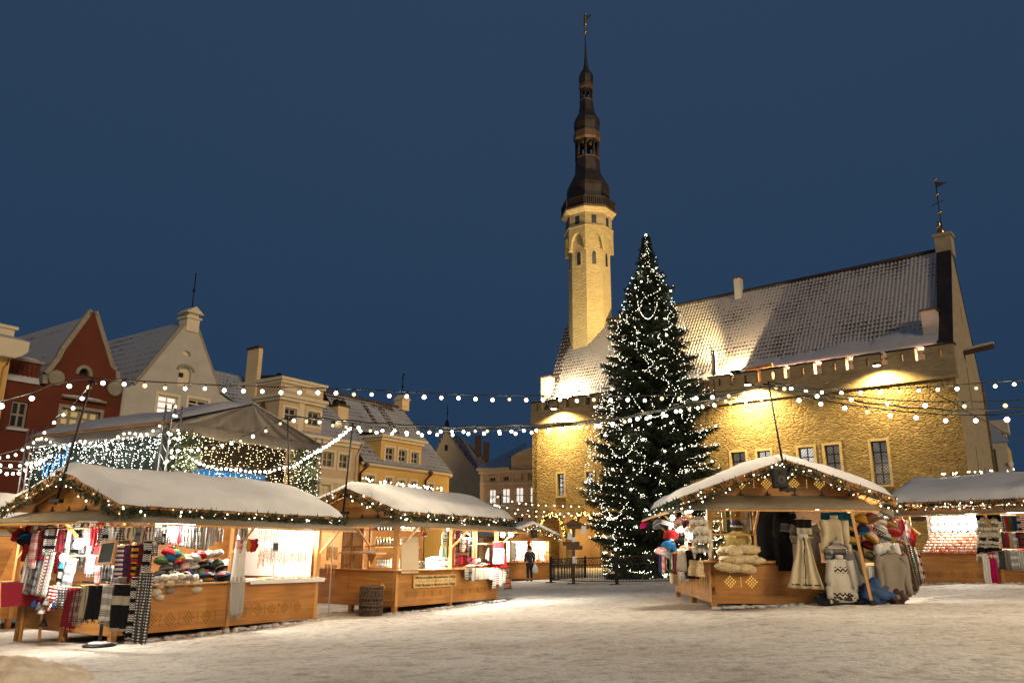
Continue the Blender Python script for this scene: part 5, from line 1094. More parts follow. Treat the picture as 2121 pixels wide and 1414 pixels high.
for i in range(nu_+1):
    v = vL*i/nu_; dz = .08*noise.noise((v*1.3, 7, 0)); V += [(-.1, v, ez+.03), (-.14, v, ez-.3+dz*.3), (-.1, v, zv-.1+dz)]
for i in range(nu_):
    for j in range(2): k = i*3+j; F.append((k, k+3, k+4, k+1))
MB().add(V, F, 0, True).build('valance', tarp, tent)
rt_ = MB().add([(-.2, -.1, ez), (-.2, vL, ez), (ua, vL, za), (ua, -.1, za), (uR+.2, -.1, ez), (uR+.2, vL, ez)], [(0, 1, 2, 3), (3, 2, 5, 4)]).build('roof_tarp', tarp, tent)
sheet('roof_snow', M['snow'], rt_, [(-.22, vL, ez+.05), (-.22, -.12, ez+.05), (ua, -.12, za+.04), (ua, vL, za+.04)], 24, 10, .16, 3, .12, .7)
sheet('roof_snow', M['snow'], rt_, [(ua, -.12, za+.04), (uR+.22, -.12, ez+.05), (uR+.22, vL, ez+.05), (ua, vL, za+.04)], 24, 10, .08, 3, .06, .7)
MB().bar((-.16, -.1, ez+.02), (-.16, vL, ez+.02), .05, .06).build('eaves_batten', M['wood'], tent)
def truss(u, v, z1):
    g = MB(); s = .17
    for a, b in ((-s, -s), (s, -s), (s, s), (-s, s)): g.tube([(u+a, v+b, -.3), (u+a, v+b, z1)], .03, 6)
    z = 0.; i = 0
    while z < z1-.35: g.bar((u-s, v-s, z), (u+s, v-s, z+.35), .02, .02).bar((u-s, v+s, z+.35), (u-s, v-s, z), .02, .02); z += .35
    g.build('truss_tower', pm('aluminium', (.45, .44, .42), .35, .1, 5, metal=.8), tent)
truss(0, 0, ez+.55); truss(uR, .05, ez+.3); truss(0, vL, ez+.3)
dg = pm('dark_green_curtain', (.012, .022, .017), .8, .4, 3, .4, 6, stretch=(4, 4, .4)); db = pm('dark_brown_backdrop', (.035, .025, .015), .8, .5, 4)
V = []; F = []
for i in range(61):
    v = .12+(vL-.1)*i/60; V += [(.05+.05*math.sin(v*9), v, zv+.1), (.05+.08*math.sin(v*9+.6), v, -.2)]
for i in range(60): F.append((2*i, 2*i+2, 2*i+3, 2*i+1))
MB().add(V, F, 0, True).build('side_curtain', dg, tent)
MB().bx((.2, 1.6, -.2), (uR, 1.7, zv+.3)).build('backdrop', db, tent); MB().bx((.2, -.1, -.3), (uR, 2, .6)).build('stage_floor', M['dkwood'], tent)
bst = pm('blue_lit_banner', (.005, .07, .22), .6, .2, 3, emit=(.0, .2, .7), es=.08)  # blue stage light put into the banner's colour and a faint glow
q0, q1 = QT.sd(392, 966), QT.sd(590, 1000); MB().bx((q0[0], .12, q1[1]-.6), (q0[0]+(q1[0]-q0[0])*.8, .16, q0[1])).build('stage_banner', bst, tent)
# fir-dressed columns and light nets
nv2, nf2 = [], []
def net(pts_fn, n, r0, r1, store):
    for i in range(n):
        p = pts_fn(); r = rnd.uniform(r0, r1); b = len(store[0]); store[0].extend([(p[0]+x*r, p[1]+y*r, p[2]+z_*r) for x, y, z_ in iv]); store[1].extend([(b+i_, b+j, b+k) for i_, j, k in it])
zl = zv-.02
for (u0_, u1_) in ((.0, .95), (uR-1.2, uR-.05)):
    n = 5200; P = np.stack([nrg.uniform(u0_, u1_, n), nrg.uniform(-.28, .1, n), nrg.uniform(1.2, zl, n)], 1); V_, F_ = needle_cloud(P, nrg.normal(size=(n, 3)), .2, .02); link('fir_dressing', arr_mesh('fir_dressing', V_, F_, M['needle']), tent)
def addstuff(name, fn, n, r0, r1, mat, label):
    st = ([], []); net(fn, n, r0, r1, st); o = link(name, arr_mesh(name, np.array(st[0]), np.array(st[1]), mat), None, QT.w(0, 0, 0)); o.rotation_euler = (0, 0, QT.rz); tag(o, label, 'light net', kind='stuff')
NU = 44
def curtain_r():
    k = rnd.randrange(NU); u = .3+(uR-.5)*k/NU+rnd.uniform(-.03, .03); d_ = .6+.7*((k*37) % 11)/11+.6; return (u, -.16+rnd.uniform(-.05, .05), zl-.02-rnd.randrange(18)/18*d_*1.05)
addstuff('net_light', curtain_r, 620, .009, .018, emat('warm_net_light', (1, .80, .42), 8), 'warm white light net hung across the open front of the tent')
def colr():
    L_ = rnd.random() < .5; return (rnd.uniform(0, 1.) if L_ else rnd.uniform(uR-1.25, uR), -.3+rnd.uniform(-.05, .08), rnd.uniform(1.1, zl+.1))
addstuff('net_light', colr, 420, .010, .019, M['fairy'], 'dense white light net on the two fir columns of the tent')
def icic():
    k = rnd.randrange(70); v = .25+(vL-.4)*k/70; d_ = .35+1.05*((k*29) % 13)/13+.45*(k/70); return (-.16+rnd.uniform(-.03, .03), v+rnd.uniform(-.02, .02), zl-.05-rnd.randrange(16)/16*d_)
addstuff('icicle_light', icic, 820, .008, .016, emat('cool_icicle_light', (1, .98, .86), 9), 'cool white icicle lights hanging in front of the dark side curtain of the tent')
def cornr(): return (-.25+rnd.uniform(-.05, .35), -.25+rnd.uniform(-.06, .05), rnd.uniform(1.5, ez+.5))
ce_ = empty('globe_light_string', QT.w(0, 0, 0), QT.rz, 'round globe lights climbing the front corner tower of the tent and its eaves', 'string lights')
for i in range(46): q = link('bulb', GLOBES, ce_, cornr()); q.scale = (.75,)*3
for i in range(24): q = link('bulb', GLOBES, ce_, (-.22, .3+(vL-.6)*i/24, ez-.10-.12*math.sin(i*.8)-.35*math.sin(PI*i/24))); q.scale = (.8,)*3
MB().tube([(-.2, .3, ez-.05)]+[(-.2, .3+(vL-.6)*i/24, ez-.02-.35*math.sin(PI*i/24)) for i in range(25)], .01, 4).build('cable', M['rubber'], ce_)
def tube_light(P, rz, L_, label, grp):
    e = empty('light_tube', P, rz, label, 'light tube', grp); MB().lathe([(.012, 0), (.012, -L_)], 7).build('glowing_tube', M['blue'], e); MB().lathe([(.03, .06), (.03, 0)], 7).build('cap', M['rubber'], e)
for k in range(9): u, z = QT.sd(397+(484-397)*k/8, 975+.7*k); tube_light(QT.w(u, -.1, z), QT.rz, .32, 'blue glowing tube over the stage banner of the tent', 'blue tubes over the stage banner')
for k in range(8): v, z = QT.fr(93+8*k, 955-6*k+(k % 3)*8, -.2); tube_light(QT.w(-.2, v, z), QT.rz, .55, 'long blue glowing tube among the icicle lights of the tent', 'blue tubes among the icicle lights')
for k in range(6): light('tent_light', 'POINT', QT.w(.5+(uR-1)*k/5, -.45, zl-.7), 24, (1, .84, .55), None, .2)
for k in range(5): light('tent_light', 'POINT', QT.w(-.5, .6+(vL-1)*k/4, zl-.6), 22, (1, .97, .85), None, .2)
for x_, y_, u_ in ((230, 1010, 0),): pass
# ------------------------------------------------------------------ cloth patterns
def cloth(name, kind, c1, c2=(.8, .78, .72), c3=None, p=.055, rough=.9):
    m, t, b, N, L = nm(name); b.inputs['Roughness'].default_value = rough; b.inputs['Specular IOR Level'].default_value = .1
    tc = N('ShaderNodeTexCoord'); sp = N('ShaderNodeSeparateXYZ'); L(tc.outputs['Object'], sp.inputs[0]); X, Z = sp.outputs[0], sp.outputs[2]
    def mt(op, a, b_=None):
        n = N('ShaderNodeMath'); n.operation = op
        for i, q in enumerate((a, b_)):
            if q is None: continue
            if isinstance(q, (int, float)): n.inputs[i].default_value = q
            else: L(q, n.inputs[i])
        return n.outputs[0]
    fr = lambda o, s: mt('FRACT', mt('DIVIDE', mt('ADD', o, 10.), s))
    tri = lambda o, s: mt('MULTIPLY', mt('ABSOLUTE', mt('SUBTRACT', fr(o, s), .5)), 2.)
    lt = lambda o, v: mt('LESS_THAN', o, v)
    f = None
    if kind == 'h': f = lt(fr(Z, p), .5)
    elif kind == 'v': f = lt(fr(X, p), .5)
    elif kind == 'nordic':
        zig = mt('ADD', Z, mt('MULTIPLY', tri(X, p*.8), p*.4)); band = lt(fr(Z, p*3.2), .62); f = mt('MULTIPLY', lt(fr(zig, p*.62), .5), band)
    elif kind == 'dots': f = lt(mt('ADD', tri(X, p), tri(Z, p)), .62)
    elif kind == 'ring': s = mt('ADD', tri(X, p), tri(Z, p)); f = mt('MULTIPLY', lt(s, .95), mt('SUBTRACT', 1., lt(s, .55)))
    elif kind == 'check': f = mt('MULTIPLY', mt('ADD', lt(fr(X, p), .5), lt(fr(Z, p), .5)), .5)
    elif kind == 'band': f = lt(tri(Z, p), .28)
    base = N('ShaderNodeMix'); base.data_type = 'RGBA'; base.inputs[6].default_value = (*c1, 1); base.inputs[7].default_value = (*c2, 1)
    if f is None: base.inputs[0].default_value = 0
    else: L(f, base.inputs[0])
    o = base.outputs[2]
    if c3:
        m3 = N('ShaderNodeMix'); m3.data_type = 'RGBA'; m3.inputs[7].default_value = (*c3, 1); L(o, m3.inputs[6]); L(lt(fr(Z, p*2.7), .22), m3.inputs[0]); o = m3.outputs[2]
    n = N('ShaderNodeTexNoise'); n.inputs['Scale'].default_value = 40; n.inputs['Detail'].default_value = 3; L(tc.outputs['Object'], n.inputs[0])
    mu = N('ShaderNodeMix'); mu.data_type = 'RGBA'; mu.blend_type = 'MULTIPLY'; mu.inputs[0].default_value = .35; L(o, mu.inputs[6]); L(n.outputs[0], mu.inputs[7]); L(mu.outputs[2], b.inputs['Base Color'])
    bp = N('ShaderNodeBump'); bp.inputs['Strength'].default_value = .6; bp.inputs['Distance'].default_value = .012; L(n.outputs[0], bp.inputs['Height']); L(bp.outputs[0], b.inputs['Normal'])
    return m
WH, BK, GR, DG, RD, DR, NV, CR, BR = (.78, .76, .72), (.012, .012, .014), (.30, .30, .30), (.07, .07, .075), (.36, .018, .022), (.17, .012, .02), (.02, .03, .10), (.66, .56, .38), (.16, .09, .05)
T_ = {'bw': cloth('black_white_knit', 'nordic', BK, WH), 'wb': cloth('white_black_knit', 'nordic', WH, BK), 'gw': cloth('grey_white_stripe', 'v', GR, WH, p=.035), 'dgw': cloth('dark_grey_knit', 'nordic', DG, GR, p=.05), 'ring': cloth('white_ring_knit', 'ring', WH, DG, p=.06), 'rw': cloth('red_white_knit', 'h', RD, WH, p=.06), 'rb': cloth('red_black_knit', 'nordic', DR, BK, p=.055),
  'pink': cloth('pink_white_knit', 'nordic', (.55, .2, .2), WH), 'red': cloth('red_wool', 'plain', RD), 'dred': cloth('dark_red_wool', 'plain', DR), 'black': cloth('black_wool', 'plain', BK), 'beige': cloth('beige_wool', 'plain', (.42, .36, .26)), 'grey': cloth('grey_wool', 'plain', (.22, .21, .20)), 'dgrey': cloth('charcoal_wool', 'plain', DG), 'gn': cloth('grey_nordic', 'nordic', (.26, .25, .22), BK, p=.05), 'deer': cloth('black_band_knit', 'band', BK, (.5, .45, .35), p=.5), 'pw': cloth('purple_white_stripe', 'h', (.12, .03, .14), WH, p=.075), 'nr': cloth('navy_red_block', 'check', NV, DR, p=.13), 'by': cloth('black_yellow_stripe', 'h', BK, (.6, .3, .02), RD, p=.1), 'dots': cloth('dark_dotted_knit', 'dots', DG, WH, p=.045), 'cream': cloth('cream_wool', 'plain', CR), 'white': cloth('white_wool', 'plain', WH), 'blue': cloth('blue_wool', 'plain', (.015, .14, .26)), 'navy': cloth('navy_wool', 'plain', NV), 'plaid': cloth('red_green_plaid', 'check', RD, (.02, .10, .05), BK, p=.055), 'linen': cloth('printed_linen', 'dots', (.60, .55, .45), DG, p=.07), 'linenw': cloth('plain_linen', 'plain', (.62, .58, .50)), 'brown': cloth('brown_wool', 'plain', BR), 'ochre': cloth('ochre_wool', 'plain', (.42, .22, .03)), 'green': cloth('green_wool', 'plain', (.06, .11, .045)), 'magenta': cloth('magenta_wool', 'plain', (.42, .01, .10)), 'lgrey': cloth('light_grey_wool', 'plain', (.40, .38, .36)), 'multi': cloth('multicolour_knit', 'h', (.3, .05, .04), (.08, .1, .2), (.5, .3, .1), p=.06), 'taupe': cloth('taupe_wool', 'plain', (.30, .26, .21)), 'teal': cloth('bright_blue_wool', 'plain', (.02, .13, .30)), 'yoke': cloth('zigzag_band_knit', 'nordic', (.62, .58, .50), BK, p=.13)}
fur = lambda n, c: pm(n, c, .95, .25, 25, 1., 60, spec=.05)
FU = {'w': fur('white_fur', (.74, .68, .55)), 'c': fur('cream_sheepskin', (.80, .64, .38)), 'b': fur('black_fur', (.012, .010, .010)), 'n': fur('brown_suede', (.11, .05, .04)), 't': fur('tan_suede', (.38, .22, .10)), 'g': fur('grey_fur', (.34, .30, .27)), 'dk': fur('dark_brown_fur', (.045, .028, .022))}
AMB = [pm('amber_bead', (.55, .17, .02), .25, .3, 20, spec=.6), pm('honey_bead', (.62, .34, .07), .25, .3, 20, spec=.6), pm('pale_bead', (.68, .52, .30), .3, .3, 20, spec=.5), pm('red_bead', (.34, .05, .02), .25, .3, 20, spec=.6)]
GLS = pm('bottle_glass', (.05, .06, .03), .1, .3, 8, spec=.7); JAR = pm('pale_jar', (.45, .42, .36), .2, .3, 9, spec=.6); LAB = pm('paper_label', (.62, .58, .48), .7, .1, 5)
MIR = pm('mirror_glass', (.09, .10, .085), .12, .15, 2, spec=.8); TIN = pm('white_metal', (.7, .68, .62), .4, .05, 5)

class Pl:
    """an upright plane of a stall: side, front or left; px -> world, with the turn an object hung on it needs"""
    def __init__(s, fr, face, off):
        s.fr, s.face, s.off = fr, face, off; s.rz = fr.rz+{'side': 0, 'front': -PI/2, 'left': PI}[face]
    def pt(s, x, y):
        if s.face == 'front': v, z = s.fr.fr(x, y, s.off); return s.fr.w(s.off, v, z)
        u, z = s.fr.sd(x, y, s.off); return s.fr.w(u, s.off, z)
    def m(s, x0, x1, y): return (s.pt(x1, y)-s.pt(x0, y)).length
def sheetmesh(w, h, folds=2.5, amp=.03, flare=0., th=.012, seed=0, taper=1., nu=12, nv=10, wob=.02):
    mb = MB(); n = (nu+1)*(nv+1); fr_, bk = [], []
    for j in range(nv+1):
        t = j/nv; ww = w*(taper+(1-taper)*t)*(1+flare*t)
        for i in range(nu+1):
            s = i/nu-.5; x = ww*s+wob*noise.noise((t*2.2, seed, 1)); y = amp*(.35+.65*t)*math.sin(2*PI*folds*s+seed)+amp*.7*noise.noise((s*3, t*2, seed*1.3)); z = -h*t+.015*noise.noise((s*4, seed, 2))*(t > .9)
            fr_.append((x, y-th/2, z)); bk.append((x, y+th/2, z))
    F = []
    for j in range(nv):
        for i in range(nu): k = j*(nu+1)+i; F.append((k, k+1, k+nu+2, k+nu+1)); F.append((n+k, n+k+nu+1, n+k+nu+2, n+k+1))
    for i in range(nu): F.append((i, n+i, n+i+1, i+1)); k = nv*(nu+1)+i; F.append((k, k+1, n+k+1, n+k))
    for j in range(nv): k = j*(nu+1); F.append((k, k+nu+1, n+k+nu+1, n+k)); k += nu; F.append((k, n+k, n+k+nu+1, k+nu+1))
    return mb.add(fr_+bk, F, 0, True)
SEED = [0]
def nxt(): SEED[0] += 1; return SEED[0]*.73
def scarf(pl, x0, x1, yt, yb, mat, label, fringe=True, name='scarf', cat='scarf', group=None, amp=.022, lean=0, **k):
    sd = nxt(); xm = (x0+x1)/2; P = pl.pt(xm, yt); Q = pl.pt(xm, yb); w = pl.m(x0, x1, yt); h = P.z-Q.z
    e = empty(name, P, pl.rz, label, cat, group); e.rotation_euler = (rnd.uniform(-.03, .03), lean+rnd.uniform(-.03, .03), pl.rz+rnd.uniform(-.15, .15))
    fl = .12*min(1, h) if fringe else 0
    sheetmesh(w, h-fl, seed=sd, amp=amp, **k).build('cloth', T_[mat], e)
    if fringe:
        g = MB(); n = max(5, int(w/.018))
        for i in range(n): x = w*((i+.5)/n-.5); g.tube([(x, amp*.9*math.sin(2*PI*2.5*(x/w)+sd), -(h-fl)+.01), (x+rnd.uniform(-.01, .01), rnd.uniform(-.01, .02), -h+rnd.uniform(0, .03))], .0045, 4, caps=False)
        g.build('fringe', T_[mat], e)
    MB().tube([(-w*.5-.01, 0, .004), (w*.5+.01, 0, .004)], .008, 5).build('hanging_rod', M['pale'], e)
    return e
def hat(P, rz, mat, label, r=.12, h=.15, cuff=None, pom=None, tilt=(0, 0), group=None, name='knitted_hat', cat='hat'):
    e = empty(name, P, rz, label, cat, group); e.rotation_euler = (tilt[0], tilt[1], rz); sd = nxt()
    MB().lathe([(r, .03), (r*1.03, h*.35), (r*.9, h*.65), (r*.6, h*.9), (r*.12, h)], 14, sy=.8).build('crown', T_[mat], e)
    MB().lathe([(r*.94, .0), (r*1.08, .01), (r*1.1, h*.28), (r*1.0, h*.34)], 14, sy=.8).build('cuff', T_[cuff or mat], e)
    if pom: MB().blob((0, 0, h+.025), (.04, .04, .04), 8, seed=sd, amp=.5, fr=6).build('pompom', T_[pom], e)
    return e
def furhat(P, rz, top, brim, label, r=.125, tilt=(0, 0), group='fur hats on the sweater stall', flaps=True):
    e = empty('fur_hat', P, rz, label, 'fur hat', group); e.rotation_euler = (tilt[0], tilt[1], rz); sd = nxt()
    MB().lathe([(r, .02), (r*1.02, .08), (r*.85, .14), (r*.4, .17), (.01, .175)], 14, sy=.85).build('crown', FU[top], e)
    b = MB(); 
    for k in range(12): a = 2*PI*k/12; b.blob((r*1.05*math.cos(a), r*.9*math.sin(a), .045), (.05, .05, .055), 7, seed=sd+k, amp=.5, fr=5)
    b.build('fur_brim', FU[brim], e)
    if flaps:
        for s_ in (-1, 1): MB().blob((s_*r*1.08, 0, -.03), (.035, .07, .10), 8, seed=sd+s_, amp=.4, fr=4).build('ear_flap', FU[brim], e)
    return e
def mitten(pl, x, y, mat, label, sc=1., group=None):
    P = pl.pt(x, y); e = empty('mitten', P, pl.rz, label, 'mitten', group); e.rotation_euler = (0, rnd.uniform(-.25, .25), pl.rz+rnd.uniform(-.4, .4)); s = sc
    MB().lathe([(.03*s, 0), (.042*s, -.01*s), (.04*s, -.07*s), (.05*s, -.10*s), (.052*s, -.17*s), (.035*s, -.23*s), (.008*s, -.245*s)], 10, sy=.5).build('hand', T_[mat], e)
    MB().blob((.055*s, 0, -.125*s), (.018*s, .016*s, .045*s), 7).build('thumb', T_[mat], e); return e
def jumper(pl, x0, x1, yt, yb, mat, label, name='sweater', cat='sweater', sleeve=1., yoke=None, hem=None, collar=True, taper=.95, flare=.05, smat=None, back=0, open_=False, hook=True, seed=None):
    sd = nxt(); xm = (x0+x1)/2; P = pl.pt(xm, yt); w = pl.m(x0, x1, yt); h = P.z-pl.pt(xm, yb).z
    e = empty(name, P, pl.rz, label, cat, 'garments hung on the front of the sweater stall'); e.rotation_euler = (0, rnd.uniform(-.03, .03), pl.rz+rnd.uniform(-.1, .1))
    bw = w*.70; nu, nv, th = 14, 14, .10; V = []; F = []
    for j in range(nv+1):
        t = j/nv; ww = bw*(.62+.38*min(1, t/.10) if t < .1 else 1.)*(taper+(1-taper)*t)*(1+flare*t); zz = -h*t+(.0)
        for i in range(2*nu):
            a = 2*PI*i/(2*nu); x = ww/2*math.copysign(abs(math.cos(a))**.6, math.cos(a)); y = th*(.30+.25*t)*math.copysign(abs(math.sin(a))**.8, math.sin(a))+.035*t*math.sin(x/bw*11+sd+t*1.5)+.05*noise.noise((x*5, t*4, sd)); zz = -h*t-.03*t*noise.noise((x*6, sd, 1))-.02*t*math.cos(x/bw*9+sd)
            V.append((x, y, zz-(abs(x)/bw*.16 if t < .12 else 0)*(1-t/.12 if t < .12 else 0)))
    for j in range(nv):
        for i in range(2*nu): k = j*2*nu; F.append((k+i, k+(i+1) % (2*nu), k+2*nu+(i+1) % (2*nu), k+2*nu+i))
    F.append(tuple(range(2*nu))[::-1]); F.append(tuple(nv*2*nu+i for i in range(2*nu)))
    MB().add(V, F, 0, True).build('body', T_[mat], e)
    if sleeve:
        for s_ in (-1, 1):
            L = h*.86*sleeve; pts = []; rs = []
            for i in range(8): t = i/7; pts.append((s_*(bw*.41+w*.085*t**.6+.016*math.sin(t*6+sd)), -.03*t+.02*math.sin(t*5+sd), -.06-L*t)); rs.append((.092-.03*t)*min(1, w/.55))
            MB().tube(pts, rs, 10).build('sleeve', T_[smat or mat], e)
    if collar: MB().lathe([(.075, -.03), (.085, .01), (.08, .05), (.06, .055), (.055, .0)], 12, (0, 0, 0), sy=.7).build('collar', T_[mat], e)
    if yoke: MB().add([(x*1.012, y*1.1-.003, z) for x, y, z in V[3*2*nu:6*2*nu]], [(r*2*nu+i, r*2*nu+(i+1) % (2*nu), (r+1)*2*nu+(i+1) % (2*nu), (r+1)*2*nu+i) for r in range(2) for i in range(2*nu)], 0, True).build('pattern_band', T_[yoke], e)
    if hem: MB().add([(x*1.012, y*1.1-.003, z) for x, y, z in V[11*2*nu:14*2*nu]], [(r*2*nu+i, r*2*nu+(i+1) % (2*nu), (r+1)*2*nu+(i+1) % (2*nu), (r+1)*2*nu+i) for r in range(2) for i in range(2*nu)], 0, True).build('hem_band', T_[hem], e)
    if hook: MB().tube([(0, 0, .03), (0, 0, .10), (.025, 0, .125), (.045, 0, .10)], .006, 5).tube([(-bw*.4, 0, -.06), (0, 0, .03), (bw*.4, 0, -.06)], .008, 5).build('hanger', M['black'], e)
    return e
def folded(P, rz, mat, label, d=(.3, .24, .05), group=None, name='folded_knit', cat='knitwear'):
    sd = nxt(); mb = MB(); nx_, nz_ = 8, 6; o = MB().blob((0, 0, d[2]/2), (d[0]/2, d[1]/2, d[2]/2), 12, seed=sd, amp=.12)
    vs = []
    for x, y, z in o.v:
        a = max(abs(x)/(d[0]/2), abs(y)/(d[1]/2), 1e-4); b_ = math.hypot(x/(d[0]/2), y/(d[1]/2)); k = (b_/a)**.7 if b_ > 0 else 1; vs.append((x*k, y*k, d[2]/2+(z-d[2]/2)*1.15))
    o.v = vs; ob = o.build(name, T_[mat], None, P, (0, rnd.uniform(-.06, .06), rz+rnd.uniform(-.25, .25))); return tag(ob, label, cat, group)
def strand(P, rz, L, mat, label, group, r=.013, name='bead_necklace'):
    pts = [(.0, 0, 0), (-.012, 0, -L*.3), (-.015, -.004, -L*.75), (0, -.006, -L), (.015, -.004, -L*.75), (.012, 0, -L*.3), (0, .004, 0)]; mb = MB(); n = int(L*2/.022)
    for (a, b) in zip(pts, pts[1:]):
        a, b = Vector(a), Vector(b); k = max(1, int((b-a).length/.026))
        for i in range(k): mb.add([(a.lerp(b, i/k)+Vector((x, y, z_))*r*rnd.uniform(.8, 1.5)) for x, y, z_ in iv], it, 0, True)
    o = mb.build(name, mat, None, P, (0, 0, rz)); return tag(o, label, 'necklace', group)
def bottle(P, label, group, h=.26, r=.035, mat=None, jar=False, name='bottle'):
    e = empty(name, P, 0, label, name, group)
    pr_ = [(r*.9, 0), (r, .01), (r, h*.85), (r*.8, h*.93), (r*.8, h)] if jar else [(r*.9, 0), (r, .01), (r, h*.6), (r*.4, h*.75), (r*.34, h*.98), (r*.36, h)]
    MB().lathe(pr_, 10).build('glass', mat or GLS, e); MB().lathe([(r*1.02, h*.18), (r*1.02, h*.5)], 10).build('label', LAB, e); MB().lathe([((r*.85 if jar else r*.4), h), ((r*.85 if jar else r*.4), h+.025)], 8).build('cap', rnd.choice([M['gold'], M['red'], M['black']]), e); return e
def rod(label, a, b, r=.012, mat='pale', name='hanging_rail'): a = Vector(a); return tag(MB().tube([(0, 0, 0), Vector(b)-a], r, 6).build(name, M[mat], None, a), label, 'rail')
def stlamp(fr, u, v, z, e_, label, col=(1, .95, .84), face=True, r=.06, tube=None, size=.12, par=None):
    P = fr.w(u, v, z); e = empty('stall_lamp', P, fr.rz, label, 'lamp', 'lamps inside the market stalls')
    if tube: MB().bar((-tube/2, 0, 0), (tube/2, 0, 0), .035, .035).build('glowing_tube', M['lamp'], e); MB().bar((-tube/2-.03, 0, .035), (tube/2+.03, 0, .035), .05, .03).build('housing', TIN, e)
    else: MB().lathe([(.01, -r), (r*.7, -r*.7), (r, 0), (r*.7, r*.7), (.02, r)], 10).build('glowing_bulb', M['lamp'], e); MB().lathe([(.02, r), (.03, r+.02), (.03, r+.08), (.01, r+.09)], 8).build('socket', M['black'], e)
    light('stall_light', 'POINT', fr.w(u, v, z-.12), e_*4.2, col, None, size); return e
ORD = ['first', 'second', 'third', 'fourth', 'fifth', 'sixth', 'seventh', 'eighth', 'ninth', 'tenth', 'eleventh', 'twelfth', 'thirteenth', 'fourteenth', 'fifteenth', 'sixteenth', 'seventeenth', 'eighteenth', 'nineteenth', 'twentieth']
# ================================================================== goods of the scarf stall
aF, aF2, aS = Pl(A, 'front', -.62), Pl(A, 'front', -.5), Pl(A, 'side', -.06)
rod('rail under the front flap of the scarf stall carrying the upper scarves', aF.pt(66, 1098), aF.pt(322, 1086))
up = [(66, 84, 1100, 1178, 'pink', 0, 'pink and white knitted scarf'), (80, 98, 1094, 1160, 'rb', 0, 'red and black patterned scarf'), (94, 112, 1092, 1150, 'bw', 1, 'black scarf with large white pattern'), (106, 124, 1092, 1148, 'bw', 1, 'black scarf with white net pattern'), (118, 136, 1091, 1142, 'rb', 0, 'dark red knitted scarf'),
      (176, 192, 1090, 1130, 'pink', 1, 'pale red scarf in the lamp glow'), (192, 208, 1090, 1135, 'red', 1, 'plain light red scarf'), (206, 219, 1089, 1128, 'dots', 0, 'dotted dark scarf above the mirror'), (217, 232, 1089, 1128, 'bw', 0, 'black and white scarf above the mirror'),
      (246, 262, 1130, 1205, 'pw', 1, 'purple and white striped scarf beside the mirror'), (260, 276, 1128, 1207, 'nr', 0, 'navy and dark red block scarf'), (275, 292, 1128, 1206, 'by', 0, 'black scarf with yellow and red stripes'), (292, 306, 1100, 1200, 'rb', 0, 'long dark red patterned shawl'), (304, 320, 1090, 1235, 'multi', 0, 'long multicoloured shawl at the stall corner')]
for x0, x1, a, b, mt_, fg, lb in up: scarf(aF, x0, x1, a, b, mt_, lb+' hung under the scarf stall flap', bool(fg), seed_=0) if False else scarf(aF, x0, x1, a, b, mt_, lb+' on the upper rail of the scarf stall', bool(fg))
mid = [(56, 74, 1150, 1230, 'gw', 0, 'long grey and white striped scarf', .16), (70, 88, 1146, 1228, 'dgw', 0, 'charcoal scarf with grey ends', .14), (84, 101, 1150, 1232, 'rw', 0, 'red and white banded scarf', .12), (86, 116, 1140, 1236, 'ring', 0, 'white scarf with dark ring pattern', .15), (97, 122, 1212, 1248, 'rw', 1, 'short red and white fringed end', .05), (122, 142, 1160, 1228, 'bw', 0, 'dark nordic scarf', .12), (138, 160, 1156, 1222, 'dgw', 0, 'dark grey patterned scarf with blue tones', .1), (186, 198, 1150, 1196, 'gw', 1, 'pale striped scarf under the mirror', .0), (200, 212, 1166, 1210, 'pink', 0, 'small pink scarf under the mirror', .0), (214, 230, 1168, 1206, 'dgw', 1, 'grey scarf just below the mirror', .0), (228, 247, 1172, 1216, 'wb', 1, 'white and black fringed scarf', .0)]
for x0, x1, a, b, mt_, fg, lb, ln in mid: scarf(aF2, x0, x1, a, b, mt_, lb+' on the middle rail of the scarf stall', bool(fg), lean=ln)
rod('middle rail on the front of the scarf stall', aF2.pt(66, 1150), aF2.pt(300, 1150))
aR = Pl(A, 'front', -.8)
low = [(140, 166, 1216, 1312, 'dred', 1, 'dark red fringed shawl'), (156, 176, 1216, 1300, 'gn', 1, 'grey nordic patterned shawl'), (171, 190, 1213, 1290, 'beige', 1, 'plain beige scarf'), (182, 216, 1212, 1292, 'black', 1, 'plain black shawl with grey fringe'), (214, 243, 1211, 1298, 'wb', 1, 'silvery white fringed shawl'), (238, 284, 1210, 1308, 'deer', 0, 'black knitted poncho with a pale band'), (276, 300, 1196, 1326, 'bw', 0, 'long black and white shawl'), (292, 318, 1185, 1334, 'dots', 0, 'long dark dotted shawl reaching the snow')]
for x0, x1, a, b, mt_, fg, lb in low: scarf(aR, x0, x1, a, b, mt_, lb+' on the low black rack of the scarf stall', bool(fg), amp=.035)
for k, (x0, x1, a, b, m_, lb) in enumerate(((150, 166, 1225, 1290, 'bw', 'black net patterned shawl'), (226, 250, 1222, 1300, 'dgrey', 'charcoal fringed shawl'), (246, 262, 1195, 1240, 'dgw', 'charcoal folded scarf'), (262, 290, 1240, 1325, 'black', 'long black shawl nearly touching the snow'), (300, 316, 1120, 1200, 'bw', 'black and white shawl high at the corner'), (120, 138, 1215, 1262, 'dots', 'small dark dotted scarf'))): scarf(Pl(A, 'front', -.72), x0, x1, a, b, m_, lb+' behind the low rack of the scarf stall', True, amp=.03)
p = gnd(205, 1338); e = empty('clothes_rack', p, aR.rz, 'black clothes rack with a round snowy base before the scarf stall', 'clothes rack'); zt_ = aR.pt(205, 1211).z-p.z
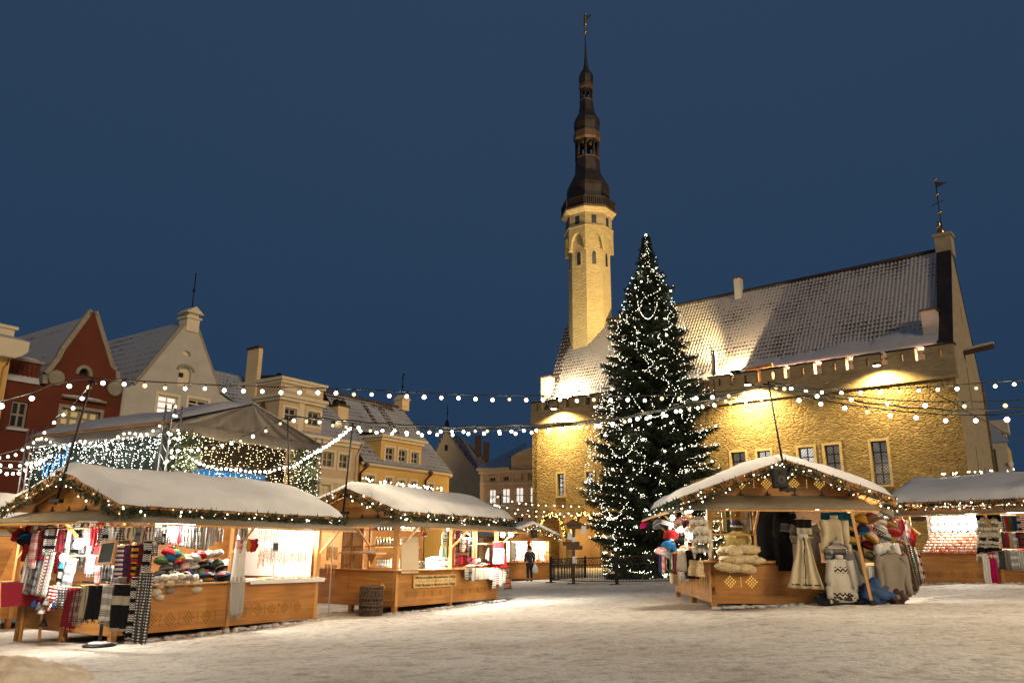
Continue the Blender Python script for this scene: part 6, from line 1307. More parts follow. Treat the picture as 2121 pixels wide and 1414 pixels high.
MB().lathe([(.27, 0), (.27, .025), (.2, .05), (.03, .07)], 24).build('base', M['black'], e); MB().tube([(0, 0, .05), (0, 0, zt_)], .03, 8).build('post', M['black'], e); MB().tube([(-.75, 0, zt_), (.95, 0, zt_)], .018, 6).build('bar', M['black'], e); MB().blob((0, 0, .055), (.2, .2, .03), 12, seed=3).build('base_snow', M['snow'], e)
for k, (x, y, c) in enumerate(((70, 1252, 'navy'), (80, 1258, 'dgrey'), (86, 1266, 'lgrey'), (96, 1248, 'grey'), (106, 1260, 'pink'), (113, 1256, 'navy'), (121, 1251, 'dgrey'), (131, 1250, 'black'), (90, 1292, 'black'), (128, 1172, 'blue'))):
    q = aF2.pt(x, y); e = empty('felt_bell', q, aF2.rz, '%s felt bell, %s of those dangling under the striped scarves' % ({'navy': 'navy blue', 'dgrey': 'charcoal', 'lgrey': 'light grey', 'pink': 'pink patterned'}.get(c, c), ORD[k]), 'felt ornament', 'felt bells dangling at the scarf stall'); MB().lathe([(.008, .10), (.03, .07), (.05, .02), (.075, -.03), (.07, -.035)], 10).build('bell', T_[c], e); MB().tube([(0, 0, .1), (0, 0, .28)], .004, 4).build('string', M['rubber'], e)
# framed mirror
c_ = aF.pt(222, 1144); e = empty('mirror', c_+aF.fr.w(0, 0, 0)*0, aF.rz, 'square mirror in a pale wooden frame among the scarves', 'mirror'); e.location = Pl(A, 'front', -.74).pt(222, 1144); w_, h_ = .44, .40
f = MB(); f.bx((-w_/2, -.02, -h_/2), (w_/2, .02, -h_/2+.04)).bx((-w_/2, -.02, h_/2-.04), (w_/2, .02, h_/2)).bx((-w_/2, -.02, -h_/2+.04), (-w_/2+.04, .02, h_/2-.04)).bx((w_/2-.04, -.02, -h_/2+.04), (w_/2, .02, h_/2-.04)); f.build('frame', M['pale'], e); MB().box((0, 0, 0), (w_-.08, .02, h_-.08)).build('glass', MIR, e); e.rotation_euler = (R(-8), R(-4), aF.rz)
# pointed shawls along the top, above the black rack
for k in range(7): x = 228+13*k; scarf(aF, x, x+15, 1092, 1118+4*(k % 3), ('white', 'dots', 'brown', 'cream', 'dgw', 'beige', 'white')[k], '%s pointed kerchief, %s from the mirror under the flap' % (('white', 'dotted', 'brown', 'cream', 'charcoal', 'beige', 'whitish')[k], ORD[k]), False, 'kerchief', 'kerchief', taper=1.5)
# garments hung along the long side above the hats
aI = Pl(A, 'side', .35); rod('rail inside the scarf stall above the hats', aI.pt(312, 1086), aI.pt(470, 1089))
for k, (x0, x1, b, m_, lb) in enumerate(((318, 334, 1128, 'wb', 'white knitted cardigan with black pattern'), (332, 347, 1127, 'bw', 'black and white cardigan'), (345, 358, 1126, 'wb', 'white and black striped pullover'), (356, 368, 1130, 'pink', 'red and white pullover'), (366, 378, 1124, 'red', 'plain red pullover'), (376, 392, 1132, 'wb', 'cream nordic pullover'), (390, 406, 1135, 'gw', 'grey striped pullover'), (404, 420, 1136, 'wb', 'whitish patterned pullover'), (418, 434, 1137, 'gw', 'beige striped pullover'), (432, 446, 1130, 'white', 'white pullover'), (445, 462, 1122, 'gw', 'pale striped pullover next to the post'))):
    scarf(aI, x0, x1, 1088, b, m_, lb+' on the inner rail of the scarf stall', False, 'pullover', 'pullover', amp=.03)
# hats heaped on the counter of the scarf stall
aC = Pl(A, 'side', -.02); aC2 = Pl(A, 'side', .3)
ht = [(333, 1165, 'green', 'green', .0, 'olive knitted hat'), (352, 1160, 'teal', 'teal', 0, 'bright blue hat'), (348, 1148, 'red', 'red', 'red', 'red bobble hat'), (362, 1150, 'green', 'blue', 'green', 'green and blue bobble hat'), (372, 1158, 'green', 'ochre', 0, 'bright green hat'), (388, 1160, 'taupe', 'white', 0, 'taupe hat with white cuff'), (402, 1158, 'pink', 'white', 'red', 'red and white hat'), (416, 1154, 'rw', 'red', 0, 'red banded hat'), (432, 1152, 'white', 'white', 'white', 'white fluffy hat'), (452, 1150, 'white', 'lgrey', 0, 'pale grey hat beside the post'), (344, 1180, 'dgrey', 'dgw', 0, 'large charcoal hat'), (362, 1182, 'dgrey', 'dots', 0, 'dark ribbed hat'), (384, 1178, 'pink', 'pink', 0, 'pink patterned hat'), (400, 1178, 'bw', 'white', 0, 'black and white hat'), (418, 1175, 'black', 'dgrey', 0, 'black hat'), (434, 1178, 'black', 'black', 0, 'plain black hat with a fold'), (452, 1170, 'dgrey', 'green', 0, 'charcoal hat with green speck'), (462, 1178, 'bw', 'black', 0, 'black knitted hat with white bands'), (472, 1182, 'red', 'wb', 0, 'red and white knitted hat near the post')]
for k, (x, y, c, cf, pm_, lb) in enumerate(ht): q = aC2.pt(x, y); hat(q, aC.rz+rnd.uniform(-.5, .5), c, lb+' in the heap on the scarf stall counter', .13, .13, cf, pm_ or None, (rnd.uniform(-.5, -.1), rnd.uniform(-.3, .3)), 'hats heaped on the scarf stall counter')
for k in range(22):
    x = 424+ (k % 8)*8+rnd.uniform(-2, 2); y = 1196+6.5*(k//8)-(2 if k < 8 else 0); c = ('navy', 'bw', 'black', 'dgrey', 'red', 'multi', 'teal', 'wb', 'dots', 'ochre')[k % 10]; q = Pl(A, 'side', .05+.05*(k % 3)).pt(x, y)
    folded(q, aC.rz, c, 'folded dark woollen cap in the layered stack beside the white shawl', (.22, .2, .07), 'folded caps layered at the scarf stall', 'woolly_hat', 'hat')
for k, (x, y) in enumerate(((326, 1200), (340, 1196), (358, 1195), (374, 1193), (390, 1194), (404, 1196), (330, 1212), (350, 1208), (366, 1206), (384, 1207), (400, 1206), (412, 1206), (352, 1222), (406, 1220), (322, 1226), (330, 1236))):
    o = MB().blob((0, 0, 0), (.09, .12, .065), 10, seed=k, amp=.4, fr=3).build('fluffy_mitten', FU['w' if k % 4 else 'g'], None, aC.pt(x, y), (0, 0, aC.rz+rnd.uniform(-.8, .8))); tag(o, 'off-white fluffy mitten in the pile on the scarf stall counter', 'mitten', 'fluffy mittens piled at the scarf stall')
aP = Pl(A, 'side', -.35)
scarf(aP, 488, 512, 1118, 1205, 'white', 'upper white woolly shawl hanging at the middle post of the scarf stall', False, 'shawl', 'shawl', amp=.04, taper=.8); scarf(aP, 482, 508, 1195, 1284, 'lgrey', 'long pale grey shawl hanging low before the scarf stall counter', True, 'shawl', 'shawl', amp=.03); scarf(aP, 498, 514, 1090, 1120, 'gw', 'grey and white scarf bundle at the top of the middle post', False, amp=.03)
for k, (x, y, c, n_) in enumerate(((493, 1116, 'pink', 'dusty pink'), (501, 1117, 'red', 'red'), (515, 1115, 'ochre', 'ochre'), (523, 1116, 'red', 'bright red'), (532, 1115, 'dred', 'dark red'))): mitten(aP, x, y, c, n_+' knitted mitten, %s from the post over the white shawl' % ORD[k], 1.1, 'mittens over the white shawl')
for k in range(46):
    x = 326+(k*37 % 150)+rnd.uniform(-3, 3); r_ = k % 3; y = 1190-12*r_-rnd.uniform(0, 6); c = ('dgrey', 'bw', 'navy', 'red', 'wb', 'black', 'taupe', 'pink', 'green', 'gw', 'dots')[k*5 % 11]; hat(Pl(A, 'side', .22+.16*r_).pt(x, y+8), aC.rz+rnd.uniform(-1, 1), c, 'knitted hat buried among others in the dense heap on the scarf stall counter', .12, .12, None, None, (rnd.uniform(-.8, .1), rnd.uniform(-.6, .6)), 'hats buried in the heap')
for k in range(26):
    u = .15+.088*k; o = sheetmesh(.13, rnd.uniform(.55, .85), 1.5, .02, seed=k*1.9, nu=6, nv=6).build('hanging_knit', T_[('bw', 'gw', 'dots', 'rb', 'wb', 'dgw', 'pink', 'beige', 'red', 'gn')[k*3 % 10]], None, A.w(u, 2.2+.3*(k % 2), 2.02-.05*(k % 3)), (0, 0, A.rz)); tag(o, 'patterned knit hanging deep inside the scarf stall', 'knitwear', 'knits hanging deep inside the scarf stall')
for k in range(22):
    v = .25+.12*k; o = sheetmesh(.14, rnd.uniform(.6, 1.0), 1.5, .025, seed=k*2.3, nu=6, nv=6).build('hanging_knit', T_[('wb', 'pink', 'gw', 'white', 'rw', 'dgw', 'lgrey', 'red', 'ring', 'bw')[k*7 % 10]], None, A.w(-.18-.07*(k % 2), v, 2.0), (0, 0, A.rz-PI/2)); tag(o, 'pale patterned knit hanging in the glare at the front of the scarf stall', 'knitwear', 'pale knits in the glare at the front of the scarf stall')
# amber end of the scarf stall
aN = Pl(A, 'side', .15); aN2 = Pl(A, 'side', .5)
for y, pl_ in ((1090, aN2), (1134, aN), ): rod('thin rail of bead necklaces at the far end of the scarf stall, %s' % ('upper one' if y == 1090 else 'lower one'), pl_.pt(534, y), pl_.pt(644, y), .008)
for k in range(26): strand(aN2.pt(538+4.1*k, 1090), aN.rz, rnd.uniform(.30, .42), AMB[(k*7) % 3], 'amber bead necklace on the upper rail of the scarf stall', 'necklaces on the upper rail')
for k in range(30): strand(aN.pt(537+3.6*k, 1134), aN.rz, rnd.uniform(.26, .44), AMB[(k*5) % 4], 'amber bead necklace on the lower rail of the scarf stall', 'necklaces on the lower rail')
bk_ = pm('white_backing_board', (.75, .73, .68), .8, .04); q = A.sd(575, 1125, 1.2); o = MB().bx((0, 0, 0), (.02, 2.7, 1.12)).build('backing_board', bk_, None, A.w(4.96, .15, .9), (0, 0, A.rz)); tag(o, 'white backing board behind the bead necklaces', 'board')
q0, q1 = A.sd(515, 1205, -.1), A.sd(668, 1200, -.1); o = MB().bx((0, 0, 0), (q1[0]-q0[0], .62, .018)).bx((0, -.004, -.07), (q1[0]-q0[0], .012, .018)).build('white_tablecloth', pm('white_cloth', (.78, .77, .74), .9, .05, 4, .3, 9), None, A.w(q0[0], -.17, .885), (0, 0, A.rz)); tag(o, 'white cloth under amber jewellery on the far counter of the scarf stall', 'tablecloth')
for k in range(70):
    u = q0[0]+(q1[0]-q0[0])*rnd.random(); v = rnd.uniform(-.12, .4); mb = MB(); n = rnd.randrange(6, 14)
    for i in range(n): a = 2*PI*i/n; mb.add([(.05*math.cos(a)+x*.014, .035*math.sin(a)+y*.014, z_*.014) for x, y, z_ in iv], it, 0, True)
    o = mb.build('amber_bracelet', AMB[k % 3], None, A.w(u, v, .918), (0, 0, rnd.random()*6)); tag(o, 'amber bracelet lying on the white cloth of the scarf stall', 'bracelet', 'amber bracelets on the white cloth')
e = empty('table_mirror', A.w(A.sd(570, 1132, .1)[0], .1, .9), A.rz, 'small white rounded mirror on a stand among the amber', 'mirror'); z_ = A.sd(570, 1132, .1)[1]-.9
MB().lathe([(.09, 0), (.09, .015), (.02, .03)], 14).build('foot', TIN, e); MB().tube([(0, 0, .02), (0, 0, z_-.08)], .012, 6).build('stem', TIN, e); MB().box((0, 0, z_), (.20, .03, .20)).build('frame', TIN, e, bevel=.02); MB().box((0, -.018, z_), (.15, .01, .15)).build('glass', MIR, e)
# free-standing necklace stand past the end of the stall
p = gnd(680, 1273); e = empty('necklace_stand', p, A.rz, 'thin white stand with two cross bars of necklaces between the two left stalls', 'stand'); H_ = aty(680, 1088, p.y).z-p.z
MB().tube([(0, 0, 0), (0, 0, H_)], .014, 6).build('pole', TIN, e); MB().lathe([(.2, 0), (.2, .012), (.02, .03)], 18).build('base', TIN, e)
zz1, zz2 = aty(680, 1131, p.y).z-p.z, aty(680, 1168, p.y).z-p.z
for z_, w_ in ((zz1, .42), (zz2, .46)): MB().tube([(-w_/2, 0, z_), (w_/2, 0, z_)], .01, 5).build('cross_bar', TIN, e)
for k in range(14): strand(p+Vector((math.cos(A.rz), math.sin(A.rz), 0))*(-.2+.03*k)+Vector((0, 0, zz1)), A.rz, rnd.uniform(.26, .36), AMB[k % 3], 'pale amber necklace on the upper bar of the white stand', 'necklaces on the upper bar of the white stand')
for k in range(15): strand(p+Vector((math.cos(A.rz), math.sin(A.rz), 0))*(-.22+.031*k)+Vector((0, 0, zz2)), A.rz, rnd.uniform(.22, .36), AMB[(k*3) % 4], 'amber and red necklace on the lower bar of the white stand', 'necklaces on the lower bar of the white stand')
# lamps
stlamp(A, -.74, .16, 1.60, 30, 'glaring bare bulb among the scarves at the front of the scarf stall', r=.09); stlamp(A, -.78, .5, 1.36, 22, 'second glaring lamp low among the front scarves of the scarf stall', r=.07)
stlamp(A, 2.85, .35, 1.75, 40, 'glaring lamp just past the middle post of the scarf stall', r=.08); stlamp(A, 4.1, .95, 2.0, 24, 'white tube lamp over the amber necklaces', tube=.9); stlamp(A, 1.3, .3, 2.02, 32, 'white tube lamp over the heaped hats', tube=.9)
stlamp(A, 4.9, .1, 1.9, 14, 'small bulb at the far end of the scarf stall', r=.05)
# table with a red cloth and the stall beyond
sF = stall('market_stall', 'neighbouring stall mostly hidden behind the scarf stall, lit and hung with toys', Fr(*A.w(-.1, 7.4, 0)[:2], 31, -.5), 4.5, 3., 1, zh=2.05, zr=2.86, slope=.35, ov=.35, awz=1.95, snowseed=29, front=False)
FF = Fr(*A.w(-.1, 7.4, 0)[:2], 31, -.5); stlamp(FF, 1.2, .6, 1.95, 45, 'white tube lamp in the neighbouring stall behind the scarves', tube=1.); stlamp(FF, 3.2, .6, 1.95, 40, 'second white tube lamp in the neighbouring stall behind the scarves', tube=1.)
q = aty(30, 1205, 15.9); tb = empty('display_table', (q.x, q.y, gz(q.x, q.y)), A.rz, 'small table under a dark red cloth beside the scarf stall', 'table'); ht_ = q.z-gz(q.x, q.y)
o = MB().bx((-.55, -.35, ht_-.02), (.5, .35, ht_)).bx((-.56, -.36, ht_-.42), (-.545, .36, ht_)).bx((-.56, -.36, ht_-.42), (.51, -.345, ht_)); o.build('tablecloth', T_['dred'], tb)
for x, y in ((-.45, -.3), (.42, -.3), (-.45, .3), (.42, .3)): MB().bar((x*1.1, y*1.1, -.1), (x, y, ht_-.03), .05, .05).build('leg', M['pale'], tb)
for k, (x, y, c, cf) in enumerate(((40, 1108, 'red', 'red'), (52, 1112, 'navy', 'teal'), (37, 1118, 'dred', 'red'), (48, 1125, 'dgrey', 'black'), (58, 1120, 'teal', 'navy'))): hat(aty(x, y, 16.2), A.rz, c, '%s felt cap, %s in the bunch over the red table' % (('scarlet', 'navy', 'dark red', 'black', 'blue')[k], ORD[k]), .12, .12, cf, None, (-.4, .3*k-.5), 'felt caps over the red table')
q = aty(54, 1190, 16.1); e = empty('mannequin_head', (q.x, q.y, q.z-.2), A.rz, 'wooden mannequin head in a grey knitted hat on the red table', 'mannequin'); MB().lathe([(.05, 0), (.05, .1), (.085, .17), (.09, .25), (.06, .32), (.01, .34)], 12).build('head', M['pale'], e); MB().lathe([(.10, .22), (.105, .28), (.08, .35), (.02, .4)], 12).build('hat', T_['dgw'], e)
q = aty(4, 1150, 15.2); e = empty('easel_board', (q.x, q.y, gz(q.x, q.y)), A.rz, 'tall leaning wooden board at the picture edge by the red table', 'board'); MB().bar((-.25, 0, .9), (.05, .1, 1.75), .5, .03).build('panel', M['wood'], e); MB().bar((-.2, 0, -.05), (-.1, .05, 1.2), .05, .05).build('leg', M['pale'], e); MB().bar((.2, 0, -.05), (.05, .05, 1.2), .05, .05).build('leg', M['pale'], e)

# ================================================================== goods of the mulled drink stall
bF, bS = Pl(B, 'front', -.005), Pl(B, 'side', -.02)
def glaz(par_e, fr, face, t0, t1, z0, z1, bars, nm_='window', pane=None, mat='pale'):
    fn = (lambda p, q, d: (p, -d, q)) if face == 'side' else (lambda p, q, d: (-d, p, q)); f = MB(); b_ = .05
    for r in (rect(t0, z0, t1, z0+b_), rect(t0, z1-b_, t1, z1), rect(t0, z0+b_, t0+b_, z1-b_), rect(t1-b_, z0+b_, t1, z1-b_)): f.prism(r, fn, -.06, -.012)
    for z in bars: f.prism(rect(t0+b_, z-.02, t1-b_, z+.02), fn, -.05, -.014)
    w = f.build(nm_, M[mat], par_e)
    if pane: MB().add([fn(a, b, -.035) for a, b in rect(t0+b_, z0+b_, t1-b_, z1-b_)], [(0, 1, 2, 3)]).build('pane', pane, w)
def clear(name, tint, a=.12):
    m, t, b, N, L = nm(name); tr_ = N('ShaderNodeBsdfTransparent'); gl_ = N('ShaderNodeBsdfGlossy'); gl_.inputs['Roughness'].default_value = .05; tr_.inputs[0].default_value = (*tint, 1); mx_ = N('ShaderNodeMixShader'); mx_.inputs[0].default_value = a
    L(tr_.outputs[0], mx_.inputs[1]); L(gl_.outputs[0], mx_.inputs[2]); L(mx_.outputs[0], t.nodes['Material Output'].inputs[0]); return m
CLR = clear('clear_glass', (.92, .94, .92)); DIM = clear('dim_glass', (.22, .23, .24), .25)
glaz(sB, B, 'front', .1, .95, .88, 2.05, [1.45], pane=CLR); glaz(sB, B, 'front', 1.12, 1.85, .5, 2.05, [1.42], 'door', DIM); glaz(sB, B, 'side', 2.5, 3.5, .88, 2.05, [1.5], pane=CLR)
glaz(sB, B, 'side', 3.6, 4.7, .88, 2.05, [1.55], pane=CLR)
for z_, n_ in ((1.85, 'top'), (1.45, 'middle')):
    o = MB().bx((0, -.0, -.02), (1.3, .2, 0)).build('bottle_shelf', M['pale'], None, B.w(.35, .15, z_), (0, 0, B.rz+PI/2)); tag(o, n_+' bottle shelf behind the front window of the mulled drink stall', 'shelf')
    for k in range(8): bottle(B.w(.27, .2+.10*k, z_), 'dark bottle on the %s shelf in the front window of the mulled drink stall' % n_, 'bottles on the %s front shelf' % n_, .2, .036)
for k in range(9): bottle(B.w(.3, .18+.085*k, .9), 'glass jar standing on the sill in the front window of the mulled drink stall', 'jars on the front sill', .22, .036, JAR, True, 'jar')
o = MB().bx((0, 0, 0), (1.9, .22, .03)).build('bottle_shelf', M['pale'], None, B.w(.35, 1.0, 1.86), (0, 0, B.rz)); tag(o, 'long high bottle shelf at the back of the drink counter', 'shelf')
for k in range(16): bottle(B.w(.42+.11*k, 1.1, 1.89), 'small bottle on the long high shelf behind the drink counter', 'bottles on the long high shelf', .2, .036)
o = MB().bx((0, 0, 0), (1.9, .25, .03)).build('bottle_shelf', M['pale'], None, B.w(.35, 1.0, 1.42), (0, 0, B.rz)); tag(o, 'pale lower shelf with boxes at the back of the drink counter', 'shelf')
for k in range(9): bottle(B.w(.9+.13*k, 1.12, 1.45), 'pale jar on the lower back shelf of the drink counter', 'jars on the lower back shelf', .2, .05, JAR if k % 2 else pm('yellow_jar', (.5, .32, .05), .3, .2, 6), True, 'jar')
for k in range(18): bottle(B.w(1.0+.085*(k % 9), .35+.14*(k//9), .885), 'glass mug standing on the drink counter', 'glass mugs on the drink counter', .16, .038, JAR, True, 'jar')
wb_ = pm('cream_board', (.62, .50, .33), .75, .05, 2); q0, q1 = B.sd(831, 1187, -.12), B.sd(866, 1112, -.12); o = MB().prism([(0, 0), (q1[0]-q0[0]+.06, 0), (q1[0]-q0[0], q1[1]-q0[1]), (-.05, q1[1]-q0[1])], lambda a, b, d: (a, d, b), -.012, .012).build('blank_board', wb_, None, B.w(q0[0], -.12, q0[1]), (0, 0, B.rz)); tag(o, 'tall blank cream board standing on the drink counter by the corner post', 'board')
# painted sign
def text(par, s, size, loc, mat, sx=1.):
    c = bpy.data.curves.new('lettering', 'FONT'); c.body = s; c.size = size; c.extrude = .002; c.offset = size*.018; c.align_x = 'CENTER'; c.align_y = 'CENTER'; c.materials.append(mat); c.shear = .08
    t_ = bpy.data.objects.new('lettering', c); COL.objects.link(t_); bpy.context.view_layer.update(); me = bpy.data.meshes.new_from_object(t_.evaluated_get(bpy.context.evaluated_depsgraph_get())); bpy.data.objects.remove(t_)
    xs_ = [v.co.x for v in me.vertices]; k = sx/(max(xs_)-min(xs_)); c0_ = (max(xs_)+min(xs_))/2
    for v in me.vertices: v.co.x = (v.co.x-c0_)*k
    return link('lettering', me, par, loc, (PI/2, 0, 0))
INK = pm('dark_brown_paint', (.05, .02, .008), .6, .2); SGN = pm('ochre_sign_board', (.58, .40, .15), .7, .15, 5)
def drink_sign(P, w_, h_, label, board, l3=True):
    e = empty('drink_sign', P, B.rz, label, 'sign'); MB().bx((-w_/2, -.012, -h_/2), (w_/2, .012, h_/2)).build('board', board, e)
    for a, s in ((.30, 'Metsmustika-Mustsõstra Glögi'), (-.30, 'Wild Blueberry-Blackcurrant Glögg')):
        t_ = text(e, s, h_*.27, (0, -.016, h_*a), INK, w_*.94); pass
    v = MB(); 
    for k in range(15): x = (k/14-.5)*w_*.78; v.tube([(x-.02, -.015, .012*math.sin(k*2.1)), (x, -.015, .028*math.cos(k*1.7)), (x+.022, -.015, .01*math.sin(k*1.3))], .005, 4)
    v.build('painted_vine', pm('slate_paint', (.06, .07, .11), .7, .2), e)
    b_ = MB()
    for dx, dz in ((-.02, 0), (.03, .012), (.01, -.02)): b_.lathe([(.02, 0), (.02, .004)], 10, (0, 0, 0)) if False else b_.blob((dx*1.3, -.014, dz), (.022, .006, .022), 8)
    b_.build('painted_fruit', pm('orange_red_paint', (.5, .10, .02), .6, .2), e); return e
q0, q1 = B.sd(857, 1219, -.045), B.sd(947, 1183, -.045); qz = B.sd(902, 1202, -.045)
drink_sign(B.w(qz[0], -.045, qz[1]), q1[0]-q0[0]-.03, .31, 'ochre drinks sign with dark lettering on the mulled drink stall counter', SGN)
q = B.sd(905, 1167, .1); drink_sign(B.w(q[0], .1, .885+.14), 1.0, .27, 'white drinks sign glaring in the lamp light on the drink counter', pm('white_sign_board', (.75, .74, .68), .7, .05))
for x, y, c, lb in ((921, 1114, (.03, .09, .02), 'oval sign with a green leaf emblem hanging over the drink counter'), (918, 1143, (.05, .22, .14), 'pale oval sign with a green figure over the drink counter')):
    e = empty('oval_sign', B.w(B.sd(x, y, .05)[0], .05, B.sd(x, y, .05)[1]), B.rz, lb, 'sign'); r_ = .17
    ov_ = [(r_*.85*math.cos(2*PI*i/24), r_*1.15*math.sin(2*PI*i/24)) for i in range(24)]; f_ = lambda a, b, d: (a, d, b)
    MB().prism(ov_, f_, -.012, .012).build('board', pm('pale_oval_board', (.70, .62, .42), .6, .1, 4), e); ek = pm('emblem_paint', c, .6, .2)
    rg_ = MB(); rg_.tube([(a*.86, -.014, b*.86) for a, b in ov_+ov_[:1]], .006, 4, caps=False)
    if y < 1130: rg_.prism([(0, .02), (.06, .03), (.085, .09), (.02, .11), (-.04, .08)], f_, -.016, -.012).build('emblem', ek, e); [text(e, s, .055, (0, -.016, z), INK) for s, z in (('HANSA', -.02), ('MALL', -.08))] if False else [MB().bx((-.07, -.016, z-.012), (.07, -.013, z+.012)).build('painted_line', INK, e) for z in (-.03, -.08)]
    else: rg_.prism([(-.075, -.12), (.075, -.12), (.05, .0), (.03, .09), (0, .14), (-.03, .09), (-.05, 0)], f_, -.016, -.012).build('emblem', ek, e)
# arched candle holder, lantern, apron and linen
e = empty('arch_ornament', B.w(*(lambda q: (q[0], -.2, q[1]))(B.sd(879, 1109, -.2))), B.rz, 'little arched wooden ornament hanging over the drink counter', 'ornament'); MB().tube([(-.11, 0, 0), (-.11, 0, .15), (-.07, 0, .24), (0, 0, .27), (.07, 0, .24), (.11, 0, .15), (.11, 0, 0), (-.11, 0, 0)], .014, 6).build('arch', M['dkwood'], e); MB().blob((-.03, 0, .05), (.03, .02, .05), 8).build('red_figure', T_['red'], e); MB().blob((.04, 0, .05), (.03, .02, .05), 8).build('red_figure', T_['red'], e)
e = empty('lantern', B.w(*(lambda q: (q[0], -.3, q[1]))(B.sd(966, 1135, -.3))), B.rz, 'black iron box lantern hanging before the Santa apron', 'lantern'); g = MB()
for x, y in ((-.12, -.08), (.12, -.08), (.12, .08), (-.12, .08)): g.bar((x, y, 0), (x, y, .3), .014, .014)
for z_ in (0, .1, .2, .3): g.bar((-.12, -.08, z_), (.12, -.08, z_), .012, .012).bar((-.12, .08, z_), (.12, .08, z_), .012, .012).bar((-.12, -.08, z_), (-.12, .08, z_), .012, .012).bar((.12, -.08, z_), (.12, .08, z_), .012, .012)
for x in (-.04, .04): g.bar((x, -.08, 0), (x, -.08, .3), .01, .01)
g.build('iron_cage', M['black'], e); MB().tube([(0, 0, .3), (0, 0, .46)], .006, 4).build('hook', M['black'], e); MB().lathe([(.13, .3), (.02, .37)], 8).build('cap', M['black'], e)
bO = Pl(B, 'side', -.08); e = scarf(bO, 941, 971, 1116, 1170, 'red', 'red Santa apron with a pale beard and green plaid edges at the drink stall', False, 'apron', 'apron'); w_ = bO.m(941, 971, 1116)
MB().blob((0, -.035, -.22), (w_*.26, .03, .13), 10, amp=.2).build('beard', T_['cream'], e); MB().box((0, -.03, -.04), (w_*.5, .03, .1)).build('hat_band', T_['white'], e)
for s_ in (-1, 1): MB().box((s_*w_*.42, -.03, -.42), (w_*.16, .03, .5)).build('plaid_edge', T_['plaid'], e)
MB().box((0, -.032, -.40), (w_*.9, .03, .07)).build('plaid_edge', T_['plaid'], e)
bL = Pl(B, 'side', -.2); cols = ['linen', 'dgw', 'linenw', 'linen', 'linenw', 'linen', 'linen', 'linenw', 'linen', 'rw', 'linenw', 'linen']
for k in range(12):
    x = 963+7.1*k; yb = (1200, 1201, 1204, 1201, 1201, 1200, 1199, 1201, 1219, 1211, 1215, 1208)[k]
    scarf(bL, x, x+7.4, 1177-.2*k, yb, cols[k], '%s printed linen towel from the lamp, hanging over the drink stall counter' % ORD[k], False, 'linen_towel', 'towel', 'linen towels on the counter edge', amp=.012)
scarf(bL, 1046, 1056, 1172, 1219, 'plaid', 'red and green plaid cloth at the far corner of the drink stall', False, 'plaid_cloth', 'cloth', amp=.03, taper=.8, flare=.5)
for k, (x, y, m_) in enumerate(((975, 1174, 'linenw'), (990, 1173, 'rw'), (1000, 1171, 'linen'), (1012, 1171, 'red'), (1024, 1170, 'linenw'), (1034, 1169, 'linen'), (1024, 1165, 'linen'), (1036, 1164, 'linenw'))): folded(bS.pt(x, y), B.rz, m_, '%s folded linen in the row on the drink stall counter' % ORD[k], (.34, .26, .07), 'folded linen on the drink stall counter', 'folded_linen', 'linen')
for k, (x, y, m_, lb) in enumerate(((982, 1158, 'magenta', 'magenta paper roll'), (985, 1163, 'rw', 'striped paper roll'), (991, 1160, 'white', 'white paper roll'))): q = bS.pt(x, y); o = MB().tube([(-.2, 0, 0), (.2, .1, .0)], .05, 10).build('paper_roll', T_[m_], None, q, (0, 0, B.rz)); tag(o, lb+' lying beside the Santa apron', 'paper roll')
o = MB().box((0, 0, 0), (.3, .06, .34)).build('gift_box', pm('pale_gift_box', (.62, .55, .44), .7, .1), None, bS.pt(1014, 1150), (0, .45, B.rz)); tag(o, 'tilted pale gift box on the linen of the drink stall', 'box')
scarf(Pl(B, 'side', -.25), 1023, 1041, 1121, 1150, 'red', 'red festive runner with white ends hung at the far post', False, 'table_runner', 'runner'); scarf(Pl(B, 'side', -.27), 1024, 1042, 1136, 1168, 'white', 'white runner end below the red one at the far post', False, 'table_runner', 'runner'); scarf(Pl(B, 'side', -.22), 1026, 1046, 1148, 1176, 'red', 'lower bright red runner at the far post', False, 'table_runner', 'runner', flare=.2)
for k, (x, y, m_) in enumerate(((958, 1090, 'rw'), (966, 1092, 'pink'), (974, 1093, 'gw'), (952, 1095, 'red'))): mitten(bO, x, y+4, m_, '%s small knitted stocking over the Santa apron' % ('red striped', 'pink', 'grey striped', 'plain red')[k], .8, 'stockings over the apron')
stlamp(B, 1.6, .0, 1.16, 42, 'glaring short lamp tube at the foot of the oval signs', tube=.3); stlamp(B, .95, .6, 1.95, 30, 'bulb under the roof of the drink stall', r=.05); stlamp(B, 3.0, .6, 1.95, 30, 'bulb over the linen of the drink stall', r=.05); stlamp(B, .5, 1.9, 1.9, 24, 'bulb behind the dark door of the drink stall', r=.04)
for x, y, lb in ((1041, 1107, 'glaring spot lamp at the end of the drink stall flap'), (1058, 1107, 'second glaring spot lamp past the drink stall flap')): q = B.lo(aty(x, y, 23.6)); stlamp(B, q.x, q.y, q.z, 34, lb, r=.07)
stlamp(B, .12, .14, 1.1, 8, 'small bulb behind the corner post of the drink stall', r=.04)
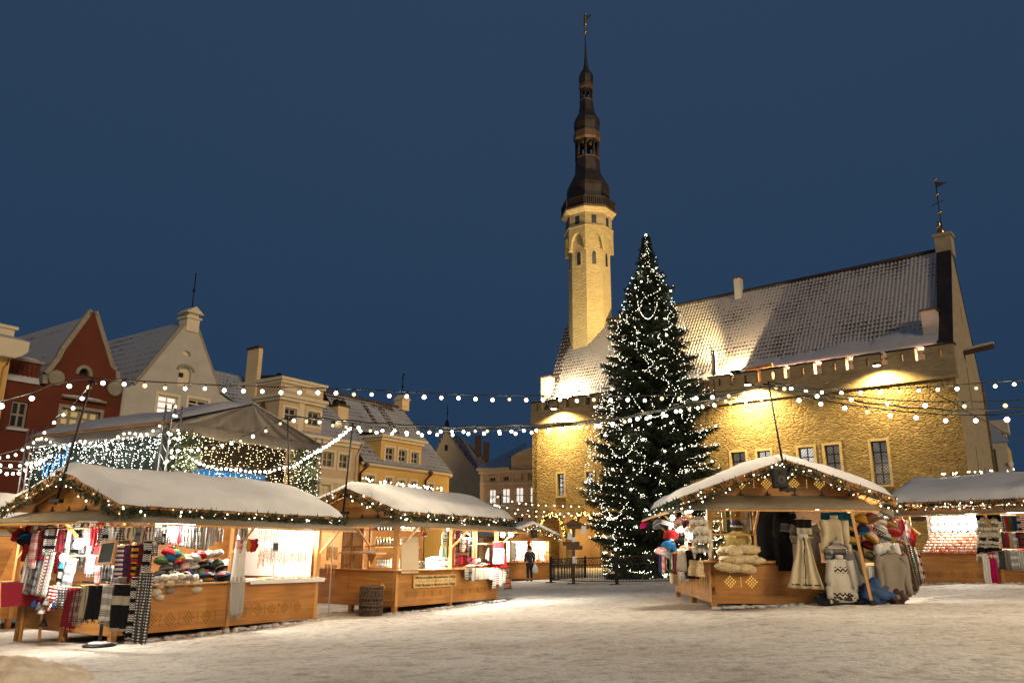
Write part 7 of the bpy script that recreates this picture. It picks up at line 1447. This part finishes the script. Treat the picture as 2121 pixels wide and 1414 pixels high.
# drop shelf with cords on the front, wicker bin
sh_ = empty('drop_shelf', B.w(-.25, .75, 1.27), B.rz-PI/2, 'little snowy drop shelf on cords at the front of the mulled drink stall', 'shelf'); MB().bx((-.75, -.22, -.02), (.45, .2, .02)).build('board', M['pale'], sh_); MB().prism([(-.16, -.02), (.16, -.02), (0, -.3)], lambda a, b, d: (a, d, b), .17, .2).build('bracket', M['wood'], sh_)
for x in (-.7, .4): MB().tube([(x, -.2, 0), (x+.1, .2, .45)], .006, 4).build('cord', M['rubber'], sh_)
sheet('shelf_snow', M['snow'], sh_, [(-.74, -.21, .021), (.44, -.21, .021), (.44, .1, .03), (-.74, .1, .03)], 10, 4, .03)
p = B.w(-.42, .40, -.19); e = empty('wicker_bin', p, .3, 'round dark wicker bin standing in the snow before the mulled drink stall', 'bin'); hb = aty(768, 1214, p.y).z-p.z; rb_ = .27; wk = pm('dark_wicker', (.13, .085, .06), .8, .4, 12, .6, 30)
g = MB(); 
for k in range(44):
    a = 2*PI*k/44
    for s_ in (0, 1):
        g.tube([((rb_+.012*math.sin(i*1.05+PI*(k % 2)))*math.cos(a), (rb_+.012*math.sin(i*1.05+PI*(k % 2)))*math.sin(a), hb*i/14) for i in range(15)], .013, 4, caps=False) if s_ == 0 else None
g.build('wicker_wall', wk, e); MB().lathe([(rb_-.015, 0), (rb_-.015, hb-.02), (rb_-.05, hb-.02), (rb_-.05, .1)], 24).build('liner', M['black'], e); MB().tube([(rb_*math.cos(a), rb_*math.sin(a), hb) for a in [2*PI*i/28 for i in range(29)]], .02, 6).build('rim', wk, e)
for k in range(7): MB().tube([((rb_+.006)*math.cos(a), (rb_+.006)*math.sin(a), hb*(.1+.13*k)) for a in [2*PI*i/30 for i in range(31)]], .011, 4).build('hoop', wk, e)
# ================================================================== goods of the sweater stall
dF = Pl(D, 'front', -.25); dL = Pl(D, 'left', .16)
glaz(sD, D, 'front', -1.05, -.02, .88, 2.2, [1.45, 1.8], mat='pale')
MB().bx((.25, -1.1, .9), (.28, -1.98, 2.2)).build('dark_pane', M['glassdk'], sD)
MB().prism(rect(-3.3, 0, -.0, 0), lambda p, q, d: (0, 0, 0), 0, 0) if False else None
# vests and mittens hanging inside the glazed bay
dI = Pl(D, 'front', .35); hay = pm('straw_knit', (.50, .42, .16), .9, .3, 14, .8, 30)
for k in range(8): x = 1494+9.5*k; scarf(dI, x, x+8, 1058, 1100+3*(k % 3), ('cream', 'green', 'beige', 'ochre', 'cream', 'linenw', 'beige', 'cream')[k], '%s long woollen sock from the corner inside the glazed bay' % ORD[k], False, 'woollen_sock', 'sock', 'socks inside the glazed bay', amp=.02)
hat(dI.pt(1526, 1092), dI.rz, 'navy', 'navy knitted hat with pale band inside the glazed bay', .14, .14, 'linen'); o = MB().blob((0, 0, 0), (.3, .15, .2), 14, seed=4, amp=.4, fr=5).build('wool_pile', hay, None, dI.pt(1530, 1118), (0, 0, dI.rz)); tag(o, 'heap of straw coloured wool inside the glazed bay', 'wool')
# sheepskins folded over the counter
for k, (x, y, w_, h_, dd) in enumerate(((1530, 1140, .70, .2, .28), (1536, 1158, .74, .18, .30), (1524, 1175, .68, .2, .26))):
    q = Pl(D, 'front', -.2).pt(x, y); mb = MB()
    for i in range(22): mb.blob((rnd.uniform(-.42, .42)*w_, rnd.uniform(-.4, .4)*dd, rnd.uniform(-.16, .16)*h_), (.19, .12, .085), 12, seed=k*40+i, amp=.3, fr=3)
    mb.blob((0, 0, 0), (w_*.5, dd*.5, h_*.45), 16, seed=k, amp=.2)
    tag(mb.build('sheepskin', FU['c'], None, q, (0, .06*(k-1), dF.rz)), '%s cream sheepskin of the three folded over the sweater stall counter' % ('uppermost', 'middle', 'lowest')[k], 'sheepskin')
# hanging garments on the front
jumper(Pl(D, 'front', -.15), 1596, 1652, 1058, 1180, 'black', 'black woollen coat with knitted edges at the left of the garments', 'coat', 'coat', yoke='gn')
jumper(Pl(D, 'front', -.2), 1628, 1700, 1082, 1165, 'taupe', 'grey felt dress behind the cream poncho', 'dress', 'dress', sleeve=.5, flare=.2)
scarf(Pl(D, 'front', -.5), 1664-18, 1664+18, 1075, 1112, 'deer', 'dark knitted snood hanging above the cream poncho', True, 'snood', 'snood', amp=.04)
q = Pl(D, 'front', -.62); e = scarf(q, 1642, 1684, 1112, 1218, 'cream', 'cream poncho with black edging on the front of the sweater stall', False, 'poncho', 'poncho', amp=.04, taper=.5, flare=.75, nu=28, nv=14, folds=3.2); w_ = q.m(1642, 1684, 1112); h_ = q.pt(1664, 1112).z-q.pt(1664, 1218).z
MB().tube([(0.01*math.sin(i), -.06-.02*math.sin(i*.7), -h_*.96*i/12) for i in range(13)], .012, 5).build('black_edging', T_['black'], e); MB().tube([(w_*.72*s_, .05*math.sin(s_*15.7)-.02, -h_*.93) for s_ in [i/10-1 for i in range(21)]], .012, 5).build('black_edging', T_['black'], e); MB().lathe([(.09, -.05), (.11, .03), (.10, .07), (.08, .05)], 12, sy=.6).build('collar', T_['linenw'], e)
jumper(Pl(D, 'front', -.2), 1692, 1776, 1056, 1132, 'blue', 'bright blue jacket behind the cream blouse', 'jacket', 'jacket'); jumper(Pl(D, 'front', -.45), 1694, 1760, 1072, 1150, 'cream', 'cream knitted blouse with a round collar', 'blouse', 'blouse')
jumper(Pl(D, 'front', -.55), 1702, 1762, 1124, 1168, 'lgrey', 'grey and white nordic sweater folded short over a hanger', yoke='yoke', sleeve=.0); scarf(Pl(D, 'front', -.62), 1706, 1752, 1136, 1160, 'dgw', 'black lace shawl over the short nordic sweater', False, 'shawl', 'shawl', amp=.03)
jumper(Pl(D, 'front', -.7), 1702, 1774, 1154, 1246, 'linenw', 'cream nordic sweater with dark zigzag and deer bands', yoke='yoke', hem='yoke', flare=.08); jumper(Pl(D, 'front', -.5), 1724, 1790, 1134, 1238, 'grey', 'plain grey cardigan behind the cream nordic sweater', 'cardigan', 'cardigan', hem='wb')
jumper(Pl(D, 'front', -.4), 1806, 1864, 1120, 1200, 'white', 'white roll-neck sweater behind the grey one'); jumper(Pl(D, 'front', -.6), 1806, 1884, 1144, 1238, 'taupe', 'large grey roll-neck sweater on a hanger', flare=.05); scarf(Pl(D, 'front', -.5), 1798, 1812, 1172, 1200, 'white', 'narrow white scarf left of the grey roll-neck sweater', False)
bh = [(1782, 1075, 'ochre', 'ochre'), (1788, 1098, 'navy', 'blue'), (1797, 1090, 'ochre', 'pink'), (1806, 1072, 'dred', 'brown'), (1817, 1070, 'wb', 'brown'), (1826, 1080, 'bw', 'white'), (1822, 1098, 'wb', 'dots'), (1836, 1062, 'taupe', 'g'), (1842, 1085, 'brown', 'ochre'), (1830, 1110, 'bw', 'dgrey'), (1850, 1100, 'multi', 'red'), (1758, 1100, 'ochre', 'black'), (1762, 1122, 'ochre', 'green'), (1772, 1130, 'dred', 'black'), (1796, 1128, 'dred', 'black'), (1802, 1112, 'pink', 'ochre'), (1776, 1148, 'rb', 'dred'), (1800, 1152, 'brown', 'green')]
nmz = ['ochre', 'navy', 'orange and pink', 'dark red', 'brown and white', 'black and white', 'white patterned', 'taupe', 'brown', 'black net', 'multicoloured', 'yellow and black', 'golden', 'wine red', 'red and black', 'pink and ochre', 'crimson patterned', 'olive brown']
for k, (x, y, c, cf) in enumerate(bh): hat(Pl(D, 'front', -.45+.1*(k % 3)).pt(x, y+6), dF.rz+rnd.uniform(-.6, .6), c, nmz[k]+' knitted hat in the bunch round the leaning pole', .15, .18, cf if cf in T_ else None, None, (rnd.uniform(-.6, .3), rnd.uniform(-.7, .7)), 'hats bunched round the leaning pole')
for k in range(9):
    x = 1856+4.6*k; scarf(Pl(D, 'front', -.35+.12*k), x, x+9, 1118+2.2*k, 1236-4.5*k, ('multi', 'gn', 'brown', 'taupe', 'plaid', 'dots', 'green', 'pink', 'bw')[k], '%s patterned blanket in the slanting row at the corner of the sweater stall' % ORD[k], False, 'blanket', 'blanket', 'blankets slanting from the sweater stall corner', amp=.03, lean=-.12)
for k, (x, y) in enumerate(((1848, 1072), (1856, 1082), (1866, 1080), (1876, 1088), (1884, 1096), (1872, 1102), (1862, 1098), (1888, 1106), (1880, 1080))): mitten(Pl(D, 'front', .15), x, y-4, ('red', 'taupe', 'dred', 'pink', 'red', 'grey', 'multi', 'dred', 'taupe')[k], '%s thick mitten, %s of the bunch between the two right-hand roofs' % (('red', 'taupe', 'wine', 'pink', 'scarlet', 'grey', 'striped', 'dark red', 'brownish')[k], ORD[k]), 1.3, 'thick mittens bunched under the lamp tube')
q0, q1 = Pl(D, 'front', -.9).pt(1764, 1062), Pl(D, 'front', -.95).pt(1807, 1250); q1.z = gz(q1.x, q1.y)-.02; e = empty('prop_pole', q1, 0, 'leaning square wooden pole propping up the flap of the sweater stall', 'pole'); MB().bar((0, 0, 0), Vector(q0)-Vector(q1), .055, .055).build('timber', M['pale'], e); MB().box((0, 0, .06), (.09, .09, .14)).build('iron_shoe', M['black'], e)
for x, y, m_, c_, r_ in ((1812, 1240, 'blue plastic sack on the ground beside the leaning pole', (.03, .07, .18), (.36, .24, .27)), (1738, 1246, 'black sack on the ground under the nordic sweater', (.012, .012, .014), (.42, .25, .16)), (1858, 1244, 'dark bundled sack under the grey roll-neck sweater', (.06, .03, .03), (.22, .2, .18))):
    p = Pl(D, 'front', -.5).pt(x, 1255); p.z = gz(p.x, p.y)-.03; o = MB().blob((0, 0, r_[2]*.9), r_, 26, seed=x, amp=.75, fr=2.6).build('sack', pm('sack_cloth', c_, .6, .3, 4, .6, 8), None, p); tag(o, m_, 'sack')
# left end: fur hats, knitwear, hides
fl_ = [(1418, 1076, 'n', 'n'), (1436, 1076, 'n', 'n'), (1402, 1080, 't', 'w'), (1452, 1078, 'g', 'w'), (1420, 1096, 'w', 'w'), (1440, 1097, 't', 'w'), (1458, 1098, 'w', 'w'), (1404, 1098, 'w', 'g'), (1420, 1116, 'b', 'b'), (1440, 1114, 'n', 'w'), (1460, 1116, 'w', 'w'), (1424, 1136, 't', 'w'), (1444, 1140, 'n', 'b'), (1458, 1136, 'g', 'w')]
for k, (x, y, c, b_) in enumerate(fl_): furhat(dL.pt(x, y) if x < 0 else Pl(D, 'left', .3-.0*(k % 3)).pt(x-4, y+8), dF.rz-.5, c, b_, '%s fur hat with %s brim, %s row on the fur hat rack' % ({'n': 'brown suede', 't': 'tan', 'g': 'grey', 'w': 'white', 'b': 'black'}[c], {'n': 'brown', 'w': 'white', 'g': 'grey', 'b': 'black'}[b_], ('top', 'top', 'top', 'top', 'second', 'second', 'second', 'second', 'third', 'third', 'third', 'lowest', 'lowest', 'lowest')[k]), .155)
for k, (x0, x1, a, b, c) in enumerate(((1392, 1412, 1150, 1212, 'c'), (1408, 1424, 1152, 1205, 'w'), (1420, 1440, 1148, 1200, 'dk'), (1434, 1452, 1160, 1195, 'c'), (1426, 1442, 1140, 1190, 'b'))):
    pl_ = Pl(D, 'left', .22+.05*k); P = pl_.pt(x0, a); Q = pl_.pt(x1, b); mb = sheetmesh(.34, P.z-Q.z, folds=1.5, amp=.06, th=.05, seed=k*3.3, taper=.8, wob=.06); o = mb.build('hide', FU[c], None, pl_.pt((x0+x1)/2, a), (0, rnd.uniform(-.1, .1), dF.rz-.35)); tag(o, '%s hide, %s of those hung on the end of the sweater stall' % ({'c': 'cream', 'w': 'white', 'dk': 'dark brown', 'b': 'black'}[c], ORD[k]), 'hide')
lk = [(1338, 1086, 'magenta', 0, 'magenta knitted hat on the outermost peg of the flap'), (1352, 1086, 'black', 0, 'black knitted hat beside the magenta one'), (1366, 1084, 'dgw', 0, 'large grey checked fur-edged hat under the flap'), (1380, 1086, 'bw', 0, 'black and white hat near the bare lamp'), (1390, 1108, 'red', 'white', 'red bobble hat under the lamp'), (1384, 1130, 'teal', 'white', 'light blue hat on the outer knitwear rack'), (1370, 1142, 'pink', 0, 'pink hat on the outer knitwear rack'), (1384, 1150, 'gw', 0, 'grey striped hat on the outer knitwear rack')]
for x, y, c, pm_, lb in lk: hat(Pl(D, 'left', .75).pt(x, y+6), dF.rz-.6, c, lb, .17, .19, None, pm_ or None, (rnd.uniform(-.3, .2), rnd.uniform(-.5, .5)), 'knitted hats at the end of the sweater stall')
for k in range(10): x = 1362+5*k; scarf(Pl(D, 'left', .7), x, x+9, 1146, 1186+rnd.uniform(-8, 6), ('navy', 'pink', 'red', 'wb', 'green', 'gw', 'dred', 'brown', 'rw', 'beige')[k], '%s %s scarf on the outer knitwear rack by the tree fence' % (ORD[k], ('navy', 'pink', 'red', 'white patterned', 'green', 'grey striped', 'wine', 'brown', 'red banded', 'beige')[k]), True, amp=.02)
q = Pl(D, 'left', .7); rod('outer knitwear rail at the end of the sweater stall', q.pt(1360, 1146), q.pt(1415, 1144))
# loudspeaker in the gable
e = empty('loudspeaker', D.w(-.72, -1.45, 2.62), dF.rz, 'black loudspeaker hung under the gable peak of the sweater stall', 'loudspeaker'); MB().box((0, 0, 0), (.3, .2, .42)).build('cabinet', M['black'], e, bevel=.02); MB().lathe([(.11, 0), (.1, .012), (.03, -.0)], 16).build('speaker_cone', pm('grey_cone', (.04, .04, .04), .6), e, (0, -.10, -.05), (PI/2, 0, 0)); MB().lathe([(.035, 0), (.03, .01)], 12).build('tweeter', M['rubber'], e, (0, -.10, .13), (PI/2, 0, 0)); MB().bar((0, .1, 0), (0, .22, 0), .05, .05).build('bracket', M['black'], e)
stlamp(D, .35, .35, 1.95, 40, 'bare white lamp tube over the fur hats', tube=.9); stlamp(D, 1.2, .6, 1.85, 16, 'glaring bulb before the outer knitwear', r=.06); stlamp(D, .5, -.55, 2.05, 18, 'bulb inside the glazed bay of the sweater stall', r=.04); stlamp(D, .6, -2.6, 2.05, 26, 'bulb behind the hanging garments', r=.05); stlamp(D, .1, -3.75, 1.85, 26, 'bare white lamp tube between the sweater stall and the ceramics stall', tube=.7)
stlamp(D, .1, .35, 1.45, 22, 'glaring lamp low among the fur hats', r=.07)

# ================================================================== goods of the ceramics stall
eS = Pl(E_, 'side', .12); CER = [pm('white_ceramic', (.72, .68, .62), .3, .06, 6), pm('orange_painted_ceramic', (.62, .33, .16), .35, .2, 20), pm('red_painted_ceramic', (.45, .12, .08), .35, .2, 20)]
MUGS = [MB().lathe([(.03, 0), (.042, .005), (.045, .09), (.04, .092), (.036, .01)], 10).mesh('mug_body', c) for c in CER]; HND = [MB().tube([(.042, 0, .075), (.07, 0, .065), (.07, 0, .03), (.043, 0, .018)], .007, 5).mesh('handle', c) for c in CER]
BND = MB().lathe([(.0462, .035), (.0465, .065)], 10).mesh('painted_band', CER[2])
for r_ in range(7):
    v = .05+.13*r_; z = .885+.085*r_
    if r_: o = MB().bx((0, 0, -.08), (2.0, .125, 0)).build('display_step', M['pale'], None, E_.w(.3, v-.06, z), (0, 0, E_.rz)); tag(o, '%s step up of the pale display staircase under the ceramics' % ORD[r_-1], 'display step')
    for k in range(15):
        c = (0, 0, 1, 0, 2, 0, 1, 0)[(k*5+r_*3) % 8]; e = link('ceramic_mug', MUGS[c], None, E_.w(.38+.13*k+rnd.uniform(-.01, .01), v, z+.001), (0, 0, rnd.random()*6)); tag(e, 'small painted ceramic mug in the stepped rows of the ceramics stall', 'mug', 'painted mugs in stepped rows'); link('handle', HND[c], e); link('painted_band', BND, e)
PLT = MB().lathe([(.01, .012), (.06, .01), (.10, .025), (.11, .03), (.108, .022), (.06, 0), (.01, 0)], 18).mesh('plate', CER[0])
for r_ in range(3):
    for k in range(11): e = link('ceramic_plate', PLT, None, E_.w(.35+.21*k, 1.15, 1.62+.22*r_), None); e.rotation_euler = (R(78), 0, E_.rz); tag(e, 'white painted plate on the back wall of the ceramics stall', 'plate', 'white plates on the back wall'); 
o = MB().bx((0, 0, 0), (2.5, .03, .9)).build('plate_board', pm('white_plate_board', (.36, .30, .24), .8, .05), None, E_.w(.1, 1.2, 1.4), (0, 0, E_.rz)); tag(o, 'pale back board carrying the white plates', 'board')
o = MB().bx((0, 0, 0), (2.4, .05, .03)).build('red_shelf_edge', T_['red'], None, E_.w(.05, -.19, .862), (0, 0, E_.rz)); tag(o, 'red cloth edge along the ceramics counter', 'cloth')
for k in range(40):
    u = 2.15+.07*(k % 6); z = 1.0+.15*(k//6); e = tag(MB().blob((0, 0, 0), (.028, .02, .05), 8, seed=k, amp=.4).build('magnet_figure', [CER[1], T_['red'], T_['navy'], T_['white'], M['dkwood']][k % 5], None, E_.w(u, .0, z)), 'tiny painted figure in the rack beside the plates', 'figurine', 'tiny figures in the rack')
o = MB().bx((0, 0, 0), (.5, .02, 1.2)).build('figure_rack', M['pale'], None, E_.w(2.1, .05, .9), (0, 0, E_.rz)); tag(o, 'upright pale rack holding tiny painted figures', 'rack')
eO = Pl(E_, 'side', -.15)
for k, (c, b_) in enumerate((('w', 'b'), ('w', 'w'), ('g', 'w'), ('w', 'w'), ('b', 'w'), ('w', 'b'), ('g', 'w'))):
    for s_ in range(2): furhat(eO.pt(2038+19*s_+2*(k % 2), 1072+14*k), E_.rz, c, b_, '%s fur hat, %s down in the %s column at the ceramics stall' % ({'w': 'white', 'g': 'grey', 'b': 'black'}[c], ORD[k], ('near', 'far')[s_]), .15, (-.2, rnd.uniform(-.15, .15)), 'fur hats in two columns at the ceramics stall')
for k in range(14):
    x = 2076+8*(k % 7); y = 1068+34*(k//7); scarf(eO, x-4, x+5, y, y+32, ('dots', 'red', 'green', 'navy', 'bw', 'rw', 'pink', 'dgrey', 'red', 'beige', 'wb', 'nr', 'plaid', 'teal')[k], '%s bundle of %s mittens, %s row at the ceramics stall edge' % (ORD[k % 7], ('dotted', 'red', 'green', 'navy', 'black', 'red banded', 'pink', 'charcoal', 'scarlet', 'beige', 'white', 'navy and red', 'plaid', 'blue')[k], ('upper', 'lower')[k//7]), False, 'mitten_bundle', 'mittens', amp=.03)
eK = Pl(E_, 'side', -.22)
for k, (x0, x1, m_, n_) in enumerate(((2054, 2068, 'lgrey', 'light grey'), (2064, 2080, 'dgrey', 'charcoal'), (2078, 2092, 'grey', 'grey'), (2090, 2108, 'wb', 'white and navy'), (2106, 2124, 'gw', 'striped'), (2122, 2140, 'navy', 'navy'))): scarf(eK, x0, x1, 1140, 1176+1.3*k, m_, n_+' knitted jumper folded over the counter edge of the ceramics stall', False, 'folded_jumper', 'jumper', amp=.035)
scarf(Pl(E_, 'side', -.3), 2034, 2048, 1146, 1214, 'white', 'long white scarf hanging before the ceramics stall counter', False); scarf(Pl(E_, 'side', -.28), 2046, 2060, 1143, 1216, 'magenta', 'long magenta scarf beside the white one at the ceramics stall', False)
for k, (x, y) in enumerate(((2010, 1150), (2016, 1155), (2030, 1160))): mitten(eS, x, y, ('ochre', 'white', 'white')[k], '%s dangling at the counter corner of the ceramics stall' % ('ochre toy mitten', 'small white mitten', 'second small white mitten')[k], .8)
for k in range(10): folded(Pl(E_, 'side', 0).pt(2060+9*k, 1142), E_.rz, ('red', 'rw', 'pink', 'lgrey', 'white', 'multi', 'rw', 'red', 'gw', 'pink')[k], '%s folded knit from the fur hats on the ceramics stall counter' % ORD[k], (.24, .24, .07), 'folded knits on the ceramics stall counter')
stlamp(E_, .9, .35, 1.98, 26, 'white tube lamp over the ceramics', tube=1.2); stlamp(E_, 1.6, .75, 2.0, 18, 'second white tube lamp close to the plates', tube=.9); stlamp(E_, 3.2, .1, 1.98, 30, 'white tube lamp over the fur hats of the ceramics stall', tube=.9); stlamp(E_, 4.6, .3, 1.98, 30, 'white tube lamp at the cut-off end of the ceramics stall', tube=.9)

# ================================================================== the small far stall and the person
glaz(sC, Cc, 'front', -.75, -.1, .88, 1.95, [1.42], pane=CLR); glaz(sC, Cc, 'front', -1.6, -.9, .88, 1.95, [1.42], pane=CLR); glaz(sC, Cc, 'front', -2.35, -1.7, .88, 1.95, [1.42], pane=CLR)
cI = Pl(Cc, 'front', .5)
for z_ in (.95, 1.25, 1.55):
    for k in range(12): o = MB().blob((0, 0, 0), (.06, .05, .08), 7, seed=k+z_*9, amp=.4).build('trinket', [CER[0], T_['white'], T_['lgrey'], T_['red']][(k*3) % 4 if z_ < 1.2 else k % 3], None, Cc.w(.35, -.2-.18*k, z_)); tag(o, 'small pale trinket behind the panes of the small far stall', 'trinket', 'trinkets in the small far stall')
o = MB().bx((0, -2.4, 0), (.03, -.05, 1.2)).build('back_board', bk_, None, Cc.w(.6, 0, .85), (0, 0, Cc.rz)); tag(o, 'white board behind the trinkets of the small far stall', 'board')
scarf(Pl(Cc, 'front', -.2), 1092, 1098, 1120, 1162, 'red', 'red scarf hung beside the person at the small far stall', False); scarf(Pl(Cc, 'front', -.2), 1058, 1070, 1122, 1158, 'linenw', 'pale shawl hung at the left of the small far stall', False)
stlamp(Cc, .3, -.6, 1.85, 60, 'white tube lamp in the left of the small far stall', tube=.7); stlamp(Cc, .3, -1.8, 1.85, 60, 'white tube lamp at the other end of the small far stall', tube=.7)
e = empty('loudspeaker', Cc.w(-.5, -1.2, 2.35), Cc.rz-PI/2, 'black loudspeaker under the gable of the small far stall', 'loudspeaker'); MB().box((0, 0, 0), (.34, .2, .42)).build('cabinet', M['black'], e, bevel=.02); MB().lathe([(.12, 0), (.1, .012), (.03, 0)], 14).build('speaker_cone', M['rubber'], e, (0, -.10, -.03), (PI/2, 0, 0))
def skin(name, chain, mat, par, sub=2, root=0):
    """a body grown over a skeleton: chain = list of (parent index, point, radius)"""
    me = bpy.data.meshes.new(name); me.from_pydata([c[1] for c in chain], [(c[0], i) for i, c in enumerate(chain) if c[0] is not None], []); me.materials.append(mat); o = link(name, me, par)
    sm_ = o.modifiers.new('skin', 'SKIN'); o.modifiers.new('sub', 'SUBSURF').levels = sub; o.modifiers['sub'].render_levels = sub; me.skin_vertices or None
    for i, c in enumerate(chain): r = c[2] if isinstance(c[2], tuple) else (c[2], c[2]); me.skin_vertices[0].data[i].radius = r
    me.skin_vertices[0].data[root].use_root = True; sm_.use_smooth_shade = True; return o
p = gnd(1097, 1203); pe = empty('person', p, R(115), 'person in dark coat and cap holding a pale bag before the small far stall', 'person'); sk_ = pm('skin', (.42, .26, .19), .6, .1); ct = pm('dark_coat', (.022, .024, .034), .85, .2, 12); tr2 = pm('dark_trousers', (.014, .014, .018), .85, .2, 12)
# x forward, y to the person's left
ch = [(None, (0, 0, .93), (.15, .12)), (0, (0, 0, 1.12), (.16, .12)), (1, (.01, 0, 1.32), (.19, .13)), (2, (.01, 0, 1.46), (.12, .09)), (3, (.02, 0, 1.54), .058), (4, (.03, 0, 1.62), (.078, .09)), (5, (.035, 0, 1.71), (.075, .088)),
      (3, (.0, .19, 1.42), .075), (7, (-.01, .25, 1.17), .058), (8, (.07, .25, .93), .042), (9, (.09, .245, .86), .034), (3, (.0, -.19, 1.42), .075), (11, (-.01, -.25, 1.17), .058), (12, (.06, -.26, .93), .042), (13, (.07, -.26, .86), .034),
      (0, (0, .09, .86), .10), (15, (.02, .10, .49), .068), (16, (-.01, .10, .09), .045), (17, (.14, .11, .04), (.045, .035)), (0, (0, -.09, .86), .10), (19, (.01, -.10, .49), .068), (20, (-.03, -.10, .09), .045), (21, (.12, -.11, .04), (.045, .035))]
bd = skin('body', ch, sk_, pe)
for s_ in (1, -1):
    hx, hz = (.09, .86) if s_ == 1 else (.07, .86)
    for k in range(4): skin('finger', [(None, (hx-.02+.014*k, s_*.25, hz-.01), .010), (0, (hx-.02+.016*k, s_*.252, hz-.045+.004*abs(k-1.5)), .009), (1, (hx-.012+.016*k, s_*.246, hz-.075+.006*abs(k-1.5)), .008)], sk_, bd, 1)
    skin('thumb', [(None, (hx+.025, s_*.235, hz+.01), .012), (0, (hx+.05, s_*.23, hz-.02), .010), (1, (hx+.05, s_*.235, hz-.045), .008)], sk_, bd, 1)
MB().lathe([(.02, 0), (.022, -.03), (.01, -.045)], 8).build('nose', sk_, bd, (.125, 0, 1.655)); 
for s_ in (1, -1): MB().blob((.105, s_*.032, 1.675), (.012, .014, .008), 8).build('eye', M['black'], bd); MB().blob((.03, s_*.088, 1.65), (.022, .012, .032), 8).build('ear', sk_, bd)
MB().blob((.112, 0, 1.60), (.008, .028, .007), 8).build('mouth', pm('lips', (.3, .1, .09), .6), bd)
skin('coat', [(None, (0, 0, .72), (.20, .16)), (0, (0, 0, .93), (.185, .15)), (1, (0, 0, 1.12), (.19, .15)), (2, (.01, 0, 1.32), (.215, .155)), (3, (.01, 0, 1.46), (.14, .11)), (4, (.015, 0, 1.53), .085), (4, (.0, .19, 1.42), .095), (6, (-.01, .25, 1.17), .078), (7, (.06, .25, .95), .06), (4, (0, -.19, 1.42), .095), (9, (-.01, -.25, 1.17), .078), (10, (.05, -.26, .95), .06)], ct, pe)
skin('trousers', [(None, (0, 0, .93), (.16, .13)), (0, (0, .09, .84), .115), (1, (.02, .10, .49), .085), (2, (-.01, .10, .12), .068), (0, (0, -.09, .84), .115), (4, (.01, -.10, .49), .085), (5, (-.03, -.10, .12), .068)], tr2, pe)
for s_, x in ((1, -.01), (-1, -.03)): skin('shoe', [(None, (x-.04, s_*.10, .045), .052), (0, (x+.08, s_*.105, .045), .05), (1, (x+.18, s_*.11, .04), .042)], M['black'], pe, 1)
MB().lathe([(.095, 0), (.105, .02), (.095, .08), (.05, .115), (.01, .12)], 14, sx=1.1).build('cap', ct, pe, (.03, 0, 1.685)); MB().lathe([(.088, 0), (.09, .06), (.08, .09)], 12, sx=1.1).build('hair', pm('dark_hair', (.03, .02, .015), .7), pe, (.02, 0, 1.61))
bg_ = empty('plastic_bag', p+Vector((.28, -.22, .42)), .4, 'pale blue-white plastic bag held by the person', 'bag'); MB().lathe([(.06, 0), (.15, .03), (.165, .16), (.12, .3), (.05, .40), (.02, .44)], 14, sy=.6).build('bag_body', pm('thin_white_plastic', (.5, .56, .62), .35, .1, 6, .5, 9), bg_); MB().tube([(0, 0, .42), (-.03, .03, .5)], .012, 5).build('bag_handle', TIN, bg_)
# flag on the battlements
q = T.sd(1481, 800, -.3); e = empty('flag', T.w(q[0], -.35, 12.9), T.rz, 'pale flag hanging limp on a thin pole at the battlements beside the tree', 'flag'); zf = T.sd(1478, 716, -.3)[1]-12.9; MB().tube([(0, 0, 0), (-.15, 0, zf)], .04, 6).build('flagpole', M['black'], e); MB().bar((0, 0, .3), (0, .4, .3), .06, .06).build('wall_bracket', M['black'], e)
sheetmesh(.45, 2.1, 1.5, .08, seed=3, taper=.5, flare=.3).build('flag_cloth', cloth('flag_cloth', 'v', (.55, .55, .62), (.25, .28, .45), p=.3), e, (.10, 0, zf-.35))
# fairy lights round the two arches by the corner of the town hall
for k, ds in ((0, 'arch nearest the corner of the town hall'), (1, 'second arch from the corner of the town hall')):
    pts_ = [p_ for p_ in arch[k][1:] if p_[1] > 1.2]; o0 = T.w(pts_[0][0], -.05, pts_[0][1]); e = empty('arch_garland', o0, T.rz, 'amber lit garland round the '+ds, 'garland', 'amber garlands round the town hall arches')
    path = [(u, -.08, z) for u, z in pts_]; P_, tn = along(path, .03); base = np.array(path[0]); n = len(P_)*14; ix = nrg.integers(0, len(P_), n); V_, F_ = needle_cloud(P_[ix]-base+nrg.normal(size=(n, 3))*.08, nrg.normal(size=(n, 3)), .2, .02); link('fir_twigs', arr_mesh('fir_twigs', V_, F_, M['needle']), e)
    AB = MB().lathe([(.005, -.05), (.045, 0), (.005, .05)], 6).mesh('bulb', M['amber'])
    for i in range(98): b = P_[rnd.randrange(len(P_))]-base+np.array([rnd.uniform(-.14, .14), -.12, rnd.uniform(-.14, .14)]); link('bulb', AB, e, b)
    for f_ in (.2, .5, .8): light('arch_light', 'POINT', T.w(*P_[int(f_*len(P_))])+Vector((0, -.5, 0)), 30, (1, .5, .12), None, .2)
